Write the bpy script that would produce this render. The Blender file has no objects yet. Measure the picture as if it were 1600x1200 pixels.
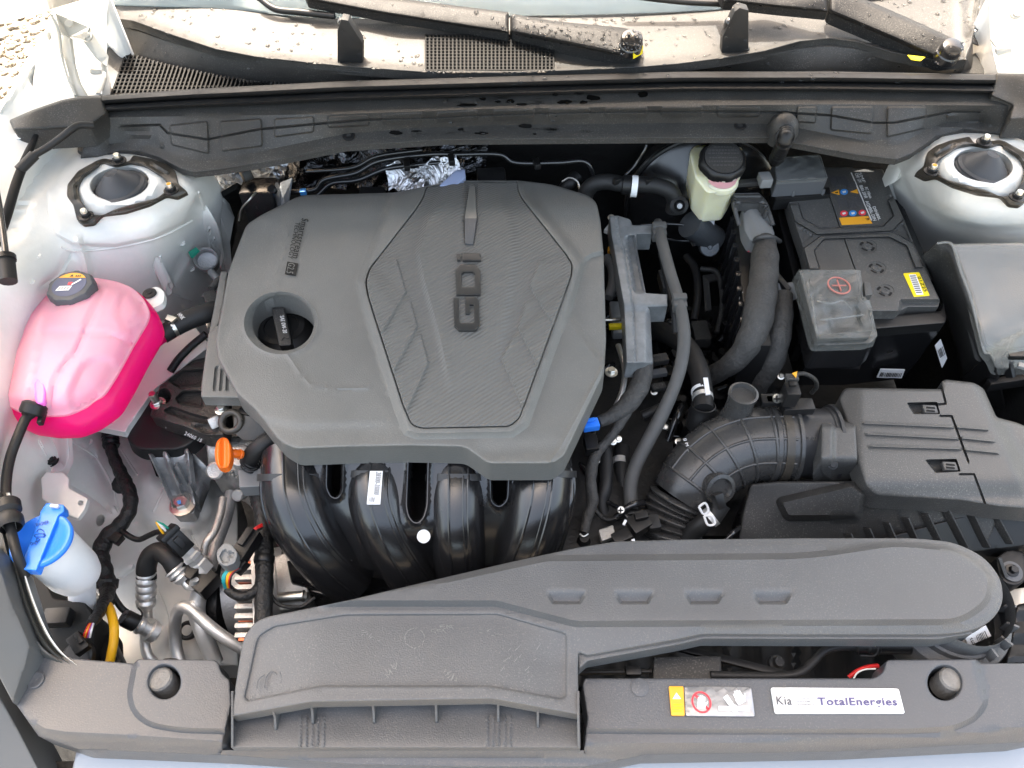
import bpy, bmesh, math, random
import numpy as np
from mathutils import Vector, Matrix
from mathutils.geometry import delaunay_2d_cdt

random.seed(4); np.random.seed(4)
scene = bpy.context.scene
COL = scene.collection
R = math.radians

# ---------------------------------------------------------------- camera, world, sun, exposure
F = 1208.0                       # focal length in photo pixels (1600 wide)
CAM = np.array([0.0, -0.566, 1.575])
PITCH = R(52.0)
cam_d = bpy.data.cameras.new('camera')
cam_d.sensor_width = 36.0
cam_d.lens = 36.0 * F / 1600.0
cam_d.clip_start = 0.02
cam_d.clip_end = 500.0
cam = bpy.data.objects.new('camera', cam_d)
COL.objects.link(cam)
cam.location = CAM
cam.rotation_euler = (math.pi / 2 - PITCH, 0, 0)
scene.camera = cam

SUN_AZ, SUN_EL = R(-18.0), R(64.0)          # azimuth clockwise from +Y
world = bpy.data.worlds.new('World')
scene.world = world
world.use_nodes = True
wn = world.node_tree
bg = wn.nodes['Background']
sky = wn.nodes.new('ShaderNodeTexSky')
sky.sky_type = 'NISHITA'
sky.sun_disc = False
sky.sun_elevation = SUN_EL
sky.sun_rotation = SUN_AZ
sky.dust_density = 5.0
sky.air_density = 1.0
sky.ozone_density = 0.6
tint = wn.nodes.new('ShaderNodeMix'); tint.data_type = 'RGBA'; tint.blend_type = 'MULTIPLY'      # uniform warm tint as white balance: a less blue sky all over
tint.inputs[0].default_value = 1.0
tint.inputs[7].default_value = (1.14, 1.0, .80, 1)
wn.links.new(sky.outputs[0], tint.inputs[6]); wn.links.new(tint.outputs[2], bg.inputs[0])
bg.inputs[1].default_value = 0.15
sun_d = bpy.data.lights.new('sun', 'SUN')
sun_d.energy = 2.1
sun_d.angle = R(0.5)
sun_d.color = (1.0, 0.95, 0.86)
sun = bpy.data.objects.new('sun', sun_d)
COL.objects.link(sun)
sdir = Vector((math.sin(SUN_AZ) * math.cos(SUN_EL), math.cos(SUN_AZ) * math.cos(SUN_EL), math.sin(SUN_EL)))
sun.rotation_euler = sdir.to_track_quat('Z', 'Y').to_euler()
sun.location = (-3, 2, 5)
vs = scene.view_settings
vs.view_transform = 'Standard'
vs.look = 'None'
vs.exposure = 2.82
vs.gamma = 1.0
scene.cycles.max_bounces = 8
scene.cycles.transparent_max_bounces = 8
scene.cycles.sample_clamp_indirect = 6.0

# ---------------------------------------------------------------- measuring helpers
_f = np.array([0, math.cos(PITCH), -math.sin(PITCH)])
_u = np.array([0, math.sin(PITCH), math.cos(PITCH)])
_r = np.array([1.0, 0, 0])

def PA(X, Y, Z):
    """points where the sight lines through photo positions X, Y meet the heights Z"""
    X = np.asarray(X, float); Y = np.asarray(Y, float); Z = np.asarray(Z, float)
    a = (X - 800) / F; b = (600 - Y) / F
    d = _f[None, :] + a[:, None] * _r + b[:, None] * _u
    t = (Z - CAM[2]) / d[:, 2]
    return CAM + d * t[:, None]

def P(x, y, z):
    return Vector(PA([x], [y], [z])[0])

def PY(x, y, wy):
    """point on the sight line through x, y at world depth wy"""
    d = _f + (x - 800) / F * _r + (600 - y) / F * _u
    t = (wy - CAM[1]) / d[1]
    return Vector(CAM + d * t)

def px(p):
    """metres per photo pixel at the world point p"""
    return float(np.dot(np.array(p) - CAM, _f)) / F

# ---------------------------------------------------------------- materials
MATS = {}
def M(name, col, rough=.5, metal=0., bump=0., bs=900., var=0., vs_=40., coat=0., spec=.5, trans=0., sss=0., sssr=None,
      ior=1.45, dust=0., rvar=0., alpha=1., sheen=0.):
    m = bpy.data.materials.new(name)
    m.use_nodes = True
    nt = m.node_tree; N = nt.nodes; L = nt.links
    b = N['Principled BSDF']
    c = (*col, 1)
    b.inputs['Base Color'].default_value = c
    b.inputs['Roughness'].default_value = rough
    b.inputs['Metallic'].default_value = metal
    b.inputs['Specular IOR Level'].default_value = spec
    b.inputs['IOR'].default_value = ior
    b.inputs['Coat Weight'].default_value = coat
    b.inputs['Coat Roughness'].default_value = .06
    b.inputs['Transmission Weight'].default_value = trans
    b.inputs['Alpha'].default_value = alpha
    if sheen:
        b.inputs['Sheen Weight'].default_value = sheen
        b.inputs['Sheen Roughness'].default_value = .5
    if sss:
        b.inputs['Subsurface Weight'].default_value = sss
        b.inputs['Subsurface Radius'].default_value = sssr or (.03, .02, .02)
        b.inputs['Subsurface Scale'].default_value = 1.0
    tc = N.new('ShaderNodeTexCoord')
    if var or dust or rvar:
        n1 = N.new('ShaderNodeTexNoise'); n1.inputs['Scale'].default_value = vs_
        n1.inputs['Detail'].default_value = 6; n1.inputs['Roughness'].default_value = .65
        L.new(tc.outputs['Object'], n1.inputs['Vector'])
    if var:
        rp = N.new('ShaderNodeMapRange')
        rp.inputs[1].default_value = .3; rp.inputs[2].default_value = .7
        rp.inputs[3].default_value = 1 - var; rp.inputs[4].default_value = 1 + var
        L.new(n1.outputs['Fac'], rp.inputs[0])
        mx = N.new('ShaderNodeMix'); mx.data_type = 'RGBA'; mx.blend_type = 'MULTIPLY'
        mx.inputs[0].default_value = 1
        mx.inputs[6].default_value = c
        L.new(rp.outputs[0], mx.inputs[7])
        L.new(mx.outputs[2], b.inputs['Base Color'])
    if dust:                                          # fine pale dust specks, spread in clouds
        n3 = N.new('ShaderNodeTexNoise'); n3.inputs['Scale'].default_value = 620; n3.inputs['Detail'].default_value = 2
        L.new(tc.outputs['Object'], n3.inputs['Vector'])
        r3 = N.new('ShaderNodeMapRange'); r3.inputs[1].default_value = .56; r3.inputs[2].default_value = .72
        L.new(n3.outputs['Fac'], r3.inputs[0])
        r1 = N.new('ShaderNodeMapRange'); r1.inputs[1].default_value = .38; r1.inputs[2].default_value = .68
        r1.inputs[3].default_value = .15; r1.inputs[4].default_value = 1
        L.new(n1.outputs['Fac'], r1.inputs[0])
        mu = N.new('ShaderNodeMath'); mu.operation = 'MULTIPLY'
        L.new(r3.outputs[0], mu.inputs[0]); L.new(r1.outputs[0], mu.inputs[1])
        mu2 = N.new('ShaderNodeMath'); mu2.operation = 'MULTIPLY'; mu2.inputs[1].default_value = dust
        L.new(mu.outputs[0], mu2.inputs[0])
        md = N.new('ShaderNodeMix'); md.data_type = 'RGBA'
        L.new(mu2.outputs[0], md.inputs[0])
        if var: L.new(mx.outputs[2], md.inputs[6])
        else: md.inputs[6].default_value = c
        md.inputs[7].default_value = (.42, .40, .36, 1)
        L.new(md.outputs[2], b.inputs['Base Color'])
    if rvar:
        rr = N.new('ShaderNodeMapRange'); rr.inputs[1].default_value = .3; rr.inputs[2].default_value = .7
        rr.inputs[3].default_value = max(.02, rough - rvar); rr.inputs[4].default_value = min(1, rough + rvar)
        L.new(n1.outputs['Fac'], rr.inputs[0]); L.new(rr.outputs[0], b.inputs['Roughness'])
    if bump:
        n2 = N.new('ShaderNodeTexNoise'); n2.inputs['Scale'].default_value = bs
        n2.inputs['Detail'].default_value = 3
        L.new(tc.outputs['Object'], n2.inputs['Vector'])
        bp = N.new('ShaderNodeBump'); bp.inputs['Strength'].default_value = bump
        bp.inputs['Distance'].default_value = .6 / bs
        L.new(n2.outputs['Fac'], bp.inputs['Height'])
        L.new(bp.outputs[0], b.inputs['Normal'])
    MATS[name] = m
    return m

GREY = M('grey_grained_plastic', (.155, .154, .144), .44, bump=.7, bs=700, var=.08, vs_=9, dust=.26, rvar=.11)
DUCT = M('duct_plastic', (.094, .097, .101), .42, bump=.5, bs=700, var=.07, vs_=10, dust=.22, rvar=.10)
PANEL = M('front_panel_plastic', (.080, .085, .094), .38, bump=.4, bs=700, var=.07, vs_=8, dust=.22, rvar=.09)
COWLP = M('cowl_plastic', (.040, .039, .037), .5, bump=.45, bs=1200, var=.15, vs_=14, dust=.30, rvar=.08)
BLACK = M('black_plastic', (.010, .010, .0105), .42, bump=.25, bs=1100, var=.1, vs_=30, rvar=.06)
BLACKD = M('black_plastic_dusty', (.030, .030, .030), .5, bump=.35, bs=1100, var=.12, vs_=20, dust=.3)
GLOSSB = M('satin_black_plastic', (.013, .013, .014), .22, bump=.05, bs=500, rvar=.06, vs_=20, spec=1.)
AIRBOX = M('air_box_plastic', (.070, .070, .069), .36, bump=.5, bs=700, var=.06, vs_=14, dust=.3, rvar=.05)
RUBBER = M('black_rubber', (.014, .014, .0145), .55, bump=.2, bs=600, var=.15, vs_=40, rvar=.08)
ELBOW = M('moulded_rubber', (.040, .040, .040), .28, bump=.25, bs=700, var=.1, vs_=25, dust=.12, rvar=.08, spec=.8)
HOSEG = M('grey_sleeved_hose', (.085, .085, .083), .6, bump=.3, bs=1200, var=.1, vs_=40)
TAPE = M('cloth_harness_tape', (.050, .049, .047), .68, bump=.8, bs=220, var=.18, vs_=60, dust=.12)
TAPEB = M('black_harness_tape', (.012, .012, .012), .5, bump=.8, bs=200, var=.2, vs_=60)
WHITE = M('white_paint', (.78, .78, .75), .28, coat=.5, bump=.03, bs=60, var=.03, vs_=12)
WHITED = M('white_body_paint', (.74, .74, .71), .35, coat=.25, bump=.08, bs=90, var=.06, vs_=14)
SEAL = M('grey_painted_channel', (.075, .078, .075), .4, var=.06, vs_=20)
BUMPER = M('sky_tinted_bumper_paint', (.26, .28, .32), .35, coat=.6, bump=.12, bs=900)  # white bumper; reflected sky put into its blue-grey base colour
FENDG = M('shade_grey_fender_paint', (.115, .12, .125), .45)  # white paint with its shade put into the grey base colour
ALU = M('bare_aluminium', (.80, .80, .79), .46, .85, bump=.15, bs=300, rvar=.1, vs_=50)
CAST = M('cast_aluminium', (.52, .51, .49), .5, .85, bump=.6, bs=400, var=.1, vs_=50)
CASTD = M('dark_cast_aluminium', (.40, .405, .41), .45, .6, bump=.4, bs=400, var=.15, vs_=40)
ZINC = M('zinc_plated_steel', (.66, .65, .60), .32, 1., bump=.1, bs=300)
IRON = M('black_cast_iron', (.060, .056, .052), .42, .35, bump=1., bs=420, var=.2, vs_=60)
STEELB = M('black_painted_steel', (.050, .044, .036), .30, bump=.12, bs=200, var=.2, vs_=40)
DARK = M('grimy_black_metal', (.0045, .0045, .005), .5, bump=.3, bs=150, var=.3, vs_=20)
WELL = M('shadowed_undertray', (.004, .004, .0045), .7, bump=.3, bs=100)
MATTBLK = M('matt_black_fill', (.006, .006, .006), .8)  # matt black for dark parts; also stands in for shade in gaps
BLUE = M('blue_cap_plastic', (.030, .22, .86), .34, bump=.1, bs=700, sss=.1, sssr=(.002, .002, .006))
ORANGE = M('orange_handle_plastic', (.85, .16, .012), .35, sss=.15, sssr=(.006, .002, .001))
YELLOW = M('yellow_tube', (.80, .42, .008), .45, var=.08, vs_=40)
NATURAL = M('milky_polyethylene', (.82, .82, .84), .45, sss=.6, sssr=(.02, .02, .02), bump=.1, bs=100)
CREAM = M('cream_reservoir_plastic', (.78, .76, .54), .34, sss=.7, sssr=(.015, .014, .008), bump=.1, bs=120)
PINKF = M('pink_brake_fluid_window', (.80, .42, .46), .4, sss=.3, sssr=(.01, .004, .004))
CAPG = M('grey_cap_plastic', (.085, .090, .098), .5, bump=.2, bs=900)
PLATEG = M('pale_grey_plastic', (.20, .205, .205), .5, bump=.2, bs=500)
STW = M('white_label', (.82, .83, .84), .35)
STY = M('yellow_label', (.85, .68, .01), .4)
STO = M('orange_label', (.82, .38, .03), .42)
STR = M('red_print', (.70, .05, .07), .45)
STB = M('blue_print', (.05, .25, .62), .45)
INKB = M('black_print', (.012, .012, .014), .5)
INKG = M('grey_print', (.09, .09, .10), .5)
INKV = M('violet_print', (.09, .08, .19), .5)
INKW = M('white_print', (.70, .70, .70), .5)
INKD = M('engraved_print', (.014, .014, .013), .6)
NAVY = M('navy_label', (.045, .065, .14), .4)
RED = M('red_wire', (.60, .02, .02), .4)
PURPLE = M('purple_wire', (.30, .12, .40), .4)
TEAL = M('teal_wire', (.03, .35, .38), .4)
GREEN = M('green_paint_mark', (.02, .30, .20), .5)
COPPER = M('copper_winding', (.45, .12, .06), .4, .8)
CAPT = M('black_cap_top', (.035, .035, .035), .5, bump=.6, bs=500, dust=.2)

def foil_mat(name, col, s1, strength, rough):
    m = M(name, col, rough, 1.)
    nt = m.node_tree; N = nt.nodes; L = nt.links
    tc = [n for n in N if n.type == 'TEX_COORD'][0]
    v = N.new('ShaderNodeTexVoronoi'); v.inputs['Scale'].default_value = s1
    v.feature = 'F1'
    n = N.new('ShaderNodeTexNoise'); n.inputs['Scale'].default_value = s1 * .8; n.inputs['Detail'].default_value = 5
    n.inputs['Distortion'].default_value = 1.5
    L.new(tc.outputs['Object'], n.inputs['Vector'])
    mx = N.new('ShaderNodeMix'); mx.data_type = 'RGBA'; mx.blend_type = 'LINEAR_LIGHT'; mx.inputs[0].default_value = .05
    L.new(tc.outputs['Object'], mx.inputs[6]); L.new(n.outputs['Color'], mx.inputs[7])
    L.new(mx.outputs[2], v.inputs['Vector'])
    ad = N.new('ShaderNodeMath'); ad.operation = 'ADD'
    L.new(v.outputs['Distance'], ad.inputs[0]); L.new(n.outputs['Fac'], ad.inputs[1])
    bp = N.new('ShaderNodeBump'); bp.inputs['Strength'].default_value = strength; bp.inputs['Distance'].default_value = .012
    L.new(ad.outputs[0], bp.inputs['Height']); L.new(bp.outputs[0], N['Principled BSDF'].inputs['Normal'])
    return m
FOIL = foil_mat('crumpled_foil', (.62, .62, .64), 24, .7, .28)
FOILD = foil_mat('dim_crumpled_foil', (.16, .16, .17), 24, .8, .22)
def film_mat(name, col, rough, s1, strength, see):
    """thin clear film: partly see-through, with a hazy wrinkled gloss"""
    m = foil_mat(name, col, s1, strength, rough)
    nt = m.node_tree; N = nt.nodes; L = nt.links; b = N['Principled BSDF']
    b.inputs['Metallic'].default_value = 0; b.inputs['Specular IOR Level'].default_value = .9
    b.inputs['Coat Weight'].default_value = .6
    t = N.new('ShaderNodeBsdfTransparent'); x = N.new('ShaderNodeMixShader'); x.inputs[0].default_value = see
    L.new(b.outputs[0], x.inputs[1]); L.new(t.outputs[0], x.inputs[2]); L.new(x.outputs[0], N['Material Output'].inputs['Surface'])
    return m
CLEARG = film_mat('dusty_clear_film', (.24, .24, .225), .14, 9, .3, .48)
FILM = film_mat('wrinkled_clear_tape', (.26, .27, .26), .10, 22, .4, .68)

def carbon():
    m = M('carbon_pattern_plastic', (.140, .139, .131), .40)
    nt = m.node_tree; N = nt.nodes; L = nt.links
    tc = [n for n in N if n.type == 'TEX_COORD'][0]
    mp = N.new('ShaderNodeMapping'); mp.inputs['Rotation'].default_value = (0, 0, R(-38))
    L.new(tc.outputs['Object'], mp.inputs['Vector'])
    w = N.new('ShaderNodeTexWave'); w.wave_type = 'BANDS'; w.bands_direction = 'Y'
    w.inputs['Scale'].default_value = 62.; w.inputs['Distortion'].default_value = 0
    L.new(mp.outputs[0], w.inputs['Vector'])
    bp = N.new('ShaderNodeBump'); bp.inputs['Strength'].default_value = .6; bp.inputs['Distance'].default_value = .0014
    L.new(w.outputs['Fac'], bp.inputs['Height'])
    n2 = N.new('ShaderNodeTexNoise'); n2.inputs['Scale'].default_value = 1500
    L.new(tc.outputs['Object'], n2.inputs['Vector'])
    b2 = N.new('ShaderNodeBump'); b2.inputs['Strength'].default_value = .12; b2.inputs['Distance'].default_value = .0004
    L.new(n2.outputs['Fac'], b2.inputs['Height']); L.new(bp.outputs[0], b2.inputs['Normal'])
    L.new(b2.outputs[0], N['Principled BSDF'].inputs['Normal'])
    return m
CARBON = carbon()

def clear(name, col, rough=.03, ior=1.33):
    return M(name, col, rough, trans=1., ior=ior)
WATER = clear('rain_water', (1, 1, 1))

def two_sided_tank(name, col, tcol, mixv, rough=.3):
    """translucent moulded plastic: diffuse, light passing through, and a soft gloss"""
    m = bpy.data.materials.new(name); m.use_nodes = True
    nt = m.node_tree; N = nt.nodes; L = nt.links
    b = N['Principled BSDF']; out = N['Material Output']
    b.inputs['Base Color'].default_value = (*col, 1); b.inputs['Roughness'].default_value = rough
    b.inputs['Subsurface Weight'].default_value = .35
    b.inputs['Subsurface Radius'].default_value = (.03, .008, .012)
    b.inputs['Subsurface Scale'].default_value = 1.
    t = N.new('ShaderNodeBsdfTranslucent'); t.inputs['Color'].default_value = (*tcol, 1)
    mx = N.new('ShaderNodeMixShader'); mx.inputs[0].default_value = mixv
    L.new(b.outputs[0], mx.inputs[1]); L.new(t.outputs[0], mx.inputs[2]); L.new(mx.outputs[0], out.inputs['Surface'])
    return m
TANKT = two_sided_tank('frosted_pink_tank', (.97, .60, .73), (1., .38, .64), .48)
TANKB = two_sided_tank('vivid_pink_coolant', (1., .014, .26), (1., .012, .30), .5, .3)

# ---------------------------------------------------------------- object helpers
def tag(o, label=None, cat=None, group=None, kind=None):
    if label: o['label'] = label
    if cat: o['category'] = cat
    if group: o['group'] = group
    if kind: o['kind'] = kind
    return o

def setpar(o, parent):
    if parent is None: return
    o.parent = parent
    if parent.type == 'EMPTY':
        o.matrix_parent_inverse = Matrix.Translation(-parent.location)

def thing(name, label, cat, loc, group=None):
    o = bpy.data.objects.new(name, None)
    o.empty_display_size = .05
    COL.objects.link(o)
    o.location = loc
    return tag(o, label, cat, group)

def finish(name, me, mat, parent=None, angle=32, label=None):
    if not isinstance(mat, (list, tuple)): mat = [mat]
    for m in mat: me.materials.append(m)
    me.validate()
    me.shade_smooth()
    if angle < 180: me.set_sharp_from_angle(angle=R(angle))
    o = bpy.data.objects.new(name, me)
    COL.objects.link(o)
    setpar(o, parent)
    if label: o['label'] = label
    return o

def from_bm(name, bm, mat, parent=None, angle=32, label=None, normals=True):
    if normals: bmesh.ops.recalc_face_normals(bm, faces=bm.faces)
    me = bpy.data.meshes.new(name)
    bm.to_mesh(me); bm.free()
    return finish(name, me, mat, parent, angle, label)

# ---- 2d outline helpers (photo positions)
def rc(pts, r=6, n=5):
    """round the corners of a closed outline; a point may carry its own radius"""
    out = []
    k = len(pts)
    for i in range(k):
        a = np.array(pts[i - 1][:2], float); b = np.array(pts[i][:2], float); c = np.array(pts[(i + 1) % k][:2], float)
        rr = pts[i][2] if len(pts[i]) > 2 else r
        la, lc = np.linalg.norm(a - b), np.linalg.norm(c - b)
        rr = min(rr, la * .48, lc * .48)
        if rr < .4: out.append(tuple(b)); continue
        p0 = b + (a - b) / la * rr; p2 = b + (c - b) / lc * rr
        for j in range(n + 1):
            t = j / n
            out.append(tuple((1 - t) ** 2 * p0 + 2 * t * (1 - t) * b + t * t * p2))
    return out

def ell(cx, cy, rx, ry, n=36, rot=0):
    c, s = math.cos(rot), math.sin(rot)
    return [(cx + rx * math.cos(t) * c - ry * math.sin(t) * s, cy + rx * math.cos(t) * s + ry * math.sin(t) * c)
            for t in [2 * math.pi * i / n for i in range(n)]]

def dens(pts, step, closed=True):
    out = []
    k = len(pts)
    for i in range(k if closed else k - 1):
        a = np.array(pts[i][:2], float); b = np.array(pts[(i + 1) % k][:2], float)
        m = max(1, int(math.ceil(np.linalg.norm(b - a) / step)))
        for j in range(m): out.append(tuple(a + (b - a) * j / m))
    if not closed: out.append(tuple(map(float, pts[-1][:2])))
    return out

def sdf(poly, X, Y):
    """distance to a closed outline, positive inside"""
    X = np.asarray(X, float); Y = np.asarray(Y, float)
    d = np.full(X.shape, 1e9); ins = np.zeros(X.shape, bool)
    p = np.array([q[:2] for q in poly], float)
    for i in range(len(p)):
        ax, ay = p[i - 1]; bx, by = p[i]
        ex, ey = bx - ax, by - ay
        L2 = ex * ex + ey * ey + 1e-12
        t = np.clip(((X - ax) * ex + (Y - ay) * ey) / L2, 0, 1)
        d = np.minimum(d, (X - ax - t * ex) ** 2 + (Y - ay - t * ey) ** 2)
        c = ((ay > Y) != (by > Y))
        if ey != 0:
            ins ^= c & (X < ex * (Y - ay) / ey + ax)
    d = np.sqrt(d)
    return np.where(ins, d, -d)

def dline(pts, X, Y):
    d = np.full(np.shape(X), 1e9)
    p = np.array([q[:2] for q in pts], float)
    for i in range(len(p) - 1):
        ax, ay = p[i]; ex, ey = p[i + 1] - p[i]
        L2 = ex * ex + ey * ey + 1e-12
        t = np.clip(((X - ax) * ex + (Y - ay) * ey) / L2, 0, 1)
        d = np.minimum(d, (X - ax - t * ex) ** 2 + (Y - ay - t * ey) ** 2)
    return np.sqrt(d)

def ss(x, a, b):
    t = np.clip((x - a) / (b - a), 0, 1)
    return t * t * (3 - 2 * t)

def pad(poly, X, Y, w=4):          # 1 inside, 0 outside, soft step of width w
    return ss(sdf(poly, X, Y), -w / 2, w / 2)

def ridge(pts, X, Y, w=2):         # 1 on the line, 0 beyond w
    return 1 - ss(dline(pts, X, Y), 0, w)

def curve(pts, sub=6, closed=False):
    """Catmull-Rom through points of any dimension"""
    p = [np.array(q, float) for q in pts]
    if len(p) < 3: sub = max(sub, 1)
    out = []
    n = len(p)
    for i in range(n if closed else n - 1):
        p0 = p[i - 1] if (i > 0 or closed) else 2 * p[0] - p[1]
        p1 = p[i]; p2 = p[(i + 1) % n]
        p3 = p[(i + 2) % n] if (i + 2 < n or closed) else 2 * p[-1] - p[-2]
        for j in range(sub):
            t = j / sub
            out.append(.5 * ((2 * p1) + (p2 - p0) * t + (2 * p0 - 5 * p1 + 4 * p2 - p3) * t * t + (3 * p1 - p0 - 3 * p2 + p3) * t ** 3))
    if not closed: out.append(p[-1])
    return out

def off2(line, w, closed=False):
    """the two lines at distance w on either side of a line, and the line itself"""
    p = np.array(dens([q[:2] for q in line], 4, closed))
    if closed: t = np.roll(p, -1, 0) - np.roll(p, 1, 0)
    else: t = np.gradient(p, axis=0)
    t = t / (np.linalg.norm(t, axis=1)[:, None] + 1e-9)
    n = np.stack([-t[:, 1], t[:, 0]], 1)
    out = [p + n * w, p - n * w, p]
    if closed: out = [np.vstack([o, o[:1]]) for o in out]
    return [[tuple(q) for q in o] for o in out]

def relief(name, outline, zf, mat, parent=None, step=9, rnd=4, depth=.03, draft=0., holes=(), creases=(), hr=2.5,
           angle=32, label=None, hdepth=None, rough_edges=False):
    """a moulded skin: outline and holes traced, height zf(x, y), rounded rim and a skirt of the given depth"""
    zfun = zf if callable(zf) else (lambda X, Y: np.full(np.shape(X), float(zf)))
    out = dens(outline, step)
    area = sum(out[i - 1][0] * out[i][1] - out[i][0] * out[i - 1][1] for i in range(len(out)))
    if area < 0: out = out[::-1]
    pts, edges = [], []
    def ring(r):
        s = len(pts); pts.extend(r)
        edges.extend((s + i, s + (i + 1) % len(r)) for i in range(len(r)))
        return s
    ring(out)
    hs = [dens(h, step * .7) for h in holes]
    for h in hs: ring(h)
    oa = np.array(out)
    def offset(a, d, sgn=1):
        t = np.roll(a, -1, 0) - np.roll(a, 1, 0)
        t /= (np.linalg.norm(t, axis=1)[:, None] + 1e-9)
        nrm = np.stack([-t[:, 1], t[:, 0]], 1) * sgn
        return a + nrm * d
    extra = []
    if rnd > 0:
        for f in (.12, .35, .65, 1.0):
            q = offset(oa, rnd * f)
            s = sdf(out, q[:, 0], q[:, 1])
            extra.append(q[(s > rnd * f * .8)])
    for h in hs:
        ha = np.array(h)
        ar = sum(h[i - 1][0] * h[i][1] - h[i][0] * h[i - 1][1] for i in range(len(h)))
        for f in (.15, .5, 1.0):
            q = offset(ha, hr * f, -1 if ar > 0 else 1)
            s = -sdf(h, q[:, 0], q[:, 1])
            q = q[s > hr * f * .8]
            extra.append(q[sdf(out, q[:, 0], q[:, 1]) > 1])
    for c in creases:
        c = dens(c, step, closed=False)
        ca = np.array(c)
        keep = sdf(out, ca[:, 0], ca[:, 1]) > .8
        prev = None
        for k, ok in zip(c, keep):
            if ok:
                pts.append(k)
                if prev is not None: edges.append((prev, len(pts) - 1))
                prev = len(pts) - 1
            else: prev = None
    x0, y0 = oa.min(0); x1, y1 = oa.max(0)
    gx, gy = np.meshgrid(np.arange(x0 + step * .5, x1, step), np.arange(y0 + step * .5, y1, step))
    gx[1::2] += step * .5
    gx = gx.ravel(); gy = gy.ravel()
    s = sdf(out, gx, gy)
    keep = s > max(rnd * 1.25, step * .35)
    for h in hs: keep &= sdf(h, gx, gy) < -max(hr * 1.3, step * .3)
    for c in creases: keep &= dline(c, gx, gy) > step * .45
    extra.append(np.stack([gx[keep], gy[keep]], 1))
    for e in extra: pts.extend(map(tuple, e))
    vo, eo, fo, ov, oe, of = delaunay_2d_cdt([Vector((float(a), float(b))) for a, b in pts], edges, [], 0, 1e-4)
    V = np.array([(v.x, v.y) for v in vo])
    T = np.array(fo)
    cen = V[T].mean(1)
    k = sdf(out, cen[:, 0], cen[:, 1]) > 0
    for h in hs: k &= sdf(h, cen[:, 0], cen[:, 1]) < 0
    T = T[k]
    z = zfun(V[:, 0], V[:, 1]).astype(float)
    mpp = px(PA([oa[:, 0].mean()], [oa[:, 1].mean()], [float(np.mean(z))])[0])
    d = np.maximum(sdf(out, V[:, 0], V[:, 1]), 0)
    if rnd > 0:
        q = np.clip(1 - d / rnd, 0, 1)
        z -= rnd * mpp * (1 - np.sqrt(np.maximum(0, 1 - q * q)))
    for h in hs:
        q = np.clip(1 - np.maximum(-sdf(h, V[:, 0], V[:, 1]), 0) / hr, 0, 1)
        z -= hr * mpp * (1 - np.sqrt(np.maximum(0, 1 - q * q)))
    W = PA(V[:, 0], V[:, 1], z)
    bm = bmesh.new()
    vv = [bm.verts.new(w) for w in W]
    for t in T:
        try: bm.faces.new([vv[i] for i in t])
        except ValueError: pass
    for v in [v for v in bm.verts if not v.link_faces]: bm.verts.remove(v)
    bm.normal_update()
    up = sum(f.normal.z for f in bm.faces)
    if up < 0: bmesh.ops.reverse_faces(bm, faces=bm.faces)
    if depth > 0:
        be = [e for e in bm.edges if len(e.link_faces) == 1]
        # outward direction of every rim vertex, in plan
        outd = {}
        for e in be:
            lp = e.link_loops[0]
            t = lp.link_loop_next.vert.co - lp.vert.co; n = Vector((t.y, -t.x, 0))
            if n.length > 0: n.normalize()
            for v in e.verts: outd[v] = outd.get(v, Vector()) + n
        res = bmesh.ops.extrude_edge_only(bm, edges=be)
        mp = {}
        for v in res['geom']:
            if isinstance(v, bmesh.types.BMVert): mp[v] = None
        top = {}
        for e in [g for g in res['geom'] if isinstance(g, bmesh.types.BMFace)]:
            pass
        nv = set(mp)
        for v in nv:
            src = [e.other_vert(v) for e in v.link_edges if e.other_vert(v) not in nv]
            src = [q for q in src if q in outd]
            if src:
                n = outd[src[0]]
                v.co = src[0].co + Vector((0, 0, -depth))
                if n.length > 0: v.co += n.normalized() * draft
    bmesh.ops.recalc_face_normals(bm, faces=bm.faces)
    up = sum(f.normal.z * f.calc_area() for f in bm.faces)
    if up < 0: bmesh.ops.reverse_faces(bm, faces=bm.faces)
    return from_bm(name, bm, mat, parent, angle, label, normals=False)

def w3(q):
    return P(*q)

def tubew(name, pts, rad, mat, parent=None, seg=10, cap=True, mod=None, label=None, bm=None, squash=1.):
    """round bar along world points; rad a number or one per point; mod(s) scales the radius with the length run"""
    pts = [Vector(p) for p in pts]
    n = len(pts)
    rad = [rad] * n if not hasattr(rad, '__len__') else list(rad)
    own = bm is None
    if own: bm = bmesh.new()
    t = []
    for i in range(n):
        a = pts[max(i - 1, 0)]; b = pts[min(i + 1, n - 1)]
        d = b - a
        t.append(d.normalized() if d.length > 1e-9 else Vector((0, 0, 1)))
    ref = Vector((0, 0, 1)) if abs(t[0].z) < .9 else Vector((0, 1, 0))
    u = (ref - t[0] * ref.dot(t[0])).normalized()
    rings = []; s = 0
    for i in range(n):
        if i:
            s += (pts[i] - pts[i - 1]).length
            u = (u - t[i] * u.dot(t[i])).normalized()
        v = t[i].cross(u)
        r = rad[i] * (mod(s) if mod else 1)
        rings.append([bm.verts.new(pts[i] + (u * math.cos(a) * squash + v * math.sin(a)) * r) for a in [2 * math.pi * k / seg for k in range(seg)]])
    for i in range(n - 1):
        for k in range(seg):
            bm.faces.new((rings[i][k], rings[i][(k + 1) % seg], rings[i + 1][(k + 1) % seg], rings[i + 1][k]))
    if cap:
        bm.faces.new(rings[0][::-1]); bm.faces.new(rings[-1])
    if own: return from_bm(name, bm, mat, parent, 50, label)

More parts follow.
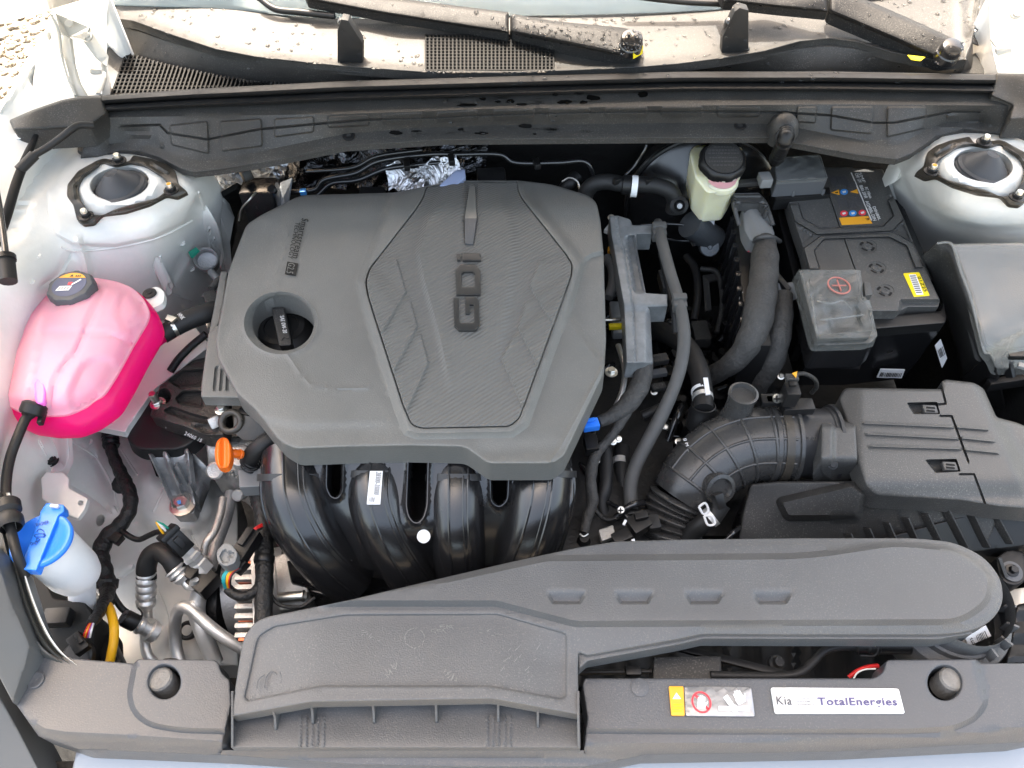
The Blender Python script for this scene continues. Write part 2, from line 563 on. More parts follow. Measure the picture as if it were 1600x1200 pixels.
def tube(name, pts, r, mat, parent=None, seg=10, sub=7, cap=True, mod=None, label=None, squash=1.):
    """hose, cable or pipe: pts are (x, y, height[, radius in photo px]); r the default radius in photo px"""
    q = []
    for p in pts:
        w = P(*p[:3]); rr = (p[3] if len(p) > 3 else r) * px(w)
        q.append((w.x, w.y, w.z, rr))
    c = curve(q, sub) if len(q) > 2 else [np.array(q[0]) + (np.array(q[1]) - np.array(q[0])) * i / sub for i in range(sub + 1)]
    return tubew(name, [a[:3] for a in c], [a[3] for a in c], mat, parent, seg, cap, mod, label, squash=squash)

def corr(pitch, amp):
    return lambda s: 1 + amp * math.cos(2 * math.pi * s / pitch)

def lathew(name, c, axis, prof, mat, parent=None, seg=28, angle=35, label=None, mod=None):
    """turned shape about an axis through the world point c; prof = (radius, height) in metres"""
    c = Vector(c); a = Vector(axis).normalized()
    ref = Vector((1, 0, 0)) if abs(a.x) < .9 else Vector((0, 1, 0))
    u = (ref - a * ref.dot(a)).normalized(); v = a.cross(u)
    bm = bmesh.new(); rings = []
    for j, (r, h) in enumerate(prof):
        if r < 1e-6:
            rings.append([bm.verts.new(c + a * h)])
        else:
            rings.append([bm.verts.new(c + a * h + (u * math.cos(t) + v * math.sin(t)) * r * (mod(t, j) if mod else 1)) for t in [2 * math.pi * k / seg for k in range(seg)]])
    for A, B in zip(rings, rings[1:]):
        if len(A) == 1 and len(B) == 1: continue
        for k in range(seg):
            k2 = (k + 1) % seg
            if len(A) == 1: bm.faces.new((A[0], B[k], B[k2]))
            elif len(B) == 1: bm.faces.new((A[k], A[k2], B[0]))
            else: bm.faces.new((A[k], A[k2], B[k2], B[k]))
    return from_bm(name, bm, mat, parent, angle, label)

def lathe(name, c, axis, prof, mat, parent=None, **k):
    """as lathew, c = (x, y, height), profile in photo pixels at c"""
    w = P(*c); s = px(w)
    return lathew(name, w, axis, [(r * s, h * s) for r, h in prof], mat, parent, **k)

def plate(name, pts, th, mat, parent=None, bevel=0., label=None, wpts=False, flip=False):
    """flat or folded sheet from (x, y, height) corners, of thickness th to its back"""
    w = [Vector(p) for p in pts] if wpts else [P(*p) for p in pts]
    n = Vector()
    for i in range(len(w)):
        a, b = w[i - 1], w[i]
        n += Vector(((a.y - b.y) * (a.z + b.z), (a.z - b.z) * (a.x + b.x), (a.x - b.x) * (a.y + b.y)))
    n.normalize()
    cview = Vector(CAM) - sum(w, Vector()) / len(w)
    if n.dot(cview) < 0: n.negate()
    if flip: n.negate()
    bm = bmesh.new()
    A = [bm.verts.new(p) for p in w]
    B = [bm.verts.new(p - n * th) for p in w]
    bm.faces.new(A); bm.faces.new(B[::-1])
    for i in range(len(w)):
        bm.faces.new((A[i - 1], A[i], B[i], B[i - 1]))
    if bevel:
        bmesh.ops.recalc_face_normals(bm, faces=bm.faces)
        bmesh.ops.bevel(bm, geom=list(bm.edges), offset=bevel, segments=2, affect='EDGES', profile=.6, clamp_overlap=True)
    bmesh.ops.triangulate(bm, faces=[f for f in bm.faces if len(f.verts) > 4])
    return from_bm(name, bm, mat, parent, 32, label)

def slab(name, outline, z, depth, mat, parent=None, rnd=2.5, step=14, draft=0., label=None, holes=(), **k):
    return relief(name, outline, z, mat, parent, step=step, rnd=rnd, depth=depth, draft=draft, label=label, holes=holes, **k)

def loft(name, rows, n, mat, parent=None, label=None, angle=32, smooth=False, thick=0.):
    """skin across rows of (x, y, height) polylines, each resampled to n points"""
    G = []
    for r in rows:
        r = np.array(r, float)
        if smooth: r = np.array(curve(r, 6))
        d = np.r_[0, np.cumsum(np.hypot(*(np.diff(r[:, :2], axis=0)).T))]
        t = np.linspace(0, d[-1], n)
        q = np.stack([np.interp(t, d, r[:, i]) for i in range(3)], 1)
        G.append(PA(q[:, 0], q[:, 1], q[:, 2]))
    bm = bmesh.new()
    V = [[bm.verts.new(w) for w in g] for g in G]
    for i in range(len(V) - 1):
        for j in range(n - 1):
            bm.faces.new((V[i][j], V[i][j + 1], V[i + 1][j + 1], V[i + 1][j]))
    o = from_bm(name, bm, mat, parent, angle, label)
    if thick:
        md = o.modifiers.new('thickness', 'SOLIDIFY'); md.thickness = thick; md.offset = 0
    return o

def boxw(name, c, ax, ay, az, mat, parent=None, bevel=.0015, label=None, taper=1.):
    """box about the world point c with half-axes ax, ay, az"""
    c = Vector(c); ax = Vector(ax); ay = Vector(ay); az = Vector(az)
    bm = bmesh.new(); v = {}
    for i in (-1, 1):
        for j in (-1, 1):
            for k in (-1, 1):
                s = taper if k > 0 else 1
                v[i, j, k] = bm.verts.new(c + ax * i * s + ay * j * s + az * k)
    for q in (((-1, -1, -1), (-1, 1, -1), (1, 1, -1), (1, -1, -1)), ((-1, -1, 1), (1, -1, 1), (1, 1, 1), (-1, 1, 1)),
              ((-1, -1, -1), (1, -1, -1), (1, -1, 1), (-1, -1, 1)), ((1, -1, -1), (1, 1, -1), (1, 1, 1), (1, -1, 1)),
              ((1, 1, -1), (-1, 1, -1), (-1, 1, 1), (1, 1, 1)), ((-1, 1, -1), (-1, -1, -1), (-1, -1, 1), (-1, 1, 1))):
        bm.faces.new([v[k] for k in q])
    if bevel:
        bmesh.ops.recalc_face_normals(bm, faces=bm.faces)
        bmesh.ops.bevel(bm, geom=list(bm.edges), offset=bevel, segments=2, affect='EDGES', profile=.6, clamp_overlap=True)
    return from_bm(name, bm, mat, parent, 32, label)

def box(name, a, b, width, height, mat, parent=None, bevel=2., label=None, taper=1., tilt=0.):
    """box lying from photo point a to b (x, y, height of its top); width and height in photo px"""
    A, B = P(*a), P(*b); s = px((A + B) / 2)
    d = (B - A); ax = d / 2
    dn = d.normalized()
    up = Vector((0, 0, 1)); side = dn.cross(up).normalized()
    if tilt:
        side = Matrix.Rotation(tilt, 3, dn) @ side
    up = side.cross(dn).normalized()
    if up.z < 0: up.negate()
    hz = up * height * s / 2
    return boxw(name, (A + B) / 2 - hz, ax, side * width * s / 2, hz, mat, parent, bevel * s, label, taper)

def text(name, s, p0, p1, ptop, mat, parent=None, ext=.0006, label=None, lift=.0004, bold=0.):
    """lettering fitted to a baseline p0 -> p1 and a cap height p0 -> ptop, all (x, y, height)"""
    fc = bpy.data.curves.new(name, 'FONT')
    fc.body = s; fc.extrude = .02; fc.resolution_u = 3; fc.space_character = 1.06 + bold * 2; fc.offset = bold
    tmp = bpy.data.objects.new(name, fc)
    COL.objects.link(tmp)
    bpy.context.view_layer.update()
    me = bpy.data.meshes.new_from_object(tmp.evaluated_get(bpy.context.evaluated_depsgraph_get()))
    bpy.data.objects.remove(tmp); bpy.data.curves.remove(fc)
    co = np.array([v.co[:] for v in me.vertices])
    w = co[:, 0].max() - co[:, 0].min(); x0 = co[:, 0].min()
    h = .70                                   # cap height of the built-in face
    A, B, T = P(*p0), P(*p1), P(*ptop)
    ex = (B - A) / w; ey = (T - A) / h
    nz = ex.cross(ey).normalized()
    if nz.dot(Vector(CAM) - A) < 0: nz.negate()
    for v, c in zip(me.vertices, co):
        v.co = A + ex * (c[0] - x0) + ey * c[1] + nz * (lift + (ext if c[2] > 0 else -ext * .2))
    return finish(name, me, mat, parent, 30, label)

def bolt(name, c, r, mat, parent=None, axis=(0, 0, 1), h=1.1, flange=1.55, stud=0., label=None):
    """flanged hexagon bolt head, r and heights in photo px"""
    w = P(*c); s = px(w)
    a = Vector(axis).normalized()
    bm = bmesh.new()
    ref = Vector((1, .3, 0)); u = (ref - a * ref.dot(a)).normalized(); v = a.cross(u)
    def ringv(rr, hh, n): return [bm.verts.new(w + a * hh * s + (u * math.cos(t) + v * math.sin(t)) * rr * s) for t in [2 * math.pi * k / n for k in range(n)]]
    prof = [(r * flange, 0), (r * flange, r * .22), (r * 1.15, r * .32), (r, r * .34), (r, r * h), (r * .86, r * (h + .12))]
    if stud: prof += [(r * .62, r * (h + .12)), (r * .62, r * (h + stud)), (r * .5, r * (h + stud + .12))]
    rings = [ringv(rr, hh, 18) if i < 3 or i > 5 else ringv(rr, hh, 6) for i, (rr, hh) in enumerate(prof)]
    for A, B in zip(rings, rings[1:]):
        na, nb = len(A), len(B)
        if na == nb:
            for k in range(na): bm.faces.new((A[k], A[(k + 1) % na], B[(k + 1) % na], B[k]))
        elif na > nb:
            for k in range(na):
                q = [A[k], A[(k + 1) % na], B[((k + 1) * nb // na) % nb], B[k * nb // na]]
                q = list(dict.fromkeys(q)); bm.faces.new(q)
        else:
            for k in range(nb):
                q = [A[k * na // nb], A[((k + 1) * na // nb) % na], B[(k + 1) % nb], B[k]]
                q = list(dict.fromkeys(q)); bm.faces.new(q)
    bm.faces.new(rings[-1]); bm.faces.new(rings[0][::-1])
    return from_bm(name, bm, mat, parent, 30, label)

# ================================================================ surface from height marks
def rbf(ctrl):
    c = np.array(ctrl, float); n = len(c)
    s = 300.0
    def ker(d): return np.sqrt((d / s) ** 2 + .02)
    D = np.hypot(c[:, None, 0] - c[None, :, 0], c[:, None, 1] - c[None, :, 1])
    A = np.zeros((n + 3, n + 3)); A[:n, :n] = ker(D) + np.eye(n) * 1e-4
    A[:n, n] = 1; A[:n, n + 1] = c[:, 0] / s; A[:n, n + 2] = c[:, 1] / s
    A[n:, :n] = A[:n, n:].T
    w = np.linalg.solve(A, np.r_[c[:, 2], 0, 0, 0])
    def f(X, Y):
        d = np.hypot(X[:, None] - c[None, :, 0], Y[:, None] - c[None, :, 1])
        return ker(d) @ w[:n] + w[n] + w[n + 1] * X / s + w[n + 2] * Y / s
    return f

def rowz(rows):
    """height read between lines (pts, z): each line is [(x, y)...] across the picture with one height"""
    def f(X, Y):
        ys = [np.interp(X, [p[0] for p in r], [p[1] for p in r]) for r, z in rows]
        zs = [z for r, z in rows]
        out = np.full(X.shape, float(zs[0]))
        for k in range(len(rows) - 1):
            t = np.clip((Y - ys[k]) / np.maximum(ys[k + 1] - ys[k], .5), 0, 1)
            m = Y >= ys[k]
            out = np.where(m, zs[k] + (zs[k + 1] - zs[k]) * t, out)
        return out
    return f

# ================================================================ ground
def ground():
    m = M('beige_gravel', (.24, .19, .13), .9)
    nt = m.node_tree; N = nt.nodes; L = nt.links
    tc = [n for n in N if n.type == 'TEX_COORD'][0]
    v = N.new('ShaderNodeTexVoronoi'); v.inputs['Scale'].default_value = 70
    L.new(tc.outputs['Object'], v.inputs['Vector'])
    r = N.new('ShaderNodeValToRGB'); e = r.color_ramp.elements
    e[0].color = (.15, .125, .09, 1); e[1].color = (.46, .42, .35, 1)
    n = e.new(.5); n.color = (.33, .28, .21, 1)
    sp = N.new('ShaderNodeSeparateColor'); L.new(v.outputs['Color'], sp.inputs[0])
    L.new(sp.outputs[0], r.inputs[0]); L.new(r.outputs[0], N['Principled BSDF'].inputs['Base Color'])
    bp = N.new('ShaderNodeBump'); bp.invert = True; bp.inputs['Distance'].default_value = .01
    L.new(v.outputs['Distance'], bp.inputs['Height']); L.new(bp.outputs[0], N['Principled BSDF'].inputs['Normal'])
    bm = bmesh.new(); s = 60
    bm.faces.new([bm.verts.new(p) for p in ((-s, -s, 0), (s, -s, 0), (s, s, 0), (-s, s, 0))])
    tag(from_bm('ground', bm, m), 'sunlit beige gravel ground beside the car', None, None, 'structure')
    # loose stones where the picture looks past the wing
    bm = bmesh.new(); rnd = random.Random(3)
    for i in range(420):
        p = P(rnd.uniform(-40, 95), rnd.uniform(-10, 200), 0)
        r = rnd.uniform(.008, .02)
        mt = Matrix.Translation(p + Vector((0, 0, r * .3))) @ Matrix.Rotation(rnd.uniform(0, 6), 4, 'Z') @ Matrix.Diagonal((r, r * .8, r * .55, 1))
        bmesh.ops.create_icosphere(bm, subdivisions=1, radius=1, matrix=mt)
    tag(from_bm('gravel', bm, m), None, None, None, 'stuff')
ground()

# ================================================================ car body
body = thing('car_body', 'white car body shell around the open engine bay', 'car body', (0, 0, .42))
# dark undertray and bulkhead
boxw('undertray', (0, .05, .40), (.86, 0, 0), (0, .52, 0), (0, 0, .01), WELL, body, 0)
for sx_ in (-1, 1):                                # outer wings and bumper face, beyond the picture
    boxw('outer_wing', (sx_ * .885, -.02, .52), (.02, 0, 0), (0, .46, 0), (0, 0, .27), WHITE, body, .015)
    boxw('wing_top', (sx_ * .80, -.06, .775), (.07, 0, 0), (0, .36, 0), (0, 0, .012), WHITE, body, .008)
boxw('bumper_face', (0, -.50, .44), (.88, 0, 0), (0, .03, 0), (0, 0, .24), BUMPER, body, .02)
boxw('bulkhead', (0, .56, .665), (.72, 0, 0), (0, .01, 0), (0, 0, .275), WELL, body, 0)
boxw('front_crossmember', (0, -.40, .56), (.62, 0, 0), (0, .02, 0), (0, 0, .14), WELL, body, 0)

STRUT_L = (187, 287)
def mir(p):      # the right-hand strut tower as the mirror of the left one in the picture
    return (1536 - (p[0] - 187), p[1] - 29) + tuple(p[2:])

def strut_z(cx, cy, X, Y, rot):
    c, s = math.cos(rot), math.sin(rot)
    dx, dy = X - cx, Y - cy
    q = np.hypot((dx * c + dy * s) / 62, (-dx * s + dy * c) / 36)
    ring = ss(q, 1.75, 1.05) * .010 + np.where(True, ss(q, 1.12, .95) * .006, 0)
    return ring

ctrl = [(60, 215, .925), (5, 350, .93), (-25, 480, .92), (-25, 700, .89), (20, 850, .86), (60, 960, .85), (100, 1030, .82),
        (110, 250, .912), (60, 330, .92), (200, 250, .905), (290, 262, .90), (30, 430, .915), (187, 287, .905), (270, 290, .905), (120, 345, .90), (240, 340, .895), (300, 290, .90),
        (325, 300, .86), (90, 400, .885), (180, 400, .85), (250, 390, .84), (310, 380, .78), (335, 420, .70), (345, 480, .62),
        (60, 470, .87), (150, 520, .76), (260, 500, .70), (330, 560, .58), (60, 620, .82), (120, 640, .74), (220, 640, .62),
        (80, 720, .76), (60, 760, .74), (120, 800, .66), (180, 760, .64), (210, 730, .63), (255, 760, .63), (290, 790, .635), (240, 820, .625), (330, 800, .615),
        (320, 850, .60), (240, 860, .60), (200, 900, .585), (150, 900, .58), (170, 1000, .55), (220, 950, .57), (270, 900, .60), (330, 900, .60), (255, 1030, .60), (330, 1030, .56)]
apz = rbf(ctrl)
pan1 = rc([(60, 470), (230, 470), (320, 560), (230, 680), (90, 690), (20, 640), (20, 540)], 30)
strut_edge = [(75, 300), (78, 330), (90, 365), (115, 380), (180, 383), (240, 370), (290, 345), (310, 300)]
SEAMS = [[(112, 690), (150, 715), (176, 760), (186, 800), (210, 812)], [(60, 690), (90, 745), (140, 775), (172, 800)], [(192, 902), (228, 878), (240, 868)], [(300, 835), (318, 880), (316, 940)], [(240, 905), (262, 960), (270, 1030)], [(180, 690), (215, 745)], [(112, 395), (90, 430), (60, 450)], [(290, 400), (270, 440), (300, 500)]]
rib1 = [(122, 376), (130, 395), (138, 430)]
railtop = rc([(215, 745), (240, 700), (330, 735), (332, 810), (300, 830), (255, 838), (228, 825), (212, 790)], 16)
def apron_z(X, Y):
    z = apz(X, Y) + strut_z(187, 287, X, Y, R(-6))
    z += .007 * ss(sdf(strut_edge + [(250, 240), (120, 240)], X, Y), -4, 3) + .002 * ridge(strut_edge, X, Y, 5)
    z += .006 * ridge(rib1, X, Y, 9)
    z += .012 * pad(railtop, X, Y, 16)
    z -= .004 * ridge([(150, 640), (140, 700), (180, 790), (195, 800)], X, Y, 5)
    z -= .004 * ridge([(192, 902), (228, 878)], X, Y, 3)
    z += .010 * np.exp(-(((X - 234) / 16) ** 2 + ((Y - 752) / 18) ** 2))
    for q in SEAMS: z -= .0035 * ridge(q, X, Y, 3.5)
    for k in range(8):                                         # pressed notches along the wing flange
        cx, cy = 62 - k * 7.5 + 8, 252 + k * 17
        z -= .003 * pad([(cx - 14, cy - 4), (cx + 15, cy - 4), (cx + 12, cy + 5), (cx - 17, cy + 5)], X, Y, 4)
    z -= .005 * ss(dline([(128, 252), (104, 290), (112, 330)], X, Y), 14, 2) * 0
    z += .0035 * np.sin(X / 31.) * np.sin(Y / 37. + X / 90.) * ss(Y, 600, 700)
    return z
keyhole = [(239, 415), (243, 402), (250, 402), (252, 408), (249, 414), (250, 419), (244, 424), (240, 421)]
relief('inner_wing', [(62, 205), (100, 215), (128, 238), (200, 240), (260, 250), (330, 268), (352, 300), (345, 340), (352, 420), (350, 560), (310, 660),
                      (352, 720), (372, 790), (372, 1040), (200, 1042), (168, 1005), (154, 930), (122, 886), (40, 862), (0, 820), (-40, 760), (-40, 470), (-20, 420), (8, 352), (30, 290)],
       apron_z, WHITED, body, step=7, rnd=3, depth=.05,
       holes=[ell(*STRUT_L, 46, 25.5, 30, R(-7)), keyhole, ell(157, 813, 6, 9, 10, .3), ell(329, 366, 3, 8, 8, .2), ell(336, 372, 2.5, 6, 8, .2), ell(165, 831, 4, 6, 8, .5), ell(329, 842, 5, 14, 10, .1)],
       creases=off2(strut_edge, 4)[:2] + [strut_edge, rib1] + SEAMS + off2(railtop, 7, True)[:2], angle=50)
def on_apron(x, y, d=.0008): return float(apron_z(np.array([float(x)]), np.array([float(y)]))[0]) + d
for q in ([(95, 386), (120, 392), (185, 386), (250, 370), (300, 345)], [(112, 690), (150, 715), (176, 760), (186, 800), (210, 815)], [(60, 690), (90, 745)], [(300, 835), (318, 880), (316, 940)], [(240, 905), (262, 960), (270, 1030)], [(192, 902), (228, 878)],
          [(310, 300), (322, 340), (330, 400), (340, 450)], [(180, 690), (215, 742)], [(276, 720), (240, 800)], [(250, 400), (256, 450), (300, 470)]):
    c_ = curve(q, 8)
    tube('sealer_bead', [(p[0], p[1], on_apron(p[0], p[1], .0)) for p in c_], 2.2, WHITED, body, seg=6, sub=1)
for x, y in ((60, 400), (50, 440), (285, 380), (300, 420), (318, 460), (215, 690), (140, 690), (222, 860), (252, 850), (290, 850)):
    lathe('spot_weld', (x, y, on_apron(x, y, .0)), (0, 0, 1), [(5, -1), (4.5, 1), (2.5, .6), (0, .2)], WHITED, body, seg=14)
lathe('wing_bolt', (81, 720, on_apron(81, 720)), (0, 0, 1), [(8, 0), (8, 2), (5, 3), (5, 6), (0, 6)], BLACK, body, seg=12)
relief('wing_bracket', rc([(64, 748), (72, 738), (98, 738), (108, 747), (108, 763), (138, 779), (133, 796), (122, 811), (98, 801), (66, 780)], 3), .765, WHITED, body, step=6, rnd=2.5, depth=.005, holes=[ell(126, 786, 4.5, 4, 12)], hr=1)
relief('tower_brace', rc([(306, 320), (322, 318), (340, 350), (352, 400), (346, 420), (332, 400), (316, 372), (300, 345)], 5), lambda X, Y: .845 - .14 * ss(Y, 315, 425), WHITED, body, step=5, rnd=3, depth=.006, holes=[ell(326, 358, 2.6, 6, 10, .2), ell(334, 372, 2.2, 4, 8, .2)], hr=1)
# wing panel beyond the hinge, left
wz = rbf([(76, 16, 1.0), (0, 170, .985), (-40, 300, .965), (100, 60, .985), (100, 120, .97), (150, 130, .965), (165, 60, .985), (120, 10, 1.02), (170, 5, 1.03), (40, 200, .965), (0, 300, .95)])
def wingz(X, Y):
    z = wz(X, Y)
    z -= .03 * pad(rc([(92, 30), (150, 10), (168, 70), (160, 110), (100, 100), (86, 60)], 14), X, Y, 18)
    z += .006 * ss(dline([(78, 22), (52, 105), (0, 172)], X, Y), 7, 0)
    return z
relief('wing_panel', [(82, 14), (110, -8), (172, -8), (168, 40), (166, 90), (160, 148), (110, 160), (58, 207), (28, 285), (2, 348), (-60, 420), (-90, 420), (-90, 320), (0, 170), (40, 95), (72, 45)],
       wingz, WHITE, body, step=7, rnd=3, depth=.12, holes=[[(56, 98), (52, 118), (51, 134), (46, 126), (45, 112)], ell(77, 57, 4, 6, 10)], angle=50)
tube('wing_gap_shade', [(60, 204, .968, 3), (44, 240, .962, 6), (26, 285, .956, 7), (8, 345, .950, 7), (-14, 400, .945, 7)], 6, MATTBLK, body, seg=8)  # dark tube laid along the wing gap in place of its shade
bolt('wing_bolt', (31, 213, .965), 5, WHITE, body)
# right side
rctrl = [(1536, 258, .905), (1455, 265, .90), (1610, 310, .90), (1480, 310, .895), (1420, 262, .88), (1398, 258, .86), (1412, 300, .82), (1480, 200, .91), (1660, 190, .93), (1660, 280, .92),
         (1440, 340, .80), (1440, 385, .72), (1415, 345, .76), (1540, 350, .85), (1560, 400, .78), (1660, 400, .84), (1490, 420, .70)]
rz = rbf(rctrl)
re_ = [mir(p) for p in strut_edge]
def rapron_z(X, Y):
    z = rz(X, Y) + strut_z(1536, 258, X, Y, R(6))
    z += .007 * ss(sdf(re_ + [(1473, 211), (1603, 211)], X, Y), -4, 3) + .002 * ridge(re_, X, Y, 5)
    return z
relief('inner_wing', [(1388, 258), (1420, 240), (1460, 205), (1520, 190), (1660, 190), (1660, 420), (1470, 420), (1432, 392), (1414, 345), (1397, 300)],
       rapron_z, WHITED, body, step=7, rnd=3, depth=.05, holes=[ell(1536, 258, 46, 25.5, 30, R(7))], creases=off2(re_, 4)[:2] + [re_], angle=50)
rwz = rbf([(1540, 0, 1.03), (1560, 100, .97), (1640, 0, 1.02), (1640, 110, .96), (1580, 50, .985)])
def rwingz(X, Y):
    return rwz(X, Y) - .03 * pad(rc([(1556, 10), (1590, 20), (1640, 60), (1640, 100), (1572, 100), (1556, 60)], 10), X, Y, 16)
relief('wing_panel', [(1543, -8), (1660, -8), (1660, 120), (1560, 120), (1548, 70)], rwingz, WHITE, body, step=7, rnd=3, depth=.1, angle=50)
# front-left wing corner, headlamp gap and grey channel along the bay
relief('front_wing_panel', [(-40, 820), (-10, 850), (14, 930), (44, 1000), (47, 1011), (40, 1040), (20, 1098), (0, 1060), (-40, 1010)],
       rbf([(-40, 820, .90), (0, 900, .87), (47, 1011, .83), (20, 1098, .81), (-40, 1000, .87)]), FENDG, body, rnd=2.5, depth=.08, angle=50)
relief('headlamp_edge', [(-40, 1040), (2, 1092), (30, 1142), (66, 1212), (-40, 1212)],
       rbf([(-40, 1040, .84), (2, 1092, .80), (66, 1212, .74), (-40, 1212, .77)]), FENDG, body, rnd=3, depth=.08, angle=50)
_O = [(-34, 770), (-12, 840), (2, 885), (13, 939), (29, 984), (45, 1008), (62, 1022), (82, 1032), (100, 1040)]
_I = [(16, 770), (29, 840), (38, 890), (56, 945), (74, 986), (88, 1008), (100, 1022), (112, 1032), (122, 1040)]
_zb = [.87, .850, .840, .828, .816, .808, .802, .797, .793]
_cO = curve([(a[0], a[1], z) for a, z in zip(_O, _zb)], 5); _cI = curve([(a[0], a[1], z) for a, z in zip(_I, _zb)], 5)
def _row(f, dz): return [tuple(np.array(p) * (1 - f) + np.array(q) * f + np.array((0, 0, dz))) for p, q in zip(_cO, _cI)]
loft('bay_channel', [_row(f, dz) for f, dz in ((-.08, -.02), (0, .0), (.04, .004), (.30, .005), (.42, .004), (.46, -.004), (.52, -.004), (.56, .004), (.66, .006), (.72, .002), (.76, -.005), (.84, -.005), (.87, .0))], 40, SEAL, body, angle=40)
loft('channel_lip', [_row(f, dz) for f, dz in ((.86, -.006), (.88, .003), (.93, .007), (.99, .006), (1.0, -.03))], 40, WHITED, body, angle=40)
# front bumper edge at the bottom of the picture
relief('bumper_edge', [(120, 1171), (360, 1181), (545, 1195), (900, 1200), (1008, 1181), (1330, 1174), (1600, 1159), (1660, 1150), (1660, 1260), (100, 1260)],
       rbf([(120, 1171, .735), (540, 1196, .735), (1008, 1181, .735), (1600, 1160, .735), (120, 1260, .70), (800, 1260, .71), (1600, 1260, .70)]), BUMPER, body, step=16, rnd=3, depth=.06, angle=50)

# ================================================================ bonnet and hinges
def bonnet():
    root = thing('bonnet', 'raised white car bonnet, its rounded corner showing at top left above the gravel', 'bonnet', (0, .45, 1.08))
    def skin(name, off, mat, sx=1., v0=0., v1=1.):
        bm = bmesh.new(); nx, ny = 40, 16; V = []
        for j in range(ny + 1):
            v = v0 + (v1 - v0) * j / ny; row = []
            for i in range(nx + 1):
                u = (-1 + 2 * i / nx)
                x = u * (.755 - .05 * v) * sx
                zr = 1.088 - .045 * ss(-u * sx, .66, 1.0)          # rear edge, dipping at the left corner alone
                yr = .49 + .01 * ss(abs(u), .6, 1.0)
                z = zr + v * .92 - .03 * math.sin(v * math.pi)
                y = yr - v * .66 + .05 * math.sin(v * math.pi) + .03 * (1 - u * u)
                row.append(bm.verts.new((x, y - off * .8, z - off * .55)))
            V.append(row)
        for j in range(ny):
            for i in range(nx): bm.faces.new((V[j][i], V[j][i + 1], V[j + 1][i + 1], V[j + 1][i]))
        o = from_bm(name, bm, mat, root, 50)
        md = o.modifiers.new('thickness', 'SOLIDIFY'); md.thickness = .012; md.offset = 0
        return o
    skin('outer_skin', 0, WHITE)
    skin('inner_frame', .025, WHITE, .96, .02, .97)
    skin('insulation_pad', .04, BLACKD, .72, .14, .86)
bonnet()

HINGE = M('shade_toned_hinge_paint', (.42, .41, .37), .4, coat=.2)  # white hinge paint darkened: the bonnet's shade is put into the colour
def hinge_left():
    root = thing('hinge_arm', 'white bonnet hinge arms bolted beside the gravel on the left wing', 'hinge', P(120, 100, .97))
    Z = 1.03
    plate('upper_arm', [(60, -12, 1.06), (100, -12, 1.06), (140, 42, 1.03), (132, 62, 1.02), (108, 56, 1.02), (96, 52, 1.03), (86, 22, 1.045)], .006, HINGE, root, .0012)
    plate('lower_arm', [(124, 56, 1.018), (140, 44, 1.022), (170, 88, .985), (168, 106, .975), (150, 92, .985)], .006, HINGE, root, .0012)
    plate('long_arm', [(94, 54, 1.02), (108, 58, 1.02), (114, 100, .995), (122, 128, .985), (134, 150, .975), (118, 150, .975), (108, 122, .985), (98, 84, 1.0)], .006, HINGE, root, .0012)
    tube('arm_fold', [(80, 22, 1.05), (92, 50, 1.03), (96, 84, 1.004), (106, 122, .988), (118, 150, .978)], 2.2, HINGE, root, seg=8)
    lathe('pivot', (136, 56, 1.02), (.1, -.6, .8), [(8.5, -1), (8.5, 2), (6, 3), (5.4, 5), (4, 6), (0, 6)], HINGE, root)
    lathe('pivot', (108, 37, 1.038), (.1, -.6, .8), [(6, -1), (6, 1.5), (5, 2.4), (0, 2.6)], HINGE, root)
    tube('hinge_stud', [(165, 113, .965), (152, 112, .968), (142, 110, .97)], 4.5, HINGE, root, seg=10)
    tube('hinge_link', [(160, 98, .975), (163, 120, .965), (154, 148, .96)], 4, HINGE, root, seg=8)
hinge_left()
def hinge_right():
    root = thing('hinge_arm', 'pale bonnet hinge seen at the far right beside the wiper pivot', 'hinge', P(1585, 50, .98))
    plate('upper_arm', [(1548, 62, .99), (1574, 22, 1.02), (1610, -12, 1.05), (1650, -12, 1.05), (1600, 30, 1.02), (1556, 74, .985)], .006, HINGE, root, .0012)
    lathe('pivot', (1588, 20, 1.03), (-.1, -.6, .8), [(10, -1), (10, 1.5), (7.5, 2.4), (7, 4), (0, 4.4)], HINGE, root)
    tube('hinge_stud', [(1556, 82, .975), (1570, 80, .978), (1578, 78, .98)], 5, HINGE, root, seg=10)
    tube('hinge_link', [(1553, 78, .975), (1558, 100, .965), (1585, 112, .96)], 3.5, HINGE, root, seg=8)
hinge_right()

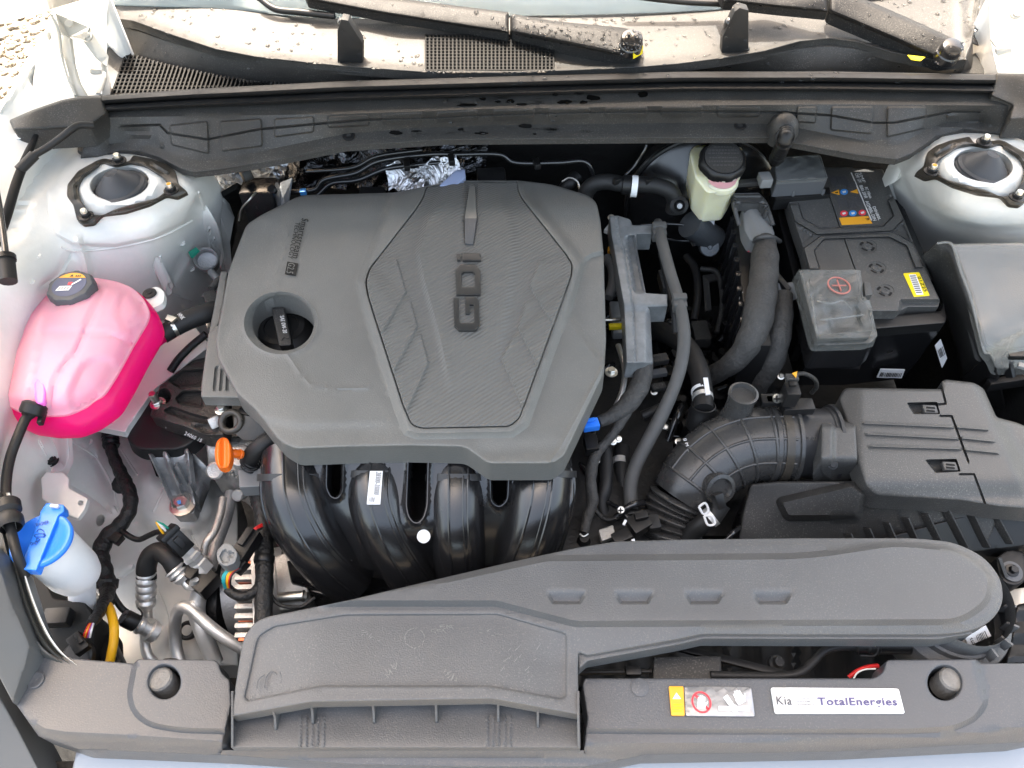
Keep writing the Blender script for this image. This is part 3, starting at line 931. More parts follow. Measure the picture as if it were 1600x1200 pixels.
# ================================================================ windscreen, cowl
GRILL = M('black_grille_plastic', (.010, .010, .010), .6, spec=.2)
def cowl():
    w = thing('windscreen', 'strip of wet grey windscreen glass behind the cowl', 'windscreen', P(800, 10, 1.0))
    glass = M('windscreen_glass', (.35, .42, .45), .04, trans=.55, ior=1.5)
    bm = bmesh.new(); lo_ = [P(*p) for p in curve([(90, 4, .992), (330, 12, .992), (523, 26, .992), (797, 23, .992), (1040, 17, .992), (1300, 2, .992), (1520, -18, .992)], 5)]
    g_ = [[bm.verts.new(p + Vector((-p.x * .25 * k, .62 * k, .36 * k))) for p in lo_] for k in (0, .33, .67, 1.)]
    for A_, B_ in zip(g_, g_[1:]):
        for i in range(len(lo_) - 1): bm.faces.new((A_[i], A_[i + 1], B_[i + 1], B_[i]))
    gp = from_bm('glass_pane', bm, glass, w)
    md = gp.modifiers.new('thickness', 'SOLIDIFY'); md.thickness = .005
    boxw('dashboard', (0, 1.02, .97), (.70, 0, 0), (0, .26, 0), (0, 0, .02), DARK, w, .005)
    root = thing('windscreen_cowl', 'wet black cowl tray below the windscreen with square mesh air grilles', 'cowl panel', P(800, 60, .96))
    lip = [(172, 7), (182, 30), (209, 34), (270, 56), (337, 78), (400, 90), (472, 98), (540, 105), (665, 114), (800, 116), (1000, 106), (1060, 101), (1130, 92), (1195, 81),
           (1249, 66), (1296, 61), (1340, 67), (1397, 84), (1440, 92), (1482, 98), (1509, 94), (1519, 67), (1530, 10), (1534, -20)]
    outline = lip + [(1534, -60), (172, -60)]
    gr = [(665, 54), (865, 56), (865, 108), (665, 109)]
    tz = rbf([(172, 7, .985), (472, 98, .972), (800, 116, .970), (1195, 81, .972), (1296, 61, .974), (1509, 94, .972), (800, 30, .988), (350, 30, .988), (1200, 20, .988), (1534, -20, .992), (172, -60, 1.0), (800, -60, 1.0), (1500, -60, 1.)])
    def trayz(X, Y):
        z = tz(X, Y)
        z += .007 * ss(dline(lip, X, Y), 9, 1.5)
        z += .004 * ridge([(1500, 0), (1505, 80), (1490, 92)], X, Y, 9)
        return z
    relief('cowl_tray', outline, trayz, COWLP, root, step=8, rnd=3, depth=.012, holes=[gr], hr=1.5, angle=50)
    faceb = [(165, 60), (196, 81), (250, 97), (337, 116), (400, 125), (479, 131), (560, 131), (665, 126), (800, 122), (1000, 116), (1070, 113), (1200, 110), (1300, 108), (1400, 110), (1490, 114), (1548, 114)]
    L1 = [(a, b - 1, .974) for a, b in lip[1:22]]
    # front wall of the tray, from the lip down to the seal
    rows = []
    xs = np.linspace(176, 1519, 90)
    t0 = np.interp(xs, [p[0] for p in lip[:22]], [p[1] for p in lip[:22]]); b0 = np.interp(xs, [p[0] for p in faceb], [p[1] for p in faceb])
    for f, z in ((0, .972), (.25, .968), (.9, .945), (1.05, .938), (1.9, .925)):
        rows.append([(x, t + max(b - t, 2) * f, z) for x, t, b in zip(xs, t0, b0)])
    loft('tray_front', rows, 90, COWLP, root, thick=.002)
    loft('tray_side', [[(1519, 67, .972), (1530, 10, .985), (1534, -30, .99)], [(1548, 80, .95), (1544, 20, .97), (1540, -30, .98)]], 12, COWLP, root, thick=.002)
    plate('corner_plate', [(1509, 96, .955), (1548, 60, .95), (1560, 116, .945), (1500, 114, .945)], .003, COWLP, root)
    plate('corner_plate', [(167, 20, .97), (182, 34, .968), (196, 81, .948), (172, 149, .94), (158, 149, .94), (166, 92, .955)], .003, COWLP, root)
    # middle air grille: 33 x 11 openings
    bm = bmesh.new()
    def bar(a, b, w, h):
        A, B = P(*a), P(*b); d = (B - A).normalized(); s = d.cross(Vector((0, 0, 1))).normalized() * w / 2; hv = Vector((0, 0, -h))
        v = [bm.verts.new(q) for q in (A - s, A + s, B + s, B - s, A - s + hv, A + s + hv, B + s + hv, B - s + hv)]
        for f in ((0, 1, 2, 3), (4, 7, 6, 5), (0, 4, 5, 1), (1, 5, 6, 2), (2, 6, 7, 3), (3, 7, 4, 0)): bm.faces.new([v[i] for i in f])
    gz = .976
    for i in range(34):
        x = 665 + 200 * i / 33
        bar((x, 53, gz + .008), (x, 109, gz), .0022, .010)
    for j in range(12):
        y = 54 + 54.5 * j / 11
        bar((664, y, gz + .008 * (1 - j / 11)), (866, y, gz + .008 * (1 - j / 11)), .0022, .010)
    tag(from_bm('grille_bars', bm, GRILL, root), 'square mesh grille behind the wiper arm', None, None, 'stuff')
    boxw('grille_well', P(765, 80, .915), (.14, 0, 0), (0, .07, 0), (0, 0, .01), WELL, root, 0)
    # left air grille, a wedge of mesh
    bm = bmesh.new()
    wedge = [(197, 82), (255, 99), (337, 117), (405, 127), (484, 133), (418, 137), (174, 151)]
    lo = lambda x: np.interp(x, [174, 418, 484], [150, 136, 133]); hi = lambda x: np.interp(x, [174, 197, 255, 337, 405, 484], [150, 82, 99, 117, 127, 133])
    for i in range(48):
        x0 = 197 + i * 6.2
        if x0 > 478: break
        bar((x0, hi(x0) - 1, .950), (x0 - (lo(x0) - hi(x0)) * .35, lo(x0), .938), .0022, .010)
    for j in range(11):
        y = 86 + j * 6.0
        xa = 197 - (y - 82) * .35
        xe = [x for x in range(180, 484) if hi(max(x, 197)) < y]
        if xe: bar((xa, y, .950 - .0012 * j), (max(xe), y + 1, .949 - .0012 * j), .0022, .010)
    tag(from_bm('grille_bars', bm, GRILL, root), 'wedge of mesh grille at the left end of the tray', None, None, 'stuff')
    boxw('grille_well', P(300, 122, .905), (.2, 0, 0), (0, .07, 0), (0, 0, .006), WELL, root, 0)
cowl()

def post(pts, y0, label):
    base = P(*y0); w = [PY(a, b, base.y) for a, b in pts]
    root = thing('cowl_post', label, 'rubber post', base, 'rubber posts on the cowl tray')
    plate('post_body', w, .018, RUBBER, root, .002, wpts=True)
    lathew('post_cap', (w[1] + w[2]) / 2 + Vector((.004, .008, .0)), (0, -.35, .95), [(.008, -.012), (.0085, 0), (.007, .003), (.004, .005), (0, .0056)], GLOSSB, root)
post([(527, 98), (527, 48), (533, 30), (544, 32), (567, 68), (567, 98)], (547, 98, .974), 'wet rubber post left of the square grille, sloping to the right')
post([(1127, 84), (1129, 58), (1148, 18), (1156, 12), (1170, 16), (1170, 80)], (1148, 83, .974), 'wet rubber post right of the square grille, sloping to the left')

WIPER = M('black_wiper_paint', (.013, .013, .0135), .55, bump=.3, bs=500, dust=.25, spec=.3)
def wiper(name, arm, head, piv, label, tagpts, blade):
    root = thing('wiper', label, 'wiper', P(piv[0], piv[1], .985), 'wiper arms')
    hz = rbf([(q[0], q[1], q[2]) for q in head]); az = rbf([(q[0], q[1], q[2]) for q in arm])
    relief('wiper_arm', rc([q[:2] for q in arm], 3), az, WIPER, root, step=10, rnd=6, depth=.012)
    relief('arm_head', rc([q[:2] for q in head], 8), hz, WIPER, root, step=8, rnd=9, depth=.016)
    lathe('pivot_cap', (piv[0], piv[1], piv[2]), (0, -.3, .95), [(19, -20), (19, -8), (17.5, -6), (17.5, 2), (15.5, 6), (10, 8), (0, 8.5)], GLOSSB, root)
    plate('pivot_tag', tagpts, .0012, STY, root)
    if blade: tube('blade', blade, 5, BLACK, root, seg=8)
wiper('wiper', [(470, -22, 1.03), (560, -10, 1.02), (795, 19, 1.015), (795, 52, 1.0), (733, 43, 1.0), (600, 22, 1.01), (480, 0, 1.02)],
      [(797, 21, 1.016), (867, 33, 1.015), (972, 43, 1.01), (1004, 50, 1.005), (1004, 80, 1.0), (972, 88, .995), (867, 66, 1.0), (797, 53, 1.0)],
      (987, 62, 1.012), 'long wiper arm lying over the square grille, yellow tag at its pivot', [(990, 78, 1.004), (1005, 72, 1.004), (1004, 84, .992), (990, 92, .992)],
      [(404, -4, 1.01), (430, 14, 1.0), (470, 19, .997), (523, 25, .995)])
wiper('wiper', [(1120, -22, 1.04), (1200, -22, 1.035), (1293, -6, 1.03), (1293, 19, 1.015), (1220, 12, 1.02), (1130, 2, 1.03)],
      [(1294, -14, 1.032), (1345, -4, 1.026), (1420, 28, 1.016), (1485, 58, 1.006), (1503, 68, 1.0), (1500, 90, .99), (1470, 96, .986), (1395, 62, .998), (1310, 26, 1.012), (1294, 20, 1.016)],
      (1487, 76, 1.004), 'wiper arm at upper right pointing up past the round pivot', [(1418, 86, .985), (1446, 89, .985), (1438, 95, .982), (1424, 93, .982)],
      [(975, -8, 1.02), (1060, 2, 1.012), (1130, 6, 1.008)])

# ================================================================ plenum cover with bonnet seal
def plenum():
    root = thing('plenum_cover', 'long dark plastic cover with a rubber bonnet seal across the back of the engine bay', 'plenum cover', P(800, 170, .90))
    top = [(159, 149), (300, 139), (530, 127), (800, 119), (1070, 112), (1300, 112), (1556, 116)]
    sealb = [(a, b + 29 - 4 * (a < 300)) for a, b in top]
    wt = [(138, 184), (337, 181), (540, 178), (766, 170), (1070, 165), (1300, 163), (1582, 165)]
    wb = [(142, 240), (156, 236), (171, 225), (206, 221), (238, 227), (282, 244), (310, 249), (340, 247), (371, 245), (422, 233), (540, 209), (640, 201), (766, 196), (1070, 192), (1198, 194), (1242, 199), (1320, 214), (1391, 226),
          (1418, 219), (1445, 204), (1475, 192), (1532, 189), (1566, 203), (1600, 205)]
    fb = [(126, 247), (152, 246), (186, 236), (217, 237), (249, 247), (282, 264), (303, 270), (340, 266), (422, 253), (540, 229), (699, 219), (1070, 216), (1205, 216), (1239, 224), (1340, 243), (1401, 250), (1424, 241), (1465, 213), (1509, 202), (1576, 213), (1600, 214)]
    base = rowz([([(a, b + 10) for a, b in top], .964), (wt, .960), (wb, .928), (fb, .922)])
    pads = [[(265, 196), (324, 190), (326, 240), (268, 226)], [(345, 190), (408, 186), (410, 228), (347, 236)], [(429, 186), (490, 183), (490, 206), (429, 214)], [(512, 182), (576, 179), (576, 196), (512, 199)],
            [(597, 179), (660, 176), (660, 189), (597, 192)], [(683, 176), (746, 172), (746, 186), (683, 189)], [(770, 172), (834, 170), (834, 184), (770, 186)], [(857, 170), (921, 168), (921, 182), (857, 184)],
            [(945, 168), (1011, 167), (1011, 181), (945, 182)], [(1033, 167), (1098, 166), (1098, 180), (1033, 181)], [(1121, 167), (1187, 167), (1187, 182), (1121, 182)], [(1246, 167), (1276, 167), (1274, 192), (1244, 190)],
            [(1300, 167), (1364, 167), (1362, 209), (1298, 203)], [(1387, 167), (1448, 167), (1446, 200), (1386, 214)]]
    seam = [(190, 197), (250, 195), (262, 208), (324, 218), (405, 202), (490, 194), (577, 187), (665, 184), (753, 180), (840, 177), (928, 175), (1016, 174), (1100, 174), (1205, 175), (1242, 177), (1296, 180), (1364, 192), (1397, 192), (1448, 182), (1489, 174), (1529, 175)]
    def z(X, Y):
        v = base(X, Y)
        for p in pads: v += .0022 * pad(rc(p, 4), X, Y, 3)
        v -= .0022 * ridge(seam, X, Y, 2.2)
        for k in range(3):
            v += .002 * ridge([(190, 198 + k * 11), (230, 199 + k * 11 + k), (252, 203 + k * 13)], X, Y, 2.5) + .002 * ridge([(1468, 190 + k * 9 - 8), (1500, 180 + k * 9), (1528, 179 + k * 9)], X, Y, 2.5)
        return v
    o = [(138, 184), (142, 172), (159, 160)] + [(a, b + 12) for a, b in top[1:]] + [(1560, 150), (1583, 165), (1572, 203), (1590, 196), (1598, 214)] + fb[::-1][1:]
    relief('cover_shell', o, z, COWLP, root, step=6, rnd=2, depth=.008, creases=[wt, wb[2:-2]] + off2(seam, 2.2) + [l for p in pads for l in off2(rc(p, 4), 1.5, True)[:2]], angle=28)
    # bonnet seal: rounded top lip, groove, flat foot
    xs = np.linspace(159, 1556, 60)
    yt = np.interp(xs, [p[0] for p in top], [p[1] for p in top]); k = np.interp(xs, [159, 400, 1556], [.85, 1., 1.])
    loft('bonnet_seal', [[(x, y + d * s, zz) for x, y, s in zip(xs, yt, k)] for d, zz in ((3, .950), (0, .974), (1.2, .980), (4, .983), (9, .983), (13, .979), (15.5, .973), (16.5, .969), (18, .971), (20, .974), (26, .973), (29, .969), (30.5, .960))],
         60, RUBBER, root, angle=60)
    relief('end_cap', rc([(14, 188), (21, 204), (60, 203), (138, 199), (168, 177), (160, 149), (128, 150), (96, 156), (50, 172)], 4),
           rbf([(14, 188, .985), (138, 199, .968), (160, 149, .982), (96, 154, .992), (50, 172, .990), (90, 194, .975), (30, 203, .982)]), COWLP, root, step=7, rnd=5, depth=.03, angle=50)
    relief('end_cap', rc([(1556, 114), (1600, 114), (1660, 116), (1660, 210), (1608, 186), (1577, 187), (1583, 165), (1548, 150)], 4),
           rbf([(1556, 114, .985), (1660, 116, .988), (1660, 210, .955), (1577, 187, .962), (1583, 165, .966), (1610, 140, .982)]), COWLP, root, step=7, rnd=4, depth=.03, angle=50)
    for c in ((139, 226, .931), (545, 213, .926), (1156, 197, .926), (1581, 198, .931)):
        lathe('push_pin', c, (0, -.1, 1), [(10, 0), (10, 1.5), (8, 2.5), (4, 2), (3.6, .8), (0, .8)], BLACK, root)
    lathe('flange_plate', (139, 230, .924), (0, 0, 1), [(18, -3), (16, 2), (0, 2)], COWLP, root)
    # hose boot moulded into the cover
    c = P(1223, 203, .928); s = px(c)
    lathew('hose_boot', c, (-.06, -.30, .95), [(26 * s, -14 * s), (24 * s, 2 * s), (21 * s, 14 * s), (15 * s, 23 * s), (8 * s, 26.5 * s), (0, 27 * s)], COWLP, root, seg=28)
    lathew('boot_mouth', P(1227, 214, .938), (-.06, -.9, .35), [(15 * s, -4 * s), (15.5 * s, 2 * s), (13 * s, 3 * s), (12.5 * s, -2 * s), (0, -2 * s)], RUBBER, root, seg=24)
    h = tube('corrugated_hose', [(1229, 204, .944), (1227, 218, .942), (1220, 234, .915), (1212, 250, .87)], 11, BLACK, None, seg=14, sub=14, mod=corr(.0055, .09))
    tag(h, 'ribbed black hose dropping from the boot in the plenum cover', 'hose')
    d = tube('drain_hose', [(146, 196, .975), (124, 196, .98), (112, 202, .98), (98, 213, .976), (76, 229, .97), (50, 245, .966), (36, 262, .96)], 5.5, RUBBER, None)
    tag(d, 'black drain hose from the plenum cover end to the left wing', 'hose')
    tube('hose_clip', [(88, 218, .938), (78, 227, .936)], 8, BLACK, d, seg=8, sub=2)
    tube('hose_sleeve', [(54, 242, .967), (30, 266, .96)], 8, RUBBER, d, seg=10, sub=2)
plenum()

# rain beads on the wet parts
def rain():
    bm = bmesh.new(); rnd = random.Random(11)
    def bead(p, r, st=1.):
        mt = Matrix.Translation(p) @ Matrix.Rotation(rnd.uniform(-.6, .6), 4, 'Z') @ Matrix.Diagonal((r, r * st, r * .5, 1))
        bmesh.ops.create_icosphere(bm, subdivisions=1, radius=1, matrix=mt)
    dg = bpy.context.evaluated_depsgraph_get()
    n = 0; tries = 0
    while n < 620 and tries < 4000:
        tries += 1
        x, y = rnd.uniform(175, 1530), rnd.uniform(0, 128)
        if rnd.random() < .25: x, y = rnd.uniform(800, 1000), rnd.uniform(25, 85)
        elif rnd.random() < .12: x, y = rnd.uniform(640, 950), rnd.uniform(120, 215)
        a = Vector(CAM); d = (P(x, y, .9) - a).normalized()
        hit, loc, nor, idx, ob, mat = scene.ray_cast(dg, a, d)
        if hit and ob.name.split('.')[0] in ('cowl_tray', 'wiper_arm', 'arm_head', 'tray_front', 'bonnet_seal', 'post_body', 'cover_shell', 'pivot_cap'):
            bead(loc, rnd.choice((.0016, .0022, .003, .004)) * (.8 if ob.name.startswith('arm') else 1), rnd.uniform(.8, 1.5)); n += 1
    for i in range(26):                                   # puddles left on the plenum cover
        x = rnd.uniform(705, 950); y = rnd.choice((rnd.uniform(150, 163), rnd.uniform(200, 210)))
        a = Vector(CAM); d = (P(x, y, .9) - a).normalized()
        hit, loc, nor, idx, ob, mat = scene.ray_cast(dg, a, d)
        if hit and ob.name.startswith('cover_shell'):
            r = rnd.uniform(.004, .011)
            bmesh.ops.create_icosphere(bm, subdivisions=2, radius=1, matrix=Matrix.Translation(loc) @ Matrix.Diagonal((r, r * .35, .0007, 1)))
    WET = M('wet_black_plastic', (.004, .004, .004), .12)
    pc = bpy.data.objects['plenum_cover']
    for X0, X1, Y0, Y1 in ((540, 640, 478, 492), (650, 682, 450, 466), (718, 752, 464, 476), (768, 812, 458, 479), (815, 872, 477, 489), (1010, 1086, 462, 482), (1110, 1150, 465, 482), (1140, 1207, 438, 468), (1378, 1432, 424, 452), (985, 1015, 430, 446), (1085, 1135, 428, 438),
                           (230, 292, 604, 626), (330, 382, 603, 611), (545, 577, 592, 606), (628, 692, 610, 623), (830, 902, 573, 594), (895, 915, 616, 624)):
        x0, x1, y0, y1 = 530 + X0 / 2.963, 530 + X1 / 2.963, Y0 / 2.963, Y1 / 2.963
        b2 = bmesh.new(); vs2 = []
        for k in range(14):
            t = 2 * math.pi * k / 14; rr = rnd.uniform(.65, 1.15)
            x, y = (x0 + x1) / 2 + (x1 - x0) / 2 * rr * math.cos(t), (y0 + y1) / 2 + (y1 - y0) / 2 * rr * math.sin(t)
            a = Vector(CAM); d = (P(x, y, .9) - a).normalized()
            hit, loc, nor, idx, ob, mat = scene.ray_cast(dg, a, d)
            if hit: vs2.append(b2.verts.new(loc - d * .0012))
        if len(vs2) > 5: b2.faces.new(vs2); from_bm('wet_patch', b2, WET, pc)
        else: b2.free()
    tag(from_bm('rain_drops', bm, WATER, None, 180), None, None, None, 'stuff')

# ================================================================ engine cover
def engine_cover():
    Z = .85
    root = thing('engine_cover', 'large grey plastic engine cover with a ribbed six-sided centre and raised GDi letters', 'engine cover', P(650, 520, .81))
    out = rc([(470, 305, 14), (408, 336, 8), (385, 351, 8), (370, 390), (357, 425), (347, 480), (337, 530, 8), (340, 560, 10), (371, 616), (398, 640), (438, 692, 12), (462, 702, 8), (540, 699), (640, 697),
              (726, 699, 10), (763, 725, 8), (864, 725, 8), (882, 712), (944, 583, 6), (947, 530), (943, 395), (938, 345), (932, 316, 8), (918, 305, 10), (862, 288, 14), (812, 282), (725, 282), (690, 286), (665, 291), (615, 301)], 5)
    ins = rc([(666, 292, 4), (662, 307, 12), (650, 326, 6), (577, 420, 8), (571, 440, 8), (574, 460, 10), (629, 632), (642, 664, 10), (658, 670, 8), (797, 667, 8), (812, 654, 6), (893, 430), (895, 414, 7), (885, 397, 8), (818, 313, 8), (810, 300, 6), (809, 284, 3), (725, 284)], 3)
    hole = ell(442.5, 505, 48, 43, 40)
    rim = ell(439, 504.5, 58, 49, 40)
    swoop = [(614, 302), (601, 330), (584, 375), (568, 418), (560, 440), (570, 480), (620, 640), (634, 676), (652, 682), (800, 679), (822, 664), (905, 432), (912, 412), (897, 388), (830, 308), (822, 285)]
    rstep = rc([(955, 393), (925, 398, 8), (912, 408, 6), (888, 493, 5), (936, 560), (960, 560), (960, 393)], 3)
    lcrease = [(451, 362), (440, 410), (429, 462)]
    l2 = [(449, 553), (470, 585), (486, 602), (515, 607), (576, 606)]
    lowband = [(398, 652), (468, 665), (540, 664), (620, 662)]
    rcrease = [(944, 570), (905, 645), (878, 695), (860, 722)]
    leftdip = rc([(392, 352), (440, 350), (416, 455), (380, 500), (345, 540), (352, 440), (372, 385)], 10)
    def z(X, Y):
        v = np.full(X.shape, Z)
        v -= .012 * ss(Y, 330, 285)                                         # falls to the bulkhead
        v -= .008 * ss(X, 470, 360)
        sd = sdf(swoop + [(725, 250)], X, Y)
        v += .009 * ss(sd, -5, 8) * 1.0                                     # raised frame round the centre
        v -= .006 * pad(rstep, X, Y, 7)
        v -= .003 * pad(leftdip, X, Y, 26)
        v -= .0035 * ss(dline(lowband, X, Y) * np.sign(Y - np.interp(X, [398, 468, 540, 620], [652, 665, 664, 662])), -6, 8) * ss(X, 640, 560)
        v += .0014 * ridge(lcrease, X, Y, 2.2) + .0014 * ridge(l2, X, Y, 2.2)
        v += .0016 * ridge(rcrease, X, Y, 3)
        v -= .004 * ss(dline([(760, 700), (880, 690)], X, Y), 30, 0) * ss(Y, 680, 715)
        sr = sdf(rim, X, Y)
        v += .0015 * ss(np.abs(sr), 3, 0)
        v -= .016 * ss(sr, 0, 14)
        return v
    relief('cover_shell', out, z, GREY, root, step=5.5, rnd=4.5, depth=.033, draft=.001, holes=[hole, ins], hr=2., creases=off2(swoop, 5)[:2] + [swoop, rim + rim[:1], lcrease, l2, rcrease] + off2(rstep, 3.5, True)[:2], angle=40)
    # side step with three cooling ribs, lower left
    def sz(X, Y):
        v = np.full(X.shape, .826)
        for k in range(3):
            v += -.004 * (1 - ss(dline([(338 + k * 9, 576 - k * 2 + 6 * k), (335 + k * 10, 609)], X, Y), 1.2, 3))
        return v
    _rl = [[(338 + k * 9, 576 - k * 2 + 6 * k), (335 + k * 10, 609)] for k in range(3)]
    relief('side_step', rc([(326, 520), (352, 500), (372, 600), (408, 646), (388, 626), (380, 622), (314, 621), (315, 600)], 3), sz, GREY, root, step=4, rnd=3, depth=.016, creases=[l for q in _rl for l in off2(q, 1.2)[:2] + off2(q, 3)[:2]])
    relief('side_tab', rc([(345, 424), (356, 424), (350, 470), (338, 530), (326, 524)], 3), .822, GREY, root, step=8, rnd=3, depth=.016)
    # centre insert, ribbed
    lr = [(705, 286), (668, 345), (655, 395), (664, 440), (684, 510), (705, 606)]
    rr = [(775, 286), (800, 345), (806, 395), (800, 440), (788, 510), (770, 606)]
    ch = [[(619, 407), (633, 456), (596, 518)], [(640, 471), (651, 510), (613, 581)], [(657, 525), (668, 567), (635, 640)],
          [(845, 407), (829, 446), (861, 500)], [(824, 470), (811, 512), (842, 574)], [(803, 528), (785, 560), (817, 633)]]
    cents = np.array([739, 480.])
    insc = [tuple(np.array(p) + (cents - np.array(p)) / np.linalg.norm(cents - np.array(p)) * 1.6) for p in ins]
    def iz(X, Y):
        v = np.full(X.shape, Z + .0085)
        v -= .012 * ss(Y, 330, 285)
        inner = ss(sdf(lr + rr[::-1], X, Y), -9, 7)
        v += .0045 * inner * ss(Y, 640, 470)
        v += .0034 * ridge(lr, X, Y, 9) * ss(Y, 630, 560)
        for i, c in enumerate(ch):
            side = sdf(c + [(560, 640), (560, 400)] if i < 3 else c + [(940, 640), (940, 400)], X, Y)
            v += .0022 * ss(side, -3, 3) + .0016 * ridge(c, X, Y, 3)
        v -= .004 * pad([(728, 284), (724, 345), (725, 384), (741, 386), (746, 340), (744, 284)], X, Y, 6)
        return v
    relief('centre_insert', insc, iz, CARBON, root, step=5, rnd=1.6, depth=.012, creases=[lr, rr] + ch + [l for c in ch for l in off2(c, 3)[:2]], angle=38)
    SPEAR = M('satin_silver_grey_trim', (.17, .165, .15), .30)
    # spear-shaped trim with its two facets
    plate('spear_trim', [(734, 290, .8560), (742, 291, .8560), (745, 341, .8655), (726, 341, .8645)], .006, SPEAR, root, .0004)
    plate('spear_trim', [(726, 341, .8645), (745, 341, .8655), (739, 381, .8625), (727, 380, .8625)], .006, DUCT, root, .0004)
    zl = .8632
    LET = M('satin_grey_letters', (.036, .036, .035), .30, bump=.15, bs=900)
    Lg = [(0, .18), (0, .82), (.15, 1), (.98, 1), (.98, .79), (.26, .79), (.22, .74), (.22, .26), (.26, .21), (.77, .21), (.77, .37), (.50, .37), (.50, .55), (1, .55), (1, .12), (.9, 0), (.15, 0)]
    Ld = [(0, 0), (0, 1), (.80, 1), (1, .80), (1, .20), (.80, 0)]; Lh = [(.26, .24), (.26, .76), (.68, .76), (.75, .69), (.75, .31), (.68, .24)]
    sq = [(0, 0), (0, 1), (1, 1), (1, 0)]
    for shp, hole_, xb, xt, y0, y1 in ((Lg, None, 749, 709, 516, 464), (Ld, Lh, 751, 712, 461, 413), (sq, None, 751, 722, 407.5, 395.5), (sq, None, 719, 713.5, 407, 396)):
        mp = lambda L: [(xb + v * (xt - xb) + (.5 - u) * 1.5, y0 + u * (y1 - y0)) for u, v in L]
        relief('letter', rc(mp(shp), 1.2, 2), zl + .0032, LET, root, step=6, rnd=1.0, depth=.006, holes=[rc(mp(hole_), 1, 2)] if hole_ else [], hr=.8, angle=40)
    # printed lettering, reading downwards
    zt = .8516
    text('lettering', 'Smartstream', (472, 341, zt), (457, 403, zt), (482.5, 343, zt), INKD, root, ext=.0002)
    text('lettering', 'TECHNOLOGY', (462, 347, zt), (450, 404, zt), (469, 348.5, zt), INKD, root, ext=.0002)
    pl = plate('engine_badge', [(449, 408.5, zt), (466, 411.5, zt), (462, 431, zt), (445, 428, zt)], .0005, INKD, root)
    text('badge_letters', 'G2.5', (451, 410.5, zt + .0008), (447.5, 426.5, zt + .0008), (461.5, 412.5, zt + .0008), GREY, pl, ext=.0002)
engine_cover()

def filler_cap():
    root = thing('oil_filler_cap', 'black oil filler cap in the round hole of the engine cover', 'oil cap', P(440, 508, .80))
    lathe('cap_disc', (440, 512, .800), (0, 0, 1), [(48, -30), (48, -8), (44, -4), (38, 0), (36, 3), (27, 4), (26, 2), (0, 2)], BLACK, root, seg=36)
    relief('grip_bar', rc([(424, 481), (444, 480), (456, 535), (455, 540), (436, 541)], 4), .822, BLACKD, root, step=5, rnd=3, depth=.024)
    text('oil_grade', 'SAE 0W-20', (437.5, 494, .8222), (442.5, 521, .8222), (444, 493.5, .8222), INKW, root, ext=.0002)
    tube('oil_mark', [(440, 532, .8225), (444, 527, .8225), (449, 529, .8225), (452, 527, .8225)], .6, INKD, root, seg=5)
    tube('stay_loop', [(470, 462, .81), (484, 470, .805), (487, 482, .80), (482, 492, .795)], 3, ZINC, root, seg=8)
    lathe('neck_well', (442, 508, .778), (0, 0, 1), [(62, -10), (62, 0), (0, 0)], WELL, root)
filler_cap()

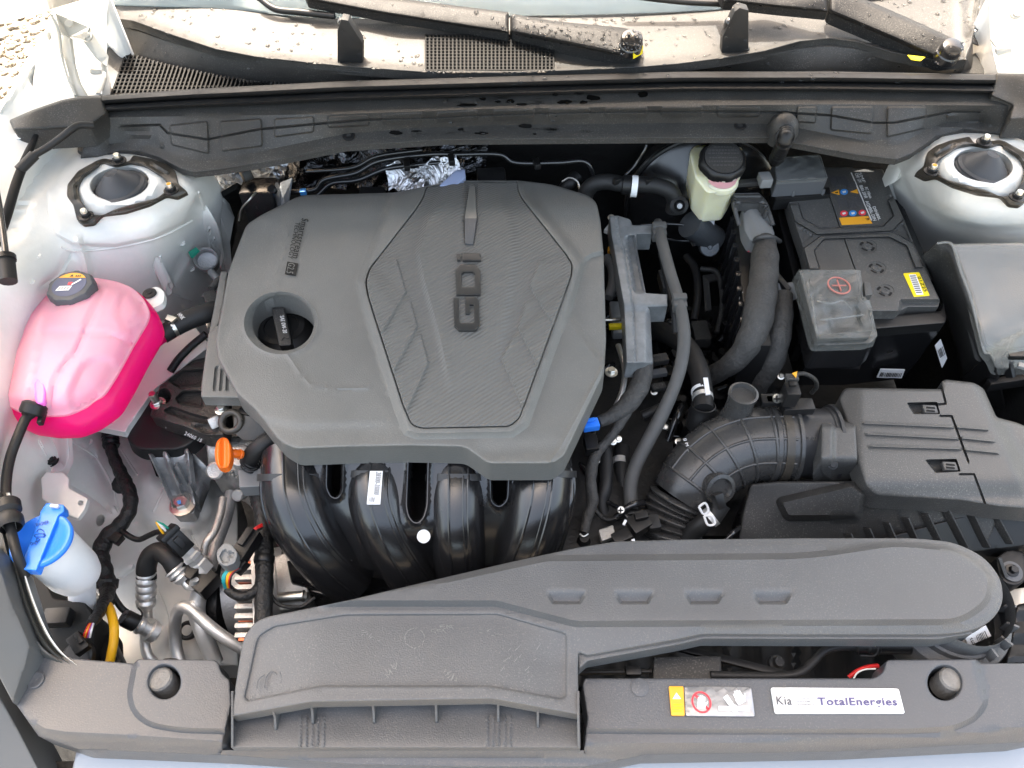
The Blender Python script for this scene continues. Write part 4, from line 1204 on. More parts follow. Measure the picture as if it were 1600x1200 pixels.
# ================================================================ front panel over the radiator
def front_panel():
    Z = .80
    root = thing('front_panel', 'grey plastic panel along the front edge of the engine bay, notched for the air intake', 'front panel', P(800, 1150, .76))
    left = rc([(47, 1012, 3), (115, 1029), (209, 1037, 2), (216, 1030, 3), (340, 1031, 10), (346, 1052, 8), (359, 1063, 4), (361, 1100), (348, 1160), (346, 1178, 4)], 3, 4)
    botl = [(360, 1180), (545, 1194), (760, 1199), (912, 1200), (1008, 1180)]
    right = rc([(912, 1178, 4), (918, 1120), (910, 1070), (914, 1060, 3), (1070, 1060), (1129, 1060), (1366, 1060, 12), (1380, 1050, 8), (1385, 1031, 6), (1526, 1030, 4), (1533, 1036, 2), (1660, 1037)], 3, 4)
    out = left + [(346, 1172), (912, 1172)] + right + [(1660, 1148), (1600, 1160), (1330, 1174), (1180, 1177), (1008, 1180), (912, 1199), (760, 1199), (545, 1194), (360, 1181), (122, 1171), (60, 1150), (22, 1096)]
    lp = rc([(214, 1020), (202, 1085, 8), (208, 1112, 20), (232, 1132, 20), (280, 1141, 20), (352, 1143), (370, 1143), (370, 1020)], 2)
    rp = rc([(900, 1020), (900, 1142), (1060, 1143), (1420, 1143, 20), (1490, 1139, 20), (1526, 1122, 20), (1541, 1098, 8), (1524, 1020)], 2)
    crease = [(20, 1096), (37, 1124), (70, 1142), (101, 1147), (200, 1152), (348, 1162)]
    def z(X, Y):
        v = np.full(X.shape, Z)
        v -= .022 * ss(Y - np.interp(X, [20, 37, 70, 101, 348, 912, 1460, 1660], [1096, 1124, 1142, 1147, 1160, 1165, 1152, 1130]), -4, 26)
        v += .008 * pad(lp, X, Y, 9)
        v += .008 * pad(rp, X, Y, 9)
        v -= .004 * ss(dline([(47, 1012), (20, 1096)], X, Y), 7, 1)
        return v
    hl = ell(257, 1065.5, 25.5, 27, 36); hr_ = ell(1476, 1067, 27, 27.5, 36)
    relief('panel_shell', out, z, PANEL, root, step=8, rnd=2.6, creases=off2(crease, 4)[:2] + off2(lp, 4.5, True)[:2] + off2(rp, 4.5, True)[:2] + [[(101, 1172), (348, 1186)]], depth=.035, holes=[hl, hr_], hr=2.5, angle=40)
    for c in ((56, 1063, .8005), (1000, 1074, .8085)):
        lathe('push_pin', c, (0, 0, 1), [(14, 0), (14, .6), (12.6, 1.2), (0, 1.4)] if c[0] > 500 else [(13, -1), (13, 2.4), (11, 3.2), (10, 2.6), (0, 2.6)], PANEL, root)
    for k, (h, lab) in enumerate(((hl, 'rubber bonnet stop in the hole at the panel left of the air intake'), (hr_, 'rubber bonnet stop in the hole right of the white oil sticker'))):
        cx = (257, 1476)[k]
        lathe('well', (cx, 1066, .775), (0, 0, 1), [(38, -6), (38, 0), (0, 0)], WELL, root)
        s = lathe('bonnet_stop', (cx + 1, 1070, .786), (0, .06, 1), [(20, -10), (20, 6), (19, 18), (18.6, 24), (16, 27), (6, 28), (0, 28)], M('weathered_rubber', (.19, .185, .175), .6, bump=.5, bs=300, var=.3, vs_=60), None)
        tag(s, lab, 'bonnet stop', 'rubber bonnet stops')
front_panel()

def oil_sticker():
    z = .8093
    root = thing('oil_sticker', 'white rectangular oil brand sticker on the front panel', 'sticker', P(1310, 1096, z))
    relief('label_face', rc([(1204, 1074), (1404, 1076), (1414, 1115), (1211, 1115)], 4), z + .0016, STW, root, step=20, rnd=1.6, depth=.0016)
    zt = z + .0017
    text('lettering', 'Kia', (1213.5, 1101, zt), (1237.5, 1101.5, zt), (1212, 1088, zt), INKG, root, ext=.0004, bold=.008, lift=.0007)
    for k in range(3):
        text('small_print', ('recommended for', 'recommended by', 'recommended oil')[k], (1243 + k, 1091.5 + k * 5, zt), (1270 + k, 1092 + k * 5, zt), (1242.6 + k, 1089 + k * 5, zt), INKG, root, ext=.0002)
    text('lettering', 'TotalEnergies', (1278, 1102, zt), (1402, 1102.5, zt), (1276.5, 1090, zt), INKV, root, ext=.0004, bold=.02, lift=.0007)
oil_sticker()

def hand(cx, cy, s, z, mat, parent, rot=0., name='hand_symbol'):
    bm = bmesh.new(); c, n = math.cos(rot), math.sin(rot)
    def T(p): return (cx + (p[0] * c - p[1] * n) * s, cy + (p[0] * n + p[1] * c) * s)
    def poly(ps):
        t = [P(*T(p), z) for p in ps]; bm.faces.new([bm.verts.new(q) for q in t])
    poly([(-5, 8), (5, 8), (6, 2), (5, -2), (-5, -2), (-6, 1)])
    for i, (x, l) in enumerate(((-4, 6), (-1.4, 8.5), (1.3, 8), (4, 6.5))): poly([(x - 1.1, -1.5), (x + 1.1, -1.5), (x + 1.0, -1.5 - l), (x - .9, -1.5 - l)])
    poly([(4.5, 3), (6.5, 4), (9, -1), (8, -2)])
    r = bmesh.ops.extrude_face_region(bm, geom=list(bm.faces))
    bmesh.ops.translate(bm, verts=[v for v in r['geom'] if isinstance(v, bmesh.types.BMVert)], vec=(0, 0, .0002))
    return from_bm(name, bm, mat, parent)

def warning_sticker():
    z = .8093
    root = thing('warning_sticker', 'shiny warning sticker with an orange end and hand symbols, on the front panel', 'sticker', P(1110, 1096, z))
    chrome = M('silver_foil_label', (.30, .31, .33), .34, .7, bump=.15, bs=40, var=.15, vs_=60)
    relief('label_face', rc([(1069, 1072), (1174, 1074), (1180, 1120), (1071, 1119)], 4), z + .0012, chrome, root, step=20, rnd=1.2, depth=.0012)
    relief('orange_end', rc([(1045, 1072), (1068, 1072.4), (1070, 1118.4), (1049, 1118)], 2.5), z + .0014, STO, root, step=20, rnd=.8, depth=.0014)
    zt = z + .0018
    plate('warning_triangle', [(1051, 1092, zt), (1064, 1092, zt), (1057, 1082, zt)], .0003, STW, root)
    for k in range(3): plate('small_print', [(1052, 1100 + k * 5, zt), (1066, 1100 + k * 5, zt), (1066, 1102 + k * 5, zt), (1052, 1102 + k * 5, zt)], .0003, STY, root)
    w = P(1096, 1097, zt); s = px(w)
    bm = bmesh.new(); n = 40
    A = [bm.verts.new(w + Vector((math.cos(t) * 15.5 * s, math.sin(t) * 16.5 * s, 0))) for t in [2 * math.pi * i / n for i in range(n)]]
    B = [bm.verts.new(w + Vector((math.cos(t) * 12.6 * s, math.sin(t) * 13.6 * s, 0))) for t in [2 * math.pi * i / n for i in range(n)]]
    for i in range(n): bm.faces.new((A[i], A[(i + 1) % n], B[(i + 1) % n], B[i]))
    from_bm('red_ring', bm, STR, root)
    plate('ring_bar', [(1085, 1087, zt), (1088, 1084.5, zt), (1108, 1107, zt), (1105.5, 1109.5, zt)], .0003, STR, root)
    hand(1096, 1098, 1.15, zt + .0004, STW, root)
    hand(1155, 1090, 1.25, zt + .0004, STW, root, -.5)
    for a in (0, 180, 235):
        c, sn = math.cos(R(a)), math.sin(R(a))
        q = [(4, -3.6), (24, -4), (24, 4), (4, 3.6)]
        plate('fan_blade', [(1147 + u * c - v * sn, 1107 + u * sn + v * c, zt + .0003) for u, v in q], .0003, STW, root)
    lathe('fan_hub', (1147, 1107, zt), (0, 0, 1), [(6, 0), (6, .8), (3.5, .9), (3.5, .4), (0, .4)], STW, root)
warning_sticker()

# ================================================================ fresh-air duct with its snorkel
def duct():
    Z = .84
    root = thing('intake_duct', 'long grey air intake duct with a wide ribbed mouth and a rounded right end', 'air duct', P(800, 1000, .80))
    out = rc([(361, 1120, 3), (375, 1026), (381, 996, 10), (398, 972, 12), (420, 963, 8), (540, 939), (675, 907), (800, 878), (901, 856), (962, 846, 8), (1070, 843), (1250, 841), (1431, 841, 20), (1490, 847, 20), (1538, 870, 25), (1565, 905, 25), (1568, 945, 20), (1545, 975, 22), (1510, 988, 20), (1465, 992, 10), (1240, 992), (1098, 991, 10),
              (1060, 999), (916, 1025, 6), (904, 1018, 10), (903, 1060), (905, 1117, 3), (770, 1092, 8), (486, 1097, 8)], 4)
    # order: the mouth edge runs back from right to left
    panl = rc([(381, 1090, 6), (388, 1096, 2), (500, 1073, 6), (766, 1073, 6), (876, 1093, 4), (886, 1088, 8), (886, 990, 8), (778, 959, 6), (540, 960, 6), (428, 978, 8), (402, 994, 10)], 6)
    crown = rc([(420, 950), (530, 943), (776, 943, 8), (898, 975, 10), (1092, 974), (1500, 972, 30), (1545, 940, 30), (1550, 900, 30), (1500, 858, 30), (1400, 848, 30), (1280, 866, 40), (1229, 869, 10), (854, 872, 12), (700, 905)], 6)
    tip = rc([(1070, 870), (1290, 862), (1440, 846), (1510, 858), (1556, 895), (1552, 945), (1510, 972), (1300, 975), (1070, 975)], 20)
    def z(X, Y):
        v = np.full(X.shape, Z)
        v -= .013 * ss(X, 500, 360) * ss(Y, 900, 1000)                    # mouth panel falls to both sides
        v -= .010 * ss(X, 770, 905) * ss(Y, 960, 1040)
        c = sdf(crown, X, Y)
        v += .010 * ss(c, -5, 5)
        v -= .003 * pad(panl, X, Y, 4)
        v += .0012 * ss(np.abs(sdf(panl, X, Y)), 3.5, 0)
        for cx in (885, 991, 1100, 1207):                                 # four pressed notches
            q = [(cx - 33, 922), (cx + 33, 922), (cx + 21, 942), (cx - 21, 942)]
            v -= .0065 * pad(q, X, Y, 5) * ss(Y, 920, 940)
        v -= .004 * ss(sdf(out, X, Y), 13, 3) * ss(X, 1050, 1120)
        return v
    relief('duct_shell', out, z, DUCT, root, step=6, rnd=3, depth=.017, creases=off2(crown, 5, True)[:2] + [crown + crown[:1]] + off2(panl, 2.2, True) + [l for cx in (885, 991, 1100, 1207) for l in off2([(cx - 33, 922), (cx + 33, 922), (cx + 21, 942), (cx - 21, 942)], 2.6, True)[:2]], angle=40)
    # moulded mark near the left end
    for q in ([(401, 1076), (404, 1062), (414, 1054)], [(413, 1075), (416, 1058), (424, 1049), (432, 1053)], [(438, 1068), (440, 1060), (437, 1050)]):
        tube('moulded_mark', [(a, b, .8315) for a, b in q], .9, DUCT, root, seg=6)
    # flange under the rim on the front side
    relief('lower_flange', rc([(903, 1021), (920, 1012), (1060, 985), (1098, 978), (1465, 980), (1510, 975), (1520, 990), (1465, 999), (1100, 998), (1060, 1007), (918, 1033), (905, 1045)], 3), .826, DUCT, root, rnd=2, depth=.02)
    # mouth: floor, side walls and dividers
    def fz(X, Y):
        v = np.full(X.shape, .806) - .006 * ss(Y, 1166, 1110)
        for x0 in (470, 762):
            for k in range(5):
                xx = x0 + k * 9 + (1122 - Y) * .02 + (-.0 if x0 < 500 else 0)
                v += .0016 * ss(np.abs(X - xx), 2.4, .8) * ss(Y, 1116, 1121)
        return v
    relief('mouth_floor', [(361, 1080), (906, 1080), (907, 1168), (361, 1168)], fz, DUCT, root, step=3.2, rnd=1.2, depth=.012)
    plate('mouth_wall', [(361, 1080, .828), (361, 1120, .828), (361, 1167, .810), (361, 1167, .800), (361, 1080, .800)], .002, DUCT, root)
    plate('mouth_wall', [(905, 1080, .832), (905, 1118, .832), (906, 1167, .810), (906, 1167, .800), (905, 1080, .800)], .002, DUCT, root)
    for x, yt in ((427, 1107), (486, 1097), (583, 1096), (682, 1095), (780, 1094), (839, 1103)):
        a = P(x, yt + 1, .828); y0 = a.y
        w = [a, a + Vector((0, .05, 0)), a + Vector((0, .05, -.026)), Vector((a.x, a.y - .012, .802)), Vector((a.x, a.y - .012, .806)), Vector((a.x, a.y - .004, .815))]
        plate('mouth_divider', w, .0022, DUCT, root, .0003, wpts=True)
    # collar below the round end
    c = P(1488, 948, .79); s = px(c)
    lathew('outlet_collar', c, (.05, -.12, 1), [(70 * s, 45 * s), (76 * s, 10 * s), (80 * s, 8 * s), (82 * s, -2 * s), (96 * s, -8 * s), (99 * s, -14 * s), (99 * s, -40 * s), (90 * s, -44 * s), (86 * s, -90 * s)], DUCT, root, seg=48)
    for k in range(7):
        t = R(-70 + k * 22)
        p = c + Vector((math.cos(t), math.sin(t), 0)) * 80 * s
        boxw('collar_rib', p + Vector((0, 0, .004)), Vector((math.cos(t), math.sin(t), 0)) * 9 * s, Vector((-math.sin(t), math.cos(t), 0)) * .0012, (0, 0, 12 * s), DUCT, root, .0004)
    plate('duct_label', [(1508, 997, .806), (1541, 978, .806), (1549, 994, .792), (1514, 1009, .792)], .001, STW, root)
    barcode_on([(1523, 992, .8045), (1538, 984, .8045), (1543, 995, .794), (1527, 1002, .794)], 7, root, .0012)
    text('label_code', '027', (1518, 1006, .7945), (1513, 997, .803), (1522, 1004, .7945), INKB, root, ext=.0002, lift=.0012)

def barcode_on(q, n, parent, lift=.0005, mat=None, name='barcode'):
    """printed bars across a quad of (x, y, height) corners: two along the top, two back along the bottom"""
    a, b, c, d = [P(*p) for p in q]
    nz = (b - a).cross(d - a).normalized()
    if nz.dot(Vector(CAM) - a) < 0: nz.negate()
    bm = bmesh.new(); rnd = random.Random(n)
    for i in range(n):
        t0 = (i + rnd.uniform(0, .25)) / n; t1 = t0 + rnd.uniform(.3, .6) / n
        v = [a.lerp(b, t0), a.lerp(b, t1), d.lerp(c, t1), d.lerp(c, t0)]
        bm.faces.new([bm.verts.new(p + nz * lift) for p in v])
    return tag(from_bm(name, bm, mat or INKB, parent), None, None, None, 'stuff')
duct()

def scuffs():
    """fern-like scuffs worn into the duct's mouth panel"""
    bm = bmesh.new(); rnd = random.Random(5)
    def streak(p, a, l):
        w = .0005
        P0 = P(p[0], p[1], .8378); s = px(P0); d = Vector((math.cos(a), -math.sin(a), 0)); n = Vector((-d.y, d.x, 0)) * w
        q = [P0 - n * .4, P0 + d * l * s - n * .2, P0 + d * l * s + n * .2, P0 + n * .4]
        bm.faces.new([bm.verts.new(v) for v in q])
    for cx, cy, a0, n in ((672, 985, .3, 26), (748, 985, -.3, 10), (620, 1040, -2.1, 16), (690, 1050, -.8, 14), (595, 1000, 2.6, 8)):
        for i in range(n):
            u = rnd.uniform(0, 1)
            b = (cx + math.cos(a0) * u * 32 + rnd.uniform(-3, 3), cy - math.sin(a0) * u * 22 + rnd.uniform(-4, 4))
            streak(b, a0 + rnd.uniform(-.8, .8), rnd.uniform(3, 9))
    for i in range(40):
        t = rnd.uniform(0, 6.28)
        streak((648 + 15 * math.cos(t), 997 + 15 * math.sin(t)), t + 1.5 + rnd.uniform(-.5, .5), rnd.uniform(2, 5))
    for i in range(10): streak((800 + rnd.uniform(-20, 40), 1030 + rnd.uniform(-15, 20)), rnd.uniform(-1, -.6), rnd.uniform(6, 14))
    o = from_bm('scuff_marks', bm, M('scuffed_plastic', (.24, .24, .235), .6), bpy.data.objects['intake_duct'])
    tag(o, None, None, None, 'stuff')
scuffs()

# ================================================================ strut tops
def strut_mount(f, side, cz, label, surf):
    ax = (-.12 * side, 0, 1)
    root = thing('strut_mount', label, 'strut mount', P(*f((187, 287)), .90), 'strut tower tops')
    outer = [(152, 249), (121, 266), (104, 288), (103, 307), (113, 320), (119, 344), (130, 353), (147, 351), (160, 337), (195, 333), (234, 321), (260, 307), (277, 311), (295, 302), (292, 297), (280, 287), (275, 266), (260, 255), (238, 247), (208, 241), (200, 252), (186, 246), (172, 248), (163, 246)]
    inner = [(163, 256), (180, 261), (203, 256), (225, 260), (249, 275), (258, 284), (258, 297), (245, 307), (206, 317), (180, 324), (160, 334), (143, 333), (128, 312), (123, 294), (130, 277), (154, 259)]
    gro = [[(115, 305), (114, 290), (128, 271), (150, 256)], [(213, 249), (238, 254), (262, 268)], [(178, 329), (206, 324), (240, 313)]]
    tilt = lambda X: .012 * side * ((X - f((187, 287))[0]) / 100.)
    G = [[f(p) for p in g] for g in gro]
    def shr(L, d):                                       # outline moved towards its middle by d photo px
        q = rc(L, 4); a, b = off2(q, d, True)[:2]
        ar = lambda w: abs(sum(w[i - 1][0] * w[i][1] - w[i][0] * w[i - 1][1] for i in range(len(w))))
        return sorted((a[:-1], b[:-1]), key=ar)[0 if d > 0 else 1]
    def z(X, Y):
        v = surf(X, Y) + .0055
        for g in G: v = v + .005 * ss(dline(g, X, Y), 5.5, 1)
        return v
    relief('bracket_ring', shr([f(p) for p in outer], 1.2), z, STEELB, root, step=4.5, rnd=1.6, depth=.0035, creases=[l for g in G for l in off2(g, 5)], holes=[sorted([l[:-1] for l in off2(rc([f(p) for p in inner], 5), 2.2, True)[:2]], key=lambda w: -abs(sum(w[i - 1][0] * w[i][1] - w[i][0] * w[i - 1][1] for i in range(len(w)))))[0]], hr=1.6, angle=50)
    c = f((187, 288))
    lathe('tower_collar', (c[0], c[1], .916 + cz), ax, [(58, -6), (55, -1), (50, 2), (48.5, 2.4), (47, 1), (46.5, -22)], WHITED, root, seg=48)
    c = f((187, 290))
    lathe('cap_well', (c[0], c[1] + 8, .888 + cz), ax, [(52, 0), (0, 0)], MATTBLK, root)
    lathe('dust_cap', (c[0] - 1 * side, c[1] + 1, .925 + cz), ax, [(42, -10), (42, -4), (40, -3), (40, 0), (35, 2), (34, 4), (30, 8), (13, 23), (9.5, 25), (7, 24), (0, 24)], CAPG if False else M('dark_rubber_cap', (.045, .047, .052), .5, bump=.15, bs=500), root, seg=40)
    for k, p in enumerate(((186, 252), (268, 298), (135, 338))):
        q = f(p); zz = float(surf(np.array([q[0]]), np.array([q[1]]))[0]) + .010
        b = bolt('nut', (q[0], q[1], zz), 8, BLACK, root, h=.85, flange=1.45)
        lathe('stud', (q[0], q[1], zz), (0, 0, 1), [(5, 0), (5, 12), (4.2, 13.5), (0, 13.5)], ZINC, b, seg=14)
        if k == 1: lathe('paint_mark', (q[0], q[1], zz + .0004), (0, 0, 1), [(3.4, 12), (3.4, 13.8), (0, 14)], STO, b, seg=14)
strut_mount(lambda p: p, 1, 0, 'black ringed strut mount with a domed dust cap, beside the pink coolant tank', apron_z)
strut_mount(mir, -1, 0, 'black ringed strut mount with a domed dust cap, behind the battery on the right', rapron_z)

# ================================================================ coolant tank
def coolant():
    root = thing('coolant_tank', 'bright pink translucent coolant tank with a grey screw cap', 'coolant tank', P(130, 560, .80))
    o = rc([(4, 611), (20, 550), (28, 528), (41, 487), (61, 463), (82, 445), (106, 434), (152, 434), (184, 440), (208, 450), (226, 468), (235, 489), (231, 503), (208, 541), (184, 585), (165, 615), (134, 637), (104, 649), (69, 650), (33, 645), (13, 635), (4, 622)], 9, 4)
    seams = [[(38, 524), (75, 519), (120, 520), (170, 523), (205, 537)], [(75, 470), (70, 500), (58, 540), (52, 575), (45, 620)], [(160, 455), (140, 500), (118, 550), (100, 570), (84, 600), (80, 640)],
             [(190, 470), (182, 490), (195, 510), (210, 518)], [(27, 568), (20, 600), (24, 625)]]
    bump_ = rc([(125, 575), (145, 560), (170, 562), (182, 570), (168, 598), (150, 625), (120, 640), (108, 632), (110, 610)], 12)
    bump2 = rc([(190, 455), (208, 458), (228, 480), (222, 500), (205, 512), (184, 492)], 10)
    def z(X, Y):
        d = np.maximum(sdf(o, X, Y), 0)
        v = .862 + .020 * (1 - np.exp(-np.maximum(d - 5, 0) / 14)) + .004 * (1 - np.exp(-d / 60))
        for s in seams: v -= .0026 * ridge(s, X, Y, 6)
        v -= .004 * pad(bump_, X, Y, 9); v -= .0035 * pad(bump2, X, Y, 8)
        return v
    relief('tank_top', o, z, TANKT, root, step=6, rnd=2.5, depth=.005, creases=seams[:3], angle=60)
    c = np.array([120, 545.])
    oi = [tuple(c + (np.array(p) - c) * .975) for p in o]
    bm = bmesh.new(); wb_ = [P(x, y, .859) for x, y in dens(o, 8)]; ct = sum(wb_, Vector()) / len(wb_); rings = []
    for k, (f_, zz, sh) in enumerate(((.985, .8595, 0), (1.0, .8575, .001), (1.025, .853, .003), (1.04, .845, .005), (1.045, .836, .006), (1.03, .826, .006), (.96, .819, .005), (.4, .817, .004))):
        rings.append([bm.verts.new((ct.x + (p.x - ct.x) * f_ + sh, ct.y + (p.y - ct.y) * f_ - sh * .9, zz)) for p in wb_])
    for A_, B_ in zip(rings, rings[1:]):
        for i in range(len(A_)): bm.faces.new((A_[i - 1], A_[i], B_[i], B_[i - 1]))
    bm.faces.new(rings[-1][::-1])
    from_bm('tank_bottom', bm, TANKB, root, 60)
    relief('coolant_channel', rc([(52, 600), (56, 588), (70, 588), (73, 612), (70, 632), (56, 632)], 7), .8835, M('magenta_coolant', (.92, .20, .70), .3, sss=.3, sssr=(.02, .004, .02)), root, step=6, rnd=5, depth=.004)
    cap = lathe('cap', (117, 459, .874), (0, 0, 1), [(33, -8), (34, -2), (34, 13), (31.5, 18), (28, 19.5), (0, 19.5)], CAPG, root, seg=72,
                mod=lambda t, j: 1 + (.045 if 1 <= j <= 3 and math.sin(t * 9) > .35 else 0))
    zt = .874 + 19.7 * px(P(117, 459, .874))
    q = P(117, 459, .874); s = px(q); cc = Vector((q.x, q.y, zt))
    def seg_(name, a0, a1, r, mat, lift, n=20):
        bm = bmesh.new()
        v = [bm.verts.new(cc + Vector((math.cos(t) * r * s, math.sin(t) * r * s, lift))) for t in np.linspace(a0, a1, n)]
        bm.faces.new(v); from_bm(name, bm, mat, cap)
    seg_('cap_label', 0, 2 * math.pi * .98, 25.5, NAVY, .0003, 40)
    seg_('orange_segment', R(35), R(145), 25.5, STO, .0006)
    def cq(u, v): return tuple(cc + Vector((u * s, v * s, .0009)))
    plate('pressure_symbol', [cq(-16, -14), cq(4, -13), cq(6, -3), cq(-13, -4)], .0003, STW, cap, wpts=True)
    for k in range(4): plate('symbol_mark', [cq(-13 + k * 4.2, -12), cq(-11.5 + k * 4.2, -12), cq(-10 + k * 4.2, -6), cq(-11.8 + k * 4.2, -6)], .0006, NAVY, cap, wpts=True)
    plate('symbol_arm', [cq(3, 0), cq(5, -2), cq(16, 10), cq(14, 12)], .0003, STW, cap, wpts=True)
    plate('symbol_knob', [cq(-2, -1), cq(4, -1), cq(4, 5), cq(-2, 5)], .0003, STR, cap, wpts=True)
    plate('cap_triangle', [cq(-5, 17), cq(1, 17), cq(-2, 22)], .0003, INKB, cap, wpts=True)
    for k in range(3): plate('cap_print', [cq(4 + k * 3, 17), cq(6 + k * 3, 17), cq(6 + k * 3, 20), cq(4 + k * 3, 20)], .0003, INKB, cap, wpts=True)
    tube('outlet_neck', [(205, 560, .815), (228, 541, .812), (262, 516, .808)], 13, TANKB, root, seg=14)
    # mounting tabs
    t1 = relief('mount_tab', rc([(222, 455), (246, 447), (258, 456), (256, 474), (236, 484), (226, 478)], 6), .842, WHITED, root, rnd=2, depth=.008)
    lathe('grommet', (234, 459, .843), (0, 0, 1), [(10.5, 0), (10.5, 2), (8, 3), (4, 3), (4, 4.5), (0, 4.5)], RUBBER, t1)
    foot = M('pink_tinted_polyethylene', (.72, .60, .60), .4, sss=.5, sssr=(.03, .015, .015))
    relief('mount_foot', rc([(52, 655), (104, 650), (110, 715), (98, 738), (72, 738), (60, 712)], 8),
           lambda X, Y: .80 - .055 * ss(Y, 655, 735) + .006 * ss(np.abs(X - 80 - (Y - 690) * .1), 14, 20), foot, root, step=6, rnd=3, depth=.01)
    lathe('foot_bolt', (81, 720, .752), (0, -.1, 1), [(11, 0), (11, 1.5), (7.5, 2.5), (6.5, 5), (0, 5.5)], BLACK, root, seg=18)
    relief('side_lug', rc([(4, 505), (18, 496), (34, 505), (28, 528), (16, 534), (6, 520)], 6), .853, foot, root, rnd=4, depth=.02)
    d = plate('service_label', [(163, 637, .80), (187, 632, .80), (177, 662, .79), (157, 663, .79)], .001, M('pink_lit_label', (.86, .45, .5), .4), None)
    tag(d, 'small printed label on the bracket right of the coolant tank', 'label')
    for k in range(2): text('label_code', ('02', '15')[k], (171 - k * 7, 660, .7916), (171 - k * 7 + 2, 653, .794), (176 - k * 7, 661, .7916), INKG, d, ext=.0002, lift=.0014)
    for k in range(5): plate('label_line', [(167, 640 + k * 2.4, .770), (184, 637 + k * 2.4, .770), (184, 638 + k * 2.4, .77), (167, 641 + k * 2.4, .77)], .0003, INKG, d) if False else None
    bkt = relief('tank_bracket', rc([(140, 665), (176, 640), (206, 570), (240, 528), (300, 505), (330, 540), (240, 610), (200, 668), (196, 676)], 4), .752, WHITED, body, rnd=2, depth=.012, step=10)
    hose = tube('coolant_hose', [(252, 522, .812), (276, 508, .812), (300, 497, .812), (326, 488, .808), (350, 482, .79)], 16, RUBBER, None, seg=16)
    tag(hose, 'thick black coolant hose from the pink tank to the engine cover', 'hose')
    a, b = P(255, 519, .812), P(300, 497, .812); ax = (b - a).normalized()
    for k, (t, w) in enumerate(((.12, 4), (.34, 3.4))):
        lathew('hose_clamp', a.lerp(b, t), ax, [(.0125, -w * .0007), (.0134, -w * .0007), (.0134, w * .0007), (.0125, w * .0007)], ZINC, hose, seg=24)
    plate('clamp_ear', [(262, 491, .83), (276, 496, .832), (268, 503, .832), (258, 498, .83)], .003, ZINC, hose)
    text('hose_print', 'HNK', (277, 492, .829), (284, 500, .829), (283, 489, .829), INKW, hose, ext=.0002)
    # breather hose with its quick connector, running down the left side
    h = tube('breather_hose', [(50, 646, .868), (40, 655, .868), (28, 682, .866), (16, 715, .86), (10, 750, .86), (10, 790, .865), (14, 815, .868), (20, 840, .865), (28, 870, .86), (40, 900, .84)], 7.5, RUBBER, None, seg=12)
    tag(h, 'thin black breather hose from the front of the pink tank down the left edge', 'hose')
    lathew('connector_ring', P(52, 640, .872), (.3, .9, .5), [(.012, -.006), (.0135, -.004), (.0135, .006), (.011, .008), (.008, .009), (0, .009)], BLACK, h, seg=18)
    box('connector_clip', (33, 641, .872), (70, 634, .872), 16, 12, BLACK, h, 2.5)
    box('connector_leg', (36, 650, .868), (30, 662, .868), 8, 10, BLACK, h, 2)
    box('connector_leg', (66, 640, .868), (60, 660, .868), 8, 10, BLACK, h, 2)
    lathew('hose_sleeve', P(14, 806, .872), P(10, 790, .872) - P(17, 832, .872), [(.011, .018), (.0125, .016), (.0125, .006), (.009, .002), (.0125, -.004), (.0125, -.012), (.010, -.016)], RUBBER, h, seg=20)
    # gas strut at the left edge
    g = tube('gas_strut', [(-14, 260, .985), (0, 330, .965), (12, 420, .95)], 5, GLOSSB, None, seg=12)
    tag(g, 'thin black gas strut rod at the left edge above the tank', 'gas strut')
    tube('strut_socket', [(9, 405, .955), (13, 440, .945)], 13, RUBBER, g, seg=14, sub=2)
    tube('socket_collar', [(8, 400, .957), (9, 407, .955)], 15, BLACK, g, seg=14, sub=2)
coolant()

# ================================================================ washer filler
def washer():
    root = thing('washer_filler', 'milky washer fluid neck with a bright blue lever cap', 'washer filler', P(65, 842, .70))
    c = P(66, 846, .845); s = px(c)
    lathew('filler_neck', c, (0, 0, 1), [(34 * s, 0), (41 * s, -3 * s), (42 * s, -30 * s), (42 * s, -105 * s), (38 * s, -125 * s), (24 * s, -138 * s), (0, -140 * s)], NATURAL, root, seg=36)
    tubew('filler_pipe', [P(122, 885, .775), P(128, 915, .74), P(129, 945, .71), P(128, 975, .68)], .0145, NATURAL, root, seg=18)
    cap = lathew('cap', c, (0, 0, 1), [(44 * s, -4 * s), (46.5 * s, -1 * s), (46.5 * s, 4 * s), (44 * s, 7 * s), (39 * s, 7 * s), (34 * s, 4 * s), (0, 3 * s)], BLUE, root, seg=48)
    zt = c.z + 10 * s
    relief('lever', rc([(72, 786), (100, 789), (101, 799), (92, 806), (57, 892), (33, 890), (34, 883), (62, 806), (63, 800)], 2.5), lambda X, Y: zt - .004 * ss(Y, 806, 790), BLUE, cap, step=6, rnd=2.2, depth=.010)
    box('hinge_bar', (78, 789, zt + .001), (90, 790, zt + .001), 5, 6, NATURAL, cap, 1)
    ink = M('dark_blue_engraving', (.006, .05, .26), .5)
    zz = zt + .0004
    text('lettering', 'WASHER', (56, 823, zz), (77, 818.5, zz), (55.2, 817.5, zz), ink, cap, ext=.0003)
    text('lettering', 'ONLY', (48, 852.5, zz), (61, 850, zz), (47.3, 848, zz), ink, cap, ext=.0003)
    for q in ([(54, 836), (62, 834), (68, 834.5), (69, 838), (62, 839), (55, 839), (54, 836)], [(57, 831), (61, 827), (66, 828), (69, 831)], [(68, 833), (71, 836), (68, 840)], [(55, 845), (58, 847), (57, 841), (62, 843), (59, 846)]):
        tube('washer_symbol', [(a, b, zz + .0002) for a, b in q], .55, ink, cap, seg=5, sub=4)
washer()

